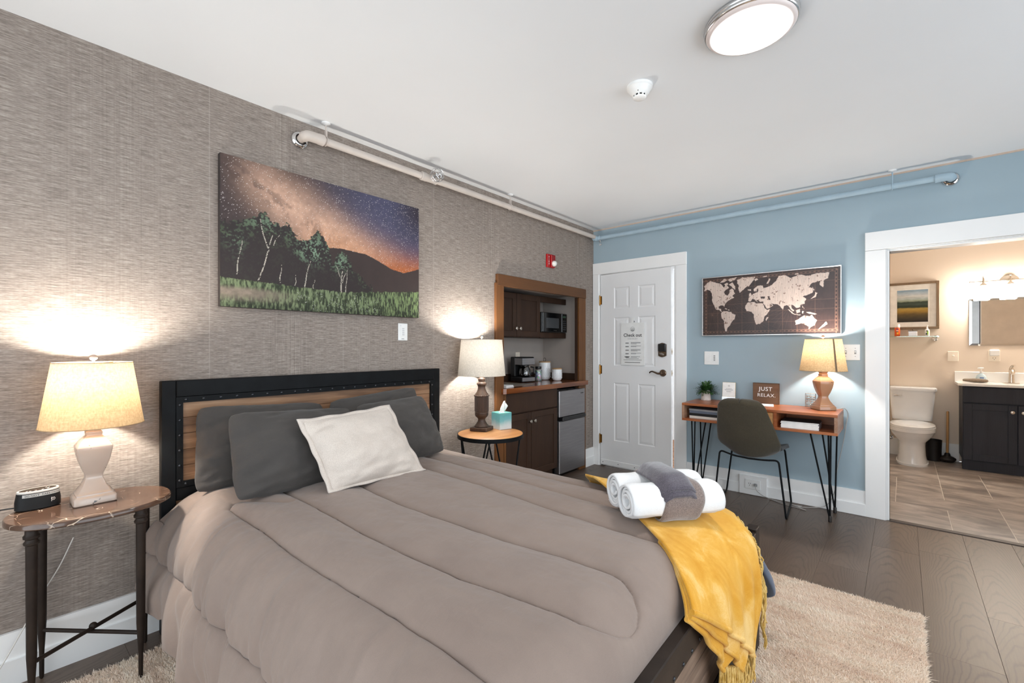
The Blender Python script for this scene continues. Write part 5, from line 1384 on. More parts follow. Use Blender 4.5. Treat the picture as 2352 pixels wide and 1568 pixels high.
def clock():
    cx, cy_, z = .118, -4.163, .6705; rx, ry = .036, .060
    t = thing('clock_speaker', 'black oval clock speaker with white rim and a label strip on the marble table', 'speaker', (cx, cy_, z), math.radians(4))
    R = WM[t.name]
    MB(R).loft([(0, 0, 0, rx * .86, ry * .88, 2.3), (0, 0, .004, rx * 1.0, ry * 1.0, 2.3), (0, 0, .030, rx, ry, 2.3), (0, 0, .062, rx * .93, ry * .92, 2.3)], 56).build('body', pm('matt_black_shell', C(14, 14, 15), .55, Specular_IOR_Level=.25), t, 50)
    MB(R).loft([(0, 0, .0621, rx * .93, ry * .92, 2.3), (0, 0, .067, rx * .93, ry * .92, 2.3), (0, 0, .0685, rx * .90, ry * .90, 2.3), (0, 0, .0688, rx * .80, ry * .83, 2.3), (0, 0, .0680, rx * .78, ry * .81, 2.3)], 56).build('rim', pm('satin_rim', C(178, 172, 164), .5), t, 50)
    MB(R).loft([(0, 0, .0675, rx * .775, ry * .81, 2.3), (0, 0, .0684, rx * .77, ry * .805, 2.3)], 48).build('top_panel', pm('dark_top_panel', C(50, 44, 40), .9, Specular_IOR_Level=.1), t)
    ic = MB(R)
    for u, v in ((-.030, .012), (-.022, .016), (-.008, .017), (.010, .017), (.024, .010), (.028, .002), (.022, -.006)): ic.box(v - .0011, v + .0011, u - .0026, u + .0026, .0684, .0688)
    ic.build('icon', M['white_paint_print'], t, smooth=0)
    def arcpt(s_, h, off):
        # walk along the superellipse front, s_ measured from the middle of the front side
        a = s_ / .052; k = 1 - .07 * (h / .062); e = 2 / 2.3
        return (math.copysign(abs(math.cos(a)) ** e, math.cos(a)) * (rx * k + off), math.copysign(abs(math.sin(a)) ** e, math.sin(a)) * (ry * k + off), h)
    P = np.array([[tuple(R @ Vector(arcpt(s_, h, .0006))) for h in (.0485, .0595)] for s_ in np.linspace(-.042, .079, 40)])
    lb = MB().grid(P).build('label_strip', pm('label_tape', C(176, 172, 166), .6), t, 60)
    text('DO NOT TAKE CHARGING B', .0088, lambda u, v: tuple(R @ Vector(arcpt(-.034 + u * .97, .0511 + v * .95, .0011))), 'lettering', M['black_print'], lb, align='LEFT', bold=.00012)
    sp = [tuple(R @ Vector(arcpt(.032 + (.0075 - .0068 * q) * math.cos(2.2 + q * 9.5), .031 + (.0075 - .0068 * q) * math.sin(2.2 + q * 9.5), .0008))) for q in np.linspace(0, 1, 30)]
    sp = [tuple(R @ Vector(arcpt(.0255, .0215, .0008)))] + sp
    MB().tube(sp, .0010, 6).build('emblem', pm('pale_emblem', C(190, 184, 178), .5), t)
    P = np.array([[tuple(R @ Vector(arcpt(s_, h, .0006))) for h in (.0185, .0195)] for s_ in np.linspace(.024, .042, 8)])
    MB().grid(P).build('mark', M['grey_print'], t, smooth=0)
    o = MB().tube(smoothline([(.085, -4.214, .6745), (.07, -4.235, .673), (.052, -4.258, .668), (.04, -4.275, .60), (.035, -4.29, .45), (.035, -4.30, .20), (.04, -4.30, .012)], 30), .0026, 8).build('power_cord', M['black_plastic'], None, 60)
    tag(o, 'thin black cord hanging from the clock speaker over the marble table edge', 'cord')
    o = MB().tube(smoothline([(.02, -4.06, .50), (.022, -4.10, .40), (.03, -4.155, .30), (.035, -4.20, .20), (.04, -4.26, .08), (.05, -4.30, .012)], 24), .0022, 8).build('lamp_cord', pm('clear_cord', C(214, 210, 204), .35), None, 60)
    tag(o, 'pale clear lamp cord running down the papered wall behind the marble table', 'cord')
    MB()
clock()
def round_table():
    cx, cy_, z, r = .288, -1.92, .645, .236
    t = thing('bedside_table', 'round honey wood bedside table with black metal rim right of the bed', 'bedside table', (cx, cy_, 0))
    MB().lathe([(r - .006, -.018), (r - .004, -.002), (r - .008, 0)], cx, cy_, z, 64).build('wood_top', M['table_wood'], t)
    MB().lathe([(r - .0035, -.030), (r + .001, -.030), (r + .001, -.003), (r - .0035, -.003)], cx, cy_, z, 64, cap=False).build('metal_rim', M['black_iron'], t)
    MB().tube([(cx + .19 * math.cos(a), cy_ + .19 * math.sin(a), .012) for a in np.linspace(0, 2 * math.pi, 49)[:-1]], .006, 8, True).build('base_ring', M['black_iron'], t)
    for k in range(4):
        a = math.radians(-52 + 90 * k)
        for s_ in (-1, 1):
            b = a + s_ * math.radians(45)
            MB().tube([(cx + .212 * math.cos(a + s_ * .03), cy_ + .212 * math.sin(a + s_ * .03), z - .028), (cx + .19 * math.cos(b - s_ * .03), cy_ + .19 * math.sin(b - s_ * .03), .014)], .006, 8).build('leg', M['black_iron'], t)
round_table()
def turned_lamp():
    x, y, z = .172, -1.893, .6455; rot = math.radians(20)
    t = thing('table_lamp', 'turned dark wood table lamp with cream drum shade on the round table', 'table lamp', (x, y, z), rot); R = WM[t.name]
    MB(R).box(-.066, .066, -.066, .066, 0, .026, .003).build('plinth', M['lamp_wood'], t, smooth=0)
    MB(R).lathe([(.052, .0261), (.054, .032), (.050, .038), (.040, .050), (.029, .068), (.0265, .080), (.030, .090), (.044, .102), (.050, .114), (.0505, .122), (.049, .1235), (.051, .126), (.051, .134), (.049, .136), (.0505, .139), (.0505, .250), (.052, .254), (.049, .268), (.036, .285), (.029, .305), (.0275, .322), (.032, .334), (.0375, .341), (.036, .350), (.026, .355), (.023, .360), (.0265, .370), (.026, .381), (.018, .388), (.013, .395), (.0125, .412)], 0, 0, 0, 32).build('turned_body', M['lamp_wood'], t, 35)
    bd = MB(R)
    for k in range(26): a = 2 * math.pi * k / 26; bd.sphere((.0525 * math.cos(a), .0525 * math.sin(a), .256), .0062, 8, 6)
    bd.build('beading', M['lamp_wood'], t)
    for k in range(24): a = 2 * math.pi * k / 24
    fl = MB(R)
    for k in range(28): a = 2 * math.pi * k / 28; fl.tube([(.0506 * math.cos(a), .0506 * math.sin(a), .142), (.0506 * math.cos(a), .0506 * math.sin(a), .246)], .0022, 5)
    fl.build('reeding', M['lamp_wood'], t)
    MB(R).lathe([(.010, .412), (.010, .50), (.016, .502), (.016, .54), (.012, .545)], 0, 0, 0, 16).build('socket', M['brass'], t)
    MB(R).lathe([(.012, .545), (.016, .555), (.028, .58), (.030, .595), (.026, .612), (.012, .623), (.001, .625)], 0, 0, 0, 16).build('bulb', M['bulb_far'], t)
    s0, s1 = .405, .668
    sd = MB(R).lathe([(.176, s0), (.152, s1)], 0, 0, 0, 72, cap=False).build('lamp_shade', M['shade_cream'], t, 60)
    ce = pm('cream_edge', C(206, 196, 182), .9)
    for q_, h_ in ((.1765, s0 + .001), (.1525, s1)): MB(R).tube([(q_ * math.cos(a), q_ * math.sin(a), h_) for a in np.linspace(0, 2 * math.pi, 65)[:-1]], .0016, 6, True).build('shade_edge', ce, sd)
    sp = MB(R)
    for k in range(3): sp.tube([(0, 0, s1 - .006), (.151 * math.cos(k * 2.094), .151 * math.sin(k * 2.094), s1 - .003)], .0017, 6)
    for s_ in (-1, 1): sp.tube([(0, s_ * .012, .465), (0, s_ * .055, .52), (0, s_ * .055, .60), (0, s_ * .02, .655), (0, 0, s1 - .005)], .0016, 6)
    sp.build('harp', M['brass'], t)
    MB(R).tube([(0, 0, s1 - .006), (0, 0, s1 + .012)], .004, 8).sphere((0, 0, s1 + .024), .0145, 16, 10).build('finial', M['chrome'], t)
turned_lamp()
def tissues():
    c = Vector((.234, -1.742, .6455)); rot = math.atan2(-.026, .113) + math.pi / 2
    t = thing('tissue_box', 'teal and white tissue box with a tissue pulled up on the round table', 'tissue box', tuple(c), math.radians(-13)); R = WM[t.name]
    MB(R).box(-.056, .056, -.054, .054, 0, .124, .0015).build('carton', M['tissue_box'], t, smooth=0)
    MB(R).loft([(0, 0, .1241, .030, .018, 2), (0, 0, .1246, .030, .018, 2)], 24).build('opening', M['paper'], t)
    nu, nv = 24, 18; U, V = np.meshgrid(np.linspace(-1, 1, nu), np.linspace(0, 1, nv), indexing='ij')
    xx = .010 * np.sin(U * 5 + V * 2) * (1 - .3 * V) + .012 * V; yy = U * (.027 + .004 * V - .024 * np.clip(V - .35, 0, 1)) + .020 * V + .012 * V * U ** 2
    zz = .122 + V * (.078 + .010 * np.cos(U * 2.0) - .028 * np.clip(U, 0, 1) ** 2)
    o = MB(R).grid(np.stack([xx, yy, zz], -1)).build('tissue', M['paper'], t, 60); solidify(o, .001, 0)
tissues()

# ------------------------------------------------------------------ desk and what stands on it
DK = Matrix.Translation((2.192, -.016, 0))      # local x runs left (negative), y towards the room (negative)
DT = .788
def desk():
    t = thing('desk', 'slim acacia writing desk with two cubbies on black hairpin legs', 'desk', (2.192, -.016, 0), 0.0); R = WM[t.name]
    W, D, z0, z1, th = 1.08, .412, .640, DT, .020
    MB(R).box(-W, 0, -D, 0, z1 - th, z1, .002).build('top', M['desk'], t, smooth=0)
    MB(R).box(-W, 0, -D, 0, z0, z0 + th, .002).build('bottom', M['desk'], t, smooth=0)
    for a in (-W, -.020): MB(R).box(a, a + .020, -D + .001, -.001, z0 + th, z1 - th, 0).build('side', M['desk_side'], t, smooth=0)
    for a in (-.725, -.395): MB(R).box(a, a + .022, -D + .003, -.02, z0 + th, z1 - th, 0).build('divider', M['desk'], t, smooth=0)
    MB(R).box(-W + .02, -.02, -.019, -.004, z0 + th, z1 - th).build('back', M['desk'], t, smooth=0)
    MB(R).box(-.700, -.398, -D + .004, -D + .022, z0 + th + .003, z1 - th - .003, .002).box(-.690, -.408, -D + .0225, -.06, z0 + th + .003, z0 + th + .012).build('drawer', M['desk_drawer'], t, smooth=0)
    # hairpin legs: two rods meeting at a black cap
    def leg(fx, fy, tops):
        m = MB(R)
        for (a, b) in tops: m.tube([(a, b, z0 + .001), (fx, fy, .014)], .0058, 8)
        xs_ = [a for a, b in tops]; ys_ = [b for a, b in tops]
        m.box(min(xs_) - .012, max(xs_) + .012, min(ys_) - .012, max(ys_) + .012, z0 - .003, z0 - .0002, 0)
        l = m.build('leg', M['black_iron'], t); MB(R).lathe([(.0115, 0.0005), (.0115, .038), (.009, .044)], fx, fy, 0, 12).build('foot_cap', M['rubber'], l)
    leg(-.055, -.300, [(-.060, -.345), (-.170, -.345), (-.055, -.25)]); leg(-.048, -.060, [(-.035, -.055), (-.135, -.055)])
    leg(-1.02, -.300, [(-1.02, -.345), (-.905, -.345), (-1.025, -.25)]); leg(-1.03, -.060, [(-1.045, -.055), (-.945, -.055)])
desk()
def on_desk(x, y): v = DK @ Vector((x, y, 0)); return v.x, v.y
def desk_items():
    z = DT + .0005
    px, py = 1.205, -.098
    t = thing('potted_plant', 'small leafy green plant in a white concrete pot on the desk', 'plant', (px, py, z))
    MB().lathe([(.040, 0), (.0415, .003), (.033, .088), (.030, .090), (.0285, .086), (.028, .078)], px, py, z, 28).build('pot', M['concrete'], t, 35)
    MB().lathe([(.028, .074), (.001, .080)], px, py, z, 20).build('soil', M['dark'], t)
    V = []; F = []
    for k in range(150):
        a = rnd.random() * 2 * math.pi; el = rnd.uniform(.05, 1.5); L = rnd.uniform(.065, .125) * (1.0 if el > .4 else .85); base = Vector((px + .02 * math.cos(a) * rnd.random(), py + .02 * math.sin(a) * rnd.random(), z + .078))
        d = Vector((math.cos(a) * math.cos(el), math.sin(a) * math.cos(el), math.sin(el))); prev = base
        for i in range(1, 8):
            s_ = i / 7; p = base + d * L * s_ + Vector((0, 0, -.035 * s_ * s_)); 
            if p.y > -.006: p.y = -.006
            seg = (p - prev).normalized(); side = seg.cross(Vector((0, 0, 1))); side = side.normalized() if side.length > .01 else Vector((1, 0, 0)); up = side.cross(seg)
            for sg in (-1, 1, .2):
                ln = .021 * (1.1 - .5 * s_); dd = (side * sg + seg * .9 + up * rnd.uniform(-.3, .5)).normalized(); tip = p + dd * ln
                if tip.y > -.004: tip.y = -.004
                wv = dd.cross(up).normalized() * .0034 if dd.cross(up).length > .01 else Vector((.003, 0, 0)); mid = p + dd * ln * .5
                if mid.y > -.004: mid.y = -.004
                b = len(V); V += [tuple(p), tuple(mid + wv), tuple(tip), tuple(mid - wv)]; F.append((b, b + 1, b + 2, b + 3))
            prev = p
    f = MB(); f.add(V, F); o = f.build('foliage', M['green_leaf'], t, smooth=0); o['kind'] = 'stuff'
    # card in a clear stand
    cx, cy_ = 1.392, -.095; A = math.radians(4)
    t = thing('card_stand', 'white printed card with gold edge in a clear stand on the desk', 'card', (cx, cy_, z), A); R = WM[t.name]
    lean = Matrix.Rotation(math.radians(-9), 4, 'X'); RL = R @ lean
    MB(RL).box(-.050, .050, .0, .003, .010, .165).build('card', M['paper'], t, smooth=0)
    MB(RL).box(-.052, .052, .0032, .0055, .004, .167, .0005).build('gold_back', M['gold'], t, smooth=0)
    MB(RL).box(-.0525, .0525, -.004, -.0015, .002, .042).build('clear_lip', M['glass'], t, smooth=0); MB(RL).box(-.0525, .0525, -.004, -.0014, .0425, .0442).box(-.0525, .0525, -.006, .006, .0, .0035).build('gold_line', M['gold'], t, smooth=0)
    p = MB(RL)
    for zz, hw in ((.112, .024), (.104, .034), (.098, .032)): p.box(-hw, hw, -.0006, .0, zz, zz + .0018)
    for k in range(5): p.box(-.018 + k * .008, -.0135 + k * .008, -.0006, .0, .084, .0885)
    p.tube([(.006 * math.cos(a), -.0006, .137 + .006 * math.sin(a)) for a in np.linspace(0, 6.283, 16)[:-1]], .0007, 5, True).tube([(.0035 * math.cos(a), -.0006, .137 + .0035 * math.sin(a)) for a in np.linspace(math.pi * 1.1, math.pi * 1.9, 8)], .0009, 5)
    p.build('small_print', M['grey_print'], t, smooth=0)['kind'] = 'stuff'
    # JUST RELAX. block
    cx, cy_ = 1.672, -.052; A = math.radians(2)
    t = thing('wooden_sign', 'brown plank sign reading JUST RELAX. standing on the desk', 'sign', (cx, cy_, z), A); R = WM[t.name]
    for k in range(3): MB(R).box(-.094, .094, -.006, .0, .0005 + k * .056, .056 + k * .056, .0008).build('plank', M['sign_wood'], t, smooth=0)
    f = MB(R).box(-.096, -.0945, -.008, .028, 0, .171).box(.0945, .096, -.008, .028, 0, .171).box(-.096, .096, -.008, .028, .1692, .171).box(-.0945, .0945, .001, .026, .001, .168)
    f.build('block', M['sign_wood'], t, smooth=0)
    fn = lambda ox, oz: (lambda u, v: tuple(R @ Vector((ox + u, -.0066, oz + v))))
    text('JUST', .046, fn(-.002, .108), 'lettering', M['white_paint_print'], t, bold=.0004, spacing=1.08)
    text('RELAX.', .040, fn(.004, .058), 'lettering', M['white_paint_print'], t, bold=.0002, spacing=1.08)
    # folded card lying in front of the sign
    X = Matrix.Translation((1.685, -.185, z)) @ Matrix.Rotation(math.radians(12), 4, 'Z')
    m = MB(X).box(-.068, .068, -.05, .06, 0, .0012).prism([(-.05, .0014), (.06, .0014), (.06, .0024), (.0, .014)], (-.066, .066), lambda u, v, d: (d, u, v))
    tag(m.build('folded_paper', M['paper'], None, smooth=0), 'folded white paper card lying on the desk below the wooden sign', 'paper')
    # little wire holder with crystals
    cx, cy_ = 1.985, -.052
    t = thing('wire_holder', 'small silver wire holder with glass beads beside the desk lamp', 'holder', (cx, cy_, z))
    m = MB()
    for sx in (-.033, .033):
        for sy in (-.014, .014): m.tube([(cx + sx, cy_ + sy, z), (cx + sx, cy_ + sy, z + .108)], .0018, 6)
    for zz in (.012, .030, .048, .066, .086, .106):
        m.tube([(cx - .033, cy_ - .014, z + zz), (cx + .033, cy_ - .014, z + zz), (cx + .033, cy_ + .014, z + zz), (cx - .033, cy_ + .014, z + zz)], .0014, 6, True)
    m.tube([(cx, cy_ - .014, z + .002), (cx, cy_ - .014, z + .106)], .0013, 6); m.build('wire_frame', M['silver'], t)
    c = MB()
    for k in range(9): c.sphere((cx - .024 + .024 * (k % 3), cy_, z + .014 + .034 * (k // 3)), .010, 8, 6)
    c.build('glass_beads', M['crystal'], t)
    MB().box(cx - .028, cx + .028, cy_ - .006, cy_ + .006, z + .06, z + .068, .002).build('dark_card', M['black_plastic'], t)
    # magazines
    def stack(x0, y0, n, w_, d, ths, cols, names, rots, z_):
        for k in range(n):
            X = DK @ Matrix.Translation((x0, y0, z_)) @ Matrix.Rotation(rots[k], 4, 'Z'); th = ths[k]
            t = thing(names[k][0], names[k][1], names[k][2], tuple(X.translation), 0, names[k][3])
            MB(X).box(-w_ / 2, w_ / 2, -d / 2, d / 2, .0008, th - .0008).build('pages', M['paper'], t, smooth=0)
            cv = MB(X)
            if names[k][0] == 'book': cv.box(-w_ / 2, w_ / 2, -d / 2 - .001, -d / 2, .0008, th - .0008)
            cv.box(-w_ / 2 - .001, w_ / 2 + .001, -d / 2 - .001, d / 2 + .001, 0, .0008).box(-w_ / 2 - .001, w_ / 2 + .001, -d / 2 - .001, d / 2 + .001, th - .0008, th).box(w_ / 2, w_ / 2 + .001, -d / 2, d / 2, .0008, th - .0008).build('cover', cols[k], t, smooth=0)
            z_ += th + .0004
    g1, g2, g3 = pm('grey_cover', C(150, 150, 152), .4), pm('slate_cover', C(92, 100, 116), .4), pm('cream_cover', C(214, 206, 196), .4)
    nm = lambda s_: ('book', s_, 'book', 'books in the left desk cubby')
    stack(-.895, -.262, 4, .275, .21, (.020, .022, .020, .014), (g3, M['black_plastic'], g2, g1), [nm('cream book at the bottom of the pile in the left desk cubby'), nm('black cover standing in for the shaded gap second from the bottom in the left desk cubby'), nm('slate blue covered book second from the top in the left desk cubby'), nm('grey covered book on top of the pile in the left desk cubby')], (.02, -.03, .01, -.05), .6605)  # the black one takes the place of a dark, shaded gap
    nm = lambda s_: ('magazine', s_, 'magazine', 'magazines in the right desk cubby')
    w4 = [pm('pale_cover_%s' % c, C(*v), .4) for c, v in (('a', (206, 204, 208)), ('b', (226, 222, 220)), ('c', (196, 194, 200)), ('d', (224, 222, 224)), ('e', (60, 58, 62)))]
    stack(-.235, -.275, 5, .235, .21, (.011, .010, .010, .009, .008), w4, [nm('pale magazine at the bottom of the stack in the right desk cubby'), nm('off white magazine second from the bottom in the right desk cubby'), nm('pale grey magazine in the middle of the stack in the right desk cubby'), nm('white magazine second from the top in the right desk cubby'), nm('dark covered magazine on top of the stack in the right desk cubby')], (.03, .02, .045, .0, .05), .6605)
    X = DK @ Matrix.Translation((-.915, -.06, .6605)); o = MB(X).box(-.06, .06, -.03, .03, 0, .10, .004).build('blue_box', pm('deep_blue_card', C(30, 84, 110), .4), None, smooth=0); tag(o, 'dark blue box at the back of the left desk cubby behind the books', 'box')
desk_items()
urn_lamp((2.078, -.158, DT + .0005), math.radians(38), 'ceramic urn table lamp with a seamed shade on the desk, warm light in its colour', M['bulb_desk'], M['ceramic_warm_lit'], seam=math.radians(-38 - 52))

# ------------------------------------------------------------------ desk chair
def chair():
    t = thing('desk_chair', 'olive fabric shell chair with black wire sled legs at the desk', 'chair', (1.63, -.30, 0), 0)
    nu, nv = 37, 46
    vv = 1 - (1 - np.linspace(0, 1, nv)) ** 1.5; uu = np.linspace(-1, 1, nu); U, V = np.meshgrid(uu, vv, indexing='ij')
    hw = np.interp(V, [0, .10, .2, .5, .85, 1], [.16, .200, .213, .197, .165, .156])
    tt = np.clip((V - .86) / .14, 0, 1); hw = hw * (1 - tt ** 3.2 * .9999) ** (1 / 3.2)
    cx = 1.640 - .022 * V
    zc = .430 + .422 * V; zb = zc + .048 * (np.abs(U) ** 2) * (1 - V) ** 2
    y = -.490 - .145 * V ** 1.15 + .055 * np.abs(U) ** 2.2 * (1 - .4 * V) + .035 * (1 - V) ** 6
    X = cx + U * hw; X = X + .10 * (y + .5) * 0
    P = np.stack([X, y - .055 * (X - 1.64), zb], -1)
    b = MB().grid(P).build('backrest', M['chair'], t, 70); solidify(b, .024, 1)
    rim = [tuple(p) for p in P[0, 6:-1]] + [tuple(p) for p in P[::2, -1]][1:-1] + [tuple(p) for p in P[-1, 6:-1]][::-1]
    S_, T = np.meshgrid(np.linspace(-1, 1, 29), np.linspace(0, 1, 26), indexing='ij')
    sw = np.interp(T, [0, .2, .7, 1], [.17, .212, .226, .20]); tt = np.clip((T - .85) / .15, 0, 1); sw = sw * (1 - .6 * tt ** 3)
    xs_ = 1.640 + S_ * sw; ys_ = -.462 + .395 * T; zs_ = .432 + .012 * np.sin(T * 3.1) + .050 * np.abs(S_) ** 2.4 * (1 - .45 * T) - .02 * tt ** 2
    s = MB().grid(np.stack([xs_, ys_ - .055 * (xs_ - 1.64), zs_], -1)).build('seat', M['chair_seat'], t, 70); solidify(s, .026, 1)
    def wire(pts, name): MB().tube(smooth_poly(pts), .0068, 10).build(name, M['black_iron'], t, 60)
    def smooth_poly(pts, r=.03, n=6):
        pts = [Vector(p) for p in pts]; out = [pts[0]]
        for i in range(1, len(pts) - 1):
            a, b_, c = pts[i - 1], pts[i], pts[i + 1]; d1 = (a - b_); d2 = (c - b_); k = min(r, d1.length * .45, d2.length * .45); p0 = b_ + d1.normalized() * k; p1 = b_ + d2.normalized() * k
            for q in range(n + 1): s_ = q / n; out.append(p0 * (1 - s_) ** 2 + b_ * 2 * s_ * (1 - s_) + p1 * s_ ** 2)
        return out + [pts[-1]]
    RR, RL, FR, FL = (1.893, -.492, .0075), (1.398, -.515, .0075), (1.852, -.040, .0075), (1.365, -.050, .0075)
    RRt, RLt, FRt, FLt = (1.842, -.478, .424), (1.428, -.462, .440), (1.812, -.075, .442), (1.425, -.080, .440)
    wire([(1.64, -.475, .408), (1.75, -.478, .412), RRt, RR, FR, FRt, (1.72, -.09, .418), (1.62, -.09, .416)], 'sled_frame')
    wire([(1.64, -.475, .408), (1.53, -.468, .414), RLt, RL, FL, FLt, (1.53, -.09, .418), (1.62, -.09, .416)], 'sled_frame')
chair()

# ------------------------------------------------------------------ on the blue wall
def world_map():
    x0, x1, z0, z1 = 1.150, 2.181, 1.360, 1.887
    t = thing('map_picture', 'framed dark brown world map picture on the blue wall above the desk', 'picture', ((x0 + x1) / 2, -.015, z0))
    fw = .007
    f = MB().box(x0, x1, -.034, -.002, z0, z0 + fw, .001).box(x0, x1, -.034, -.002, z1 - fw, z1, .001).box(x0, x0 + fw, -.034, -.002, z0 + fw, z1 - fw, .001).box(x1 - fw, x1, -.034, -.002, z0 + fw, z1 - fw, .001)
    f.build('frame', M['silver'], t, smooth=0); MB().box(x0 + fw, x1 - fw, -.0265, -.003, z0 + fw, z1 - fw).build('backing', M['canvas_side'], t, smooth=0)
    nu, nv = 520, 262; U, V = np.meshgrid(np.linspace(0, 1, nu), np.linspace(0, 1, nv), indexing='ij'); A_ = 1.96
    def uv(p):
        p = np.array(p, float); s = (p[:, 0] - 232) / 1290.0; top = 258 - 128 * s; bot = 773 - 12 * s
        return np.c_[s * 515 / (631 * (1 - s) + s * 515), (bot - p[:, 1]) / (bot - top)]
    land = [[(248, 370), (262, 345), (250, 325), (290, 295), (330, 275), (380, 285), (430, 290), (470, 300), (500, 330), (530, 300), (560, 330), (520, 352), (500, 372), (515, 395), (545, 388), (562, 370), (572, 350), (590, 338), (612, 350), (627, 385), (598, 408), (622, 420), (580, 435), (555, 450), (530, 470), (508, 490), (500, 512), (492, 498), (460, 497), (436, 505), (438, 530), (465, 528), (466, 545), (480, 560), (452, 545), (430, 538), (400, 530), (386, 510), (368, 485), (352, 455), (354, 420), (348, 390), (330, 362), (290, 355), (262, 370)],
            [(450, 285), (480, 265), (500, 250), (540, 258), (500, 280)], [(545, 255), (600, 240), (650, 232), (620, 262), (570, 275)], [(560, 300), (600, 280), (632, 318), (628, 350), (598, 330)], [(505, 300), (540, 285), (552, 300), (520, 312)],
            [(650, 260), (700, 235), (770, 228), (842, 225), (820, 260), (780, 310), (735, 332), (682, 375), (665, 350), (670, 310), (655, 290)],
            [(472, 560), (495, 548), (540, 550), (580, 557), (592, 570), (635, 580), (625, 620), (592, 650), (570, 680), (545, 700), (532, 740), (515, 735), (503, 690), (500, 640), (472, 612), (463, 585)],
            [(770, 450), (775, 420), (800, 405), (822, 385), (850, 372), (872, 362), (830, 362), (826, 340), (860, 308), (912, 305), (920, 330), (960, 320), (1000, 300), (1030, 270), (1060, 215), (1110, 205), (1160, 235), (1230, 205), (1300, 215), (1380, 190), (1450, 187), (1440, 240), (1412, 260), (1405, 328), (1380, 300), (1388, 262), (1330, 285), (1300, 320), (1332, 335), (1332, 372), (1290, 400), (1256, 410), (1280, 432), (1270, 480), (1240, 490), (1238, 512), (1205, 518), (1182, 492), (1163, 488), (1172, 525), (1192, 550), (1178, 552), (1150, 512), (1130, 490), (1107, 500), (1094, 537), (1072, 500), (1050, 482), (1000, 478), (1010, 496), (970, 520), (947, 524), (917, 475), (922, 458), (886, 458), (870, 440), (852, 442), (872, 468), (842, 440), (815, 432), (800, 455), (780, 458)],
            [(760, 470), (832, 460), (850, 475), (912, 475), (935, 520), (955, 537), (985, 530), (950, 578), (932, 600), (922, 640), (890, 666), (848, 675), (830, 620), (826, 582), (800, 552), (756, 547), (738, 515), (742, 492)],
            [(955, 600), (970, 605), (950, 641), (941, 630)],
            [(1200, 640), (1240, 610), (1268, 590), (1300, 600), (1328, 587), (1345, 620), (1361, 640), (1345, 682), (1310, 702), (1280, 680), (1250, 664), (1200, 677)],
            [(1135, 530), (1150, 535), (1190, 575), (1180, 580)], [(1200, 545), (1232, 528), (1236, 560), (1208, 572)], [(1282, 558), (1315, 560), (1358, 575), (1345, 584), (1305, 575)], [(1188, 578), (1240, 582), (1238, 589), (1190, 584)], [(1250, 545), (1262, 550), (1258, 575), (1250, 570)], [(1245, 490), (1258, 510), (1268, 530), (1255, 520)],
            [(1330, 322), (1342, 345), (1338, 360)], [(1352, 370), (1368, 380), (1352, 420), (1316, 437), (1345, 402)], [(1425, 650), (1437, 672), (1420, 692), (1370, 726), (1392, 700)], [(775, 385), (795, 372), (802, 408), (780, 408)], [(764, 345), (800, 343), (796, 357), (770, 357)], [(1299, 705), (1314, 706), (1305, 722)], [(948, 292), (975, 242), (986, 243), (966, 288)], [(830, 250), (860, 238), (870, 248), (845, 265)], [(910, 222), (950, 212), (955, 220), (925, 228)], [(1190, 196), (1225, 192), (1228, 203), (1200, 206)], [(505, 520), (530, 523), (545, 535), (520, 530)], [(548, 532), (568, 535), (566, 543), (550, 540)]]
    sea = [[(500, 372), (530, 352), (562, 360), (560, 385), (540, 405), (512, 392)], [(893, 410), (936, 408), (932, 428), (898, 430)], [(958, 405), (977, 405), (987, 440), (968, 440)], [(912, 478), (922, 476), (955, 524), (944, 526)], [(975, 480), (990, 484), (1006, 495), (996, 498)], [(855, 345), (865, 325), (872, 350), (864, 372), (856, 366)]]
    jx = (fbm(U * A_, V, 30, 3, 60) - .5) * .009; jy = (fbm(U * A_ + 7, V, 30, 3, 66) - .5) * .015; UU, VV = U + jx, V + jy
    def inside(poly):
        q = uv(poly); r = np.zeros(U.shape, bool); j = len(q) - 1
        for i in range(len(q)):
            (xi, yi), (xj, yj) = q[i], q[j]
            if yi != yj: r ^= ((yi > VV) != (yj > VV)) & (UU < (xj - xi) * (VV - yi) / (yj - yi) + xi)
            j = i
        return r
    L = np.zeros(U.shape, bool)
    for p in land: L |= inside(p)
    for p in sea: L &= ~inside(p)
    st = fbm(U * 60, V * 3.0, 4, 4, 70)[..., None]; n = fbm(U * A_, V, 6, 4, 75)[..., None]
    img = srgb([48, 33, 30]) * (.55 + .9 * n) * (.8 + .5 * st)
    ln = srgb([150, 112, 92])
    def line(mask, k=.6): img[mask] = img[mask] * (1 - k) + ln * k
    for u in (.125, .32, .42, .52, .62, .72, .84): line(np.abs(U - u) < .0012, .45)
    for v in (.20, .38, .52, .80): line(np.abs(V - v) < .0024, .35)
    for (ux, vx) in ((.22, .60), (.68, .45), (.42, .25), (.08, .35)):
        for k in range(14):
            a = k * math.pi / 14; dd = np.abs((U - ux) * A_ * math.sin(a) - (V - vx) * math.cos(a)); line((dd < .0016) & (np.hypot((U - ux) * A_, V - vx) < .42), .16)
    land_c = srgb([206, 186, 174]) * (.72 + .5 * st); spots = fbm(U * A_, V, 40, 3, 90)[..., None]; land_c = np.where(spots > .74, srgb([120, 92, 78]), land_c)
    img[L] = land_c[L]
    for b, w_ in ((.018, .0022), (.034, .0016)):
        bu = b / A_ * 1.9
        line(((np.abs(U - bu) < w_ / 1.6) | (np.abs(U - 1 + bu) < w_ / 1.6)) & (V > b * 1.9) & (V < 1 - b * 1.9), .7); line(((np.abs(V - b * 1.9) < w_ * 1.4) | (np.abs(V - 1 + b * 1.9) < w_ * 1.4)) & (U > bu) & (U < 1 - bu), .7)
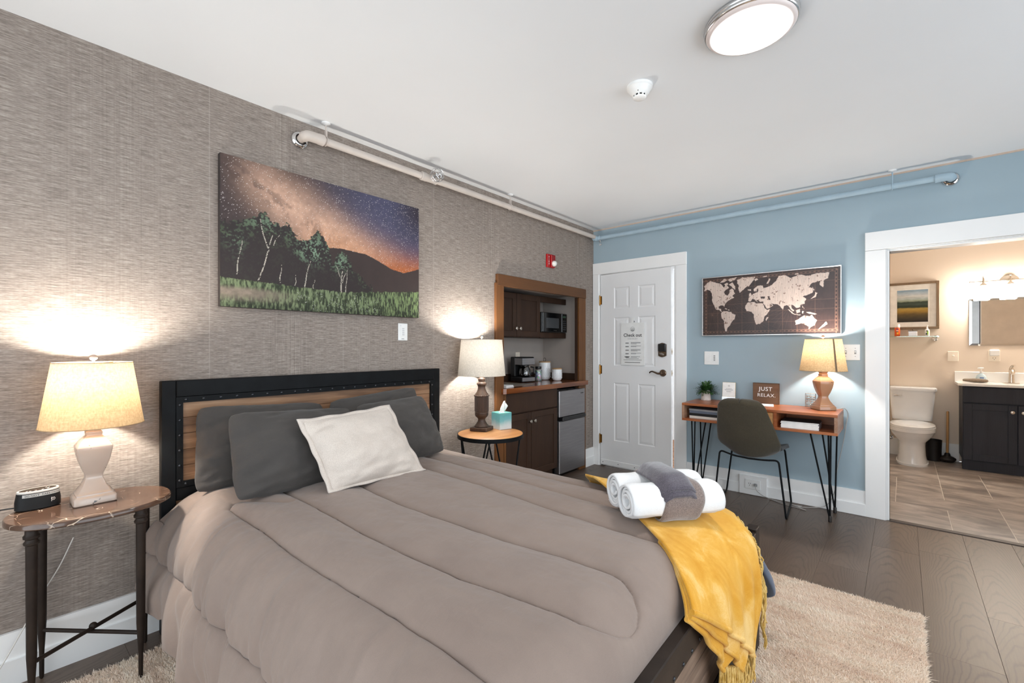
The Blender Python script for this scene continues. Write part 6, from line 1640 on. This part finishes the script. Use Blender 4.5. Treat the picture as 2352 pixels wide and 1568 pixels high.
    ds = ((np.floor(U * 70) % 2 == 0) & ((np.abs(V - .05) < .007) | (np.abs(V - .95) < .007))) | ((np.floor(V * 34) % 2 == 0) & ((np.abs(U - .026) < .0035) | (np.abs(U - .974) < .0035))); line(ds, .45)
    P = np.stack([x0 + fw + U * (x1 - x0 - 2 * fw), np.full_like(U, -.0268), z0 + fw + V * (z1 - z0 - 2 * fw)], -1)
    o = MB().grid(P).build('print', M['map_print'], t, smooth=0); colour_grid(o, np.clip(img, 0, 1).reshape(-1, 3))
world_map()
def switches():
    def plate(name, label, x0, x1, z0, z1, cat='switch'):
        t = thing(name, label, cat, ((x0 + x1) / 2, 0, z0)); MB().box(x0, x1, -.0065, 0, z0, z1, .003).build('plate', M['white_plastic'], t, smooth=0); return t
    t = plate('light_switch', 'white two gang rocker switch plate on the blue wall above the plant', 1.161, 1.286, 1.100, 1.221)
    MB().box(1.182, 1.214, -.0085, -.0065, 1.128, 1.193, .0015).build('rocker', M['white_plastic'], t, smooth=0)
    r = MB().box(1.234, 1.266, -.008, -.0065, 1.128, 1.193, .001).build('keypad', M['white_plastic'], t, smooth=0)
    b = MB()
    for k in range(4): b.box(1.243, 1.257, -.0092, -.008, 1.136 + k * .0135, 1.145 + k * .0135, .0005)
    b.build('button', M['grey_plastic'], r, smooth=0)
    t = plate('light_switch', 'white double toggle switch plate beside the bathroom door casing', 2.176, 2.292, 1.160, 1.281)
    for x in (2.205, 2.263):
        MB().box(x - .006, x + .006, -.008, -.0065, 1.207, 1.234).build('slot', M['grey_plastic'], t, smooth=0)
        MB().box(x - .0045, x + .0045, -.020, -.007, 1.219, 1.229, .002).build('toggle', M['white_plastic'], t, smooth=0)
        for z in (1.190, 1.251): MB().disc((x, -.0065, z), (0, -1, 0), .003, .001, 8).build('screw', M['grey_plastic'], t)
    t = thing('wall_outlet', 'white outlet set sideways in a raised block on the baseboard under the desk', 'outlet', (1.57, -.02, .006))
    MB().box(1.462, 1.676, -.034, -.0245, .002, .160, .003).box(1.462, 1.676, -.0245, -.0131, .091, .160).build('block', M['trim'], t, smooth=0)
    MB().box(1.508, 1.628, -.040, -.034, .052, .134, .003).build('plate', M['white_plastic'], t, smooth=0)
    d = MB()
    for x in (1.545, 1.592): d.box(x - .008, x - .005, -.0405, -.0395, .094, .104).box(x + .005, x + .008, -.0405, -.0395, .094, .104).disc((x, -.0398, .084), (0, -1, 0), .003, .0008, 8)
    d.build('socket_slot', M['dark'], t, smooth=0)
    MB().box(1.582, 1.606, -.062, -.0405, .086, .106, .004).build('plug', M['grey_plastic'], t)
    def cord(pts, label, mat):
        o = MB().tube(smoothline(pts, 60), .0026, 8).build('lamp_cord', mat, None, 60); tag(o, label, 'cord')
    cm = pm('grey_cord', C(170, 166, 162), .45)
    cord([(1.594, -.064, .096), (1.60, -.075, .07), (1.63, -.068, .035), (1.69, -.062, .010), (1.78, -.075, .004), (1.86, -.10, .004), (1.93, -.085, .004), (1.90, -.12, .004), (1.99, -.07, .004), (2.08, -.045, .03), (2.135, -.034, .14), (2.150, -.026, .30), (2.185, -.016, .50), (2.206, -.012, .65), (2.212, -.012, .78), (2.20, -.03, .7945), (2.165, -.09, .793), (2.15, -.12, .793)], 'grey lamp cord running from the desk down to the baseboard outlet', cm)
    o = MB().tube(smoothline([(1.70, -.052, .004), (1.80, -.115, .004), (1.90, -.145, .004), (1.97, -.165, .004), (1.95, -.15, .004), (1.89, -.125, .0095)], 40), .0028, 8).build('loose_cord', cm, None, 60); tag(o, 'short loose grey cord end lying on the floor under the desk', 'cord')
switches()
# ------------------------------------------------------------------ bathroom
def toilet():
    cx, yb = 2.612, BYW - .016
    t = thing('toilet', 'white two piece toilet with closed lid in the bathroom', 'toilet', (cx, 2.35, 0))
    MB().loft([(cx, 2.33, .0005, .132, .255, 2.6), (cx, 2.33, .022, .134, .257, 2.6), (cx, 2.335, .026, .125, .247, 2.6), (cx, 2.335, .10, .112, .235, 2.6), (cx, 2.335, .20, .108, .232, 2.5), (cx, 2.33, .245, .113, .240, 2.4), (cx, 2.315, .285, .145, .262, 2.3), (cx, 2.300, .325, .172, .285, 2.2), (cx, 2.295, .360, .183, .297, 2.2), (cx, 2.293, .366, .190, .303, 2.2), (cx, 2.293, .400, .190, .303, 2.2)], 56).build('bowl', M['porcelain'], t, 50)
    MB().loft([(cx, 2.293, .4005, .186, .300, 2.2), (cx, 2.293, .408, .190, .303, 2.2), (cx, 2.293, .416, .186, .300, 2.2)], 56).build('seat', M['porcelain'], t, 50)
    MB().loft([(cx, 2.293, .4165, .183, .298, 2.2), (cx, 2.293, .425, .187, .300, 2.2), (cx, 2.296, .434, .176, .288, 2.2), (cx, 2.31, .440, .120, .22, 2.2), (cx, 2.32, .442, .02, .05, 2.2)], 56).build('lid', M['porcelain'], t, 50)
    ty = yb - .105
    MB().loft([(cx, ty, .4405, .170, .085, 7), (cx, ty, .50, .176, .090, 7), (cx, ty, .765, .196, .098, 7)], 48).build('tank', M['porcelain'], t, 50)
    MB().loft([(cx, ty - .002, .7655, .203, .104, 7), (cx, ty - .002, .772, .209, .106, 7), (cx, ty - .002, .800, .209, .106, 7), (cx, ty - .002, .806, .203, .100, 7)], 48).build('tank_lid', M['porcelain'], t, 50)
    h = MB().disc((cx - .148, ty - .096, .715), (0, -1, 0), .013, .012, 14); h.tube([(cx - .148, ty - .112, .715), (cx - .115, ty - .118, .712), (cx - .085, ty - .116, .710)], [.007, .006, .008], 8); h.build('flush_handle', M['chrome'], t)
    MB().lathe([(.013, 0), (.011, .015)], cx - .10, 2.50, .4005, 12).lathe([(.013, 0), (.011, .012)], cx + .10, 2.50, .4005, 12).build('hinge_cap', M['porcelain'], t)
    s = thing('supply_valve', 'chrome water valve and hose behind the toilet', 'valve', (2.43, BYW - .04, .0))
    MB().tube(smoothline([(2.43, BYW - .015, .20), (2.43, BYW - .06, .20), (2.43, BYW - .07, .22), (2.42, BYW - .08, .32), (2.45, BYW - .10, .43)], 20), .006, 8).disc((2.43, BYW - .014, .20), (0, -1, 0), .022, .006, 16).sphere((2.43, BYW - .085, .20), .016, 10, 8, (1, .5, 1)).build('hose', M['chrome'], s)
toilet()
def bath_things():
    t = thing('trash_can', 'small dark trash can standing beside the toilet', 'trash can', (2.795, 2.60, 0))
    MB().lathe([(.062, .001), (.070, .225), (.072, .23), (.066, .228), (.060, .02)], 2.795, 2.60, 0, 28).build('bin', M['rubber'], t)
    px, py = 2.905, 2.600
    t = thing('plunger', 'black rubber plunger with wooden handle on the bathroom floor', 'plunger', (px, py, 0))
    MB().lathe([(.050, .001), (.058, .012), (.074, .032), (.070, .044), (.050, .058), (.030, .066), (.024, .074), (.026, .078), (.020, .096), (.014, .100)], px, py, 0, 28).build('cup', M['rubber'], t)
    MB().tube([(px, py, .09), (px + .003, py + .010, .30), (px + .005, py + .022, .545), (px + .005, py + .022, .552)], [.0115, .0115, .0115, .008], 12).build('handle', M['stick'], t)
    # vanity
    vx0, vx1, vy = 3.002, 3.765, 2.268
    t = thing('vanity_cabinet', 'charcoal wooden bathroom vanity cabinet with two doors', 'cabinet', (3.38, 2.48, 0))
    MB().box(vx0, vx1, vy + .020, BYW - .0155, .10, .862).box(vx0 + .02, vx1 - .02, vy + .075, BYW - .02, .001, .0995).box(vx0 + .0, vx1, vy + .030, vy + .074, .001, .0995).build('carcass', M['vanity'], t, smooth=0)
    MB().box(vx0 + .006, vx1 - .006, vy, vy + .0195, .694, .852, .003).build('drawer_front', M['vanity'], t, smooth=0)
    shaker_door(t, vy, vx0 + .006, 3.3815, .108, .684, M['vanity'], (3.347, .620), axis='y', rail=.062)
    shaker_door(t, vy, 3.3855, vx1 - .006, .108, .684, M['vanity'], (3.420, .620), axis='y', rail=.062)
    t = thing('bathroom_counter', 'white vanity counter with backsplash and inset basin', 'countertop', (3.38, 2.48, .863))
    bx, by = 3.40, 2.46
    m = MB(); zc0, zc1 = .8625, .885
    poly = [(2.968, BYW - .001), (2.968, 2.300), (2.998, 2.240), (vx1 + .01, 2.240), (vx1 + .01, BYW - .001)]
    hole = [(bx + .20 * math.cos(a), by + .135 * math.sin(a)) for a in np.linspace(0, 2 * math.pi, 33)[:-1]]
    bm = bmesh.new(); vo = [bm.verts.new((x, y, zc1)) for x, y in poly]; vh = [bm.verts.new((x, y, zc1)) for x, y in hole]
    es = [bm.edges.new((vo[i], vo[(i + 1) % 5])) for i in range(5)] + [bm.edges.new((vh[i], vh[(i + 1) % 32])) for i in range(32)]
    bmesh.ops.triangle_fill(bm, use_beauty=True, edges=es); bm.verts.index_update()
    tv = [tuple(v.co) for v in bm.verts]; tf = [tuple(v.index for v in f.verts) for f in bm.faces]; bm.free()
    m.add(tv, tf); m.add([(x, y, zc1) for x, y in poly] + [(x, y, zc0) for x, y in poly], [(i, (i + 1) % 5, 5 + (i + 1) % 5, 5 + i) for i in range(5)] + [(9, 8, 7, 6, 5)])
    m.build('slab', M['cultured'], t, smooth=0)
    MB().loft([(bx, by, zc1 - .0005, .20, .135, 2), (bx, by, zc1 - .012, .192, .128, 2), (bx, by, zc1 - .08, .15, .10, 2), (bx, by, zc1 - .115, .08, .05, 2), (bx, by, zc1 - .118, .01, .01, 2)], 32, False).build('basin', M['cultured'], t)
    MB().box(2.968, vx1 + .01, BYW - .019, BYW - .001, zc1, .992, .003).build('backsplash', M['cultured'], t, smooth=0)
    fx, fy, z = 3.385, 2.625, .8855
    t = thing('bathroom_faucet', 'brushed nickel single lever faucet on the vanity counter', 'faucet', (fx, fy, z))
    MB().loft([(fx, fy, z, .060, .024, 2.6), (fx, fy, z + .005, .058, .022, 2.6)], 32).build('deck_plate', M['nickel'], t)
    q = smoothline([(fx, fy, z + .005), (fx, fy, z + .08), (fx, fy - .004, z + .115), (fx, fy - .035, z + .135), (fx, fy - .075, z + .120), (fx, fy - .090, z + .100)], 18)
    MB().tube(q, list(np.linspace(.024, .019, 9)) + list(np.linspace(.019, .0145, 9)), 16).build('spout', M['nickel'], t)
    MB().tube(smoothline([(fx, fy, z + .115), (fx, fy + .012, z + .150), (fx + .004, fy - .01, z + .176), (fx + .016, fy - .04, z + .186)], 12), list(np.linspace(.021, .007, 12)), 12).build('lever', M['nickel'], t)
    sx, sy = 3.168, 2.630
    t = thing('soap_bottle', 'clear hand soap pump bottle with a blue label on the vanity', 'bottle', (sx, sy, z))
    soap = pm('clear_soap', C(196, 216, 226), .08)
    MB().loft([(sx, sy, z, .036, .021, 2.2), (sx, sy, z + .006, .040, .024, 2.2), (sx, sy, z + .045, .041, .025, 2.2), (sx, sy, z + .075, .032, .020, 2.1), (sx, sy, z + .092, .013, .012, 2), (sx, sy, z + .098, .012, .012, 2)], 32).build('bottle', soap, t, 50)
    MB().tube([(sx, sy, z + .0985), (sx, sy, z + .116)], .0125, 14).tube([(sx, sy, z + .116), (sx, sy, z + .146)], .0045, 8).tube([(sx - .026, sy - .01, z + .148), (sx, sy, z + .150), (sx + .018, sy, z + .149)], [.005, .0075, .006], 10).build('pump', M['white_plastic'], t)
    l = MB().box(sx - .026, sx + .026, sy - .0262, sy - .0255, z + .018, z + .056).build('label', pm('pale_label', C(220, 232, 240), .4), t, smooth=0)
    MB().box(sx - .014, sx + .018, sy - .0268, sy - .0263, z + .042, z + .052).build('band', pm('blue_label', C(56, 104, 168), .4), l, smooth=0); MB().box(sx - .02, sx + .02, sy - .0268, sy - .0263, z + .024, z + .034).build('band', pm('aqua_label', C(140, 196, 224), .4), l, smooth=0)
    # rolled hand towel on the counter
    X = Matrix.Translation((3.115, 2.535, z)) @ Matrix.Rotation(math.radians(-14), 4, 'Z')
    nu, nv = 26, 22; U, V = np.meshgrid(np.linspace(-1, 1, nu), np.linspace(0, 2 * math.pi, nv), indexing='ij')
    rr = np.clip(1 - np.abs(U) ** 8, .0, 1) ** .3
    P = np.stack([U * .098, .040 * np.cos(V) * rr * (1 - .1 * U), .022 + .0215 * np.sin(V) * rr * (.85 + .15 * np.sin(3 * U + 1)) - .004 * (U + 1) * .3], -1)
    P[..., 2] = np.maximum(P[..., 2], .0006)
    tag(MB(X).grid(P).build('folded_towel', M['taupe_cloth'], None, 60), 'small taupe folded towel on the white vanity counter', 'towel')
    # mirror with bevelled strip, lamp bar above
    mx0, mx1, mz0, mz1 = 3.082, 3.72, 1.278, 1.778
    t = thing('mirror', 'large frameless bathroom mirror hanging above the white vanity counter', 'mirror', (3.4, BYW - .01, mz0))
    MB().box(mx0, mx1, BYW - .008, BYW - .003, mz0, mz1, .001).build('glass', pm('mirror_silver', C(225, 225, 225), .015, 1.0), t, smooth=0)
    b = MB(); bw = .020; y0, y1 = BYW - .0085, BYW - .011
    v = [(mx0, y0, mz0), (mx1, y0, mz0), (mx1, y0, mz1), (mx0, y0, mz1), (mx0 + bw, y1, mz0 + bw), (mx1 - bw, y1, mz0 + bw), (mx1 - bw, y1, mz1 - bw), (mx0 + bw, y1, mz1 - bw)]
    b.add(v, [(0, 1, 5, 4), (1, 2, 6, 5), (2, 3, 7, 6), (3, 0, 4, 7)]); b.build('bevel', pm('mirror_bevel', C(232, 232, 230), .03, 1.0), t, smooth=0)
    b = MB(); y1 -= .0002; b.add([(mx0 + bw, y1, mz0 + bw), (mx1 - bw, y1, mz0 + bw), (mx1 - bw, y1, mz1 - bw), (mx0 + bw, y1, mz1 - bw)], [(0, 1, 2, 3)]); b.build('face', pm('mirror_face', C(228, 228, 228), .01, 1.0), t, smooth=0)
    MB().box(3.15, 3.165, BYW - .016, BYW - .011, mz0 - .006, mz0 + .008, .001).build('clip', M['white_plastic'], t, smooth=0)
    zc = 1.955; cx = 3.378
    t = thing('vanity_light', 'brushed nickel vanity light bar with three glowing glass shades over the mirror', 'wall light', (cx, BYW - .08, zc))
    V_ = MB().lathe([(.058, 0), (.058, .012), (.050, .020), (.03, .026), (.018, .04), (.014, .058)], 0, 0, 0, 36); q = np.concatenate(V_.v); V_.v = [np.c_[q[:, 0] * 1.25 + cx, BYW - .001 - q[:, 2], q[:, 1] + zc]]; V_.build('backplate', M['nickel'], t)
    yb = BYW - .075
    MB().tube([(cx - .292, yb, zc), (cx + .292, yb, zc)], .0065, 12).sphere((cx - .296, yb, zc), .009, 10, 8).sphere((cx + .296, yb, zc), .009, 10, 8).tube([(cx - .275, yb, zc), (cx - .27, yb, zc)], .010, 10).build('bar', M['nickel'], t)
    for k in (-1, 0, 1):
        x = cx + k * .195
        a = MB().lathe([(.004, .055), (.007, .050), (.004, .044), (.006, .038), (.009, .02), (.009, -.01), (.016, -.022), (.034, -.040), (.036, -.046)], x, yb, zc, 24); ar = a.build('arm_cap', M['nickel'], t)
        MB().lathe([(.034, -.0465), (.042, -.07), (.050, -.11), (.058, -.150), (.062, -.165)], x, yb, zc, 28, cap=False).build('glass_shade', M['vanity_glass'], ar)
    # framed landscape
    fx0, fx1, fz0, fz1 = 2.391, 2.846, 1.465, 2.005; yw = BYW
    t = thing('framed_landscape', 'framed landscape painting with wide white mat on the bathroom wall', 'picture', (2.545, yw - .02, fz0)); fw = .026
    MB().box(fx0, fx1, yw - .028, yw - .002, fz0, fz0 + fw, .003).box(fx0, fx1, yw - .028, yw - .002, fz1 - fw, fz1, .003).box(fx0, fx0 + fw, yw - .028, yw - .002, fz0 + fw, fz1 - fw, .003).box(fx1 - fw, fx1, yw - .028, yw - .002, fz0 + fw, fz1 - fw, .003).build('frame', M['frame_wood'], t, smooth=0)
    MB().box(fx0 + fw, fx1 - fw, yw - .014, yw - .004, fz0 + fw, fz1 - fw).build('mat_board', M['paper'], t, smooth=0)
    ax0, ax1, az0, az1 = 2.485, 2.752, 1.547, 1.917
    e = MB()
    for d in (.020, ):
        e.box(ax0 - d, ax1 + d, yw - .0146, yw - .014, az0 - d, az0 - d + .0015).box(ax0 - d, ax1 + d, yw - .0146, yw - .014, az1 + d, az1 + d + .0015).box(ax1 + d, ax1 + d + .0015, yw - .0146, yw - .014, az0 - d, az1 + d)
    e.build('mat_line', pm('mat_line', C(206, 200, 190), .8), t, smooth=0)
    U, V = np.meshgrid(np.linspace(0, 1, 130), np.linspace(0, 1, 120), indexing='ij'); n = fbm(U, V, 7, 5, 3); n2 = fbm(U * 2, V * 14, 3, 4, 8); vv = V + .04 * (n - .5)
    keys = [0, .10, .24, .34, .42, .46, .50, .56, .62, .66, .72, .80, .90, 1.0]; cols = srgb([[30, 24, 20], [52, 42, 26], [88, 72, 34], [150, 116, 44], [166, 140, 66], [36, 46, 32], [40, 50, 38], [60, 74, 62], [44, 56, 44], [150, 160, 140], [176, 186, 184], [206, 208, 206], [170, 186, 198], [120, 150, 176]])
    img = np.stack([np.interp(vv, keys, cols[:, c]) for c in range(3)], -1) * (.75 + .5 * n2[..., None])
    o = MB().grid(np.stack([ax0 + U * (ax1 - ax0), np.full_like(U, yw - .0148), az0 + V * (az1 - az0)], -1)).build('print', M['art_print'], t, smooth=0); colour_grid(o, np.clip(img, 0, 1).reshape(-1, 3))
    # glass shelf and three toiletries
    zs = 1.383; sy0, sy1 = yw - .125, yw - .022
    t = thing('glass_shelf', 'narrow glass shelf on chrome brackets under the framed landscape', 'shelf', (2.55, yw - .07, zs - .02))
    MB().box(2.26, 2.845, sy0, sy1, zs - .008, zs, .001).build('glass_plate', M['glass_green'], t, smooth=0)
    for x in (2.815, 2.285):
        q = MB().lathe([(.030, 0), (.030, .005), (.022, .012), (.012, .018), (.011, .05), (.016, .056), (.016, .066), (.008, .072)], 0, 0, 0, 24); v = np.concatenate(q.v); q.v = [np.c_[v[:, 0] + x, yw - .0005 - v[:, 2], v[:, 1] + zs - .022]]
        q.build('bracket', M['chrome'], t)
    zt = zs + .0004; ym = yw - .085
    x = 2.487
    t = thing('spray_can', 'orange aerosol can with white cap on the glass shelf', 'can', (x, ym, zt))
    MB().lathe([(.0235, 0), (.025, .002), (.025, .098), (.0235, .102)], x, ym, zt, 28).build('body', pm('orange_can', C(226, 92, 30), .35), t); MB().lathe([(.024, .1022), (.0245, .104), (.0235, .136), (.021, .139)], x, ym, zt, 28).build('cap', M['white_plastic'], t)
    def decal(x, r, z0, z1, a0, a1, mat, par):
        P = np.array([[(x + (r + .0004) * math.cos(a), ym + (r + .0004) * math.sin(a), zt + z) for z in (z0, z1)] for a in np.linspace(a0, a1, 8)]); MB().grid(P).build('label_mark', mat, par, 60)
    decal(x, .025, .076, .088, -2.0, -1.1, pm('purple_mark', C(120, 84, 140), .4), t); decal(x, .025, .050, .056, -2.1, -1.2, M['black_print'], t); decal(x, .025, .022, .046, -1.75, -1.2, pm('yellow_mark', C(240, 190, 50), .4), t); decal(x, .025, .060, .068, -2.0, -1.15, M['white_paint_print'], t)
    x = 2.622
    t = thing('swab_box', 'clear box of cotton swabs with dark lid on the glass shelf', 'box', (x, ym, zt))
    MB().box(x - .040, x + .040, ym - .025, ym + .025, 0 + zt, zt + .056, .003).build('box', M['glass'], t, smooth=0); MB().box(x - .037, x + .037, ym - .022, ym + .022, zt + .003, zt + .046, .004).build('swabs', pm('cotton', C(232, 214, 194), .9, c2=C(246, 236, 222), scale=(30, 200, 200)), t)
    MB().box(x - .042, x + .042, ym - .027, ym + .027, zt + .0562, zt + .064, .002).sphere((x, ym, zt + .071), .006, 10, 6).build('lid', M['pewter'], t)
    x = 2.742
    t = thing('pump_bottle', 'white pump bottle with a green label on the glass shelf', 'bottle', (x, ym, zt))
    MB().lathe([(.019, 0), (.0205, .002), (.0205, .066), (.016, .074), (.009, .078)], x, ym, zt, 24).build('body', M['white_plastic'], t); MB().lathe([(.010, .0782), (.010, .094), (.006, .096), (.005, .108), (.008, .110), (.008, .117)], x, ym, zt, 16).build('pump', M['white_plastic'], t)
    decal(x, .0205, .016, .058, -1.7, -1.0, pm('lime_mark', C(156, 190, 80), .4), t); decal(x, .0207, .014, .034, -2.2, -1.6, pm('navy_mark', C(54, 66, 92), .4), t); decal(x, .0207, .052, .062, -2.0, -1.2, M['black_print'], t)
    t = thing('light_switch', 'ivory dimmer switch plate on the bathroom wall left of the vanity', 'switch', (2.956, yw, 1.10)); MB().box(2.912, 3.0, yw - .006, yw, 1.103, 1.212, .003).build('plate', M['ivory_plastic'], t, smooth=0)
    MB().disc((2.956, yw - .006, 1.162), (0, -1, 0), .010, .012, 16).build('knob', M['ivory_plastic'], t)
    for z in (1.128, 1.192): MB().disc((2.956, yw - .006, z), (0, -1, 0), .0032, .001, 8).build('screw', M['ivory_plastic'], t)
    t = thing('wall_outlet', 'ivory outlet plate above the vanity counter under the mirror', 'outlet', (3.27, yw, 1.105)); MB().box(3.226, 3.314, yw - .006, yw, 1.108, 1.222, .003).build('plate', M['ivory_plastic'], t, smooth=0)
    d = MB().box(3.258, 3.261, yw - .0068, yw - .006, 1.138, 1.148).box(3.278, 3.281, yw - .0068, yw - .006, 1.138, 1.148).disc((3.2695, yw - .006, 1.128), (0, -1, 0), .003, .0008, 8); d.build('socket_slot', M['dark'], t, smooth=0)
    t = thing('plug_in_freshener', 'white plug-in night light sitting in the ivory outlet under the mirror', 'night light', (3.27, yw - .02, 1.16)); MB().box(3.232, 3.308, yw - .040, yw - .0062, 1.166, 1.232, .008).box(3.236, 3.304, yw - .042, yw - .0405, 1.176, 1.222, .0005).build('housing', M['white_plastic'], t)
bath_things()

# consistent outward normals on closed shapes
for o in list(COL.objects):
    if o.type == 'MESH' and not o.data.get('n') and len(o.data.polygons) < 20000 and o.data.name.split('.')[0] not in ('pile', 'foliage', 'print'):
        o.data['n'] = 1
        bm = bmesh.new(); bm.from_mesh(o.data); bmesh.ops.recalc_face_normals(bm, faces=bm.faces); bm.to_mesh(o.data); bm.free()
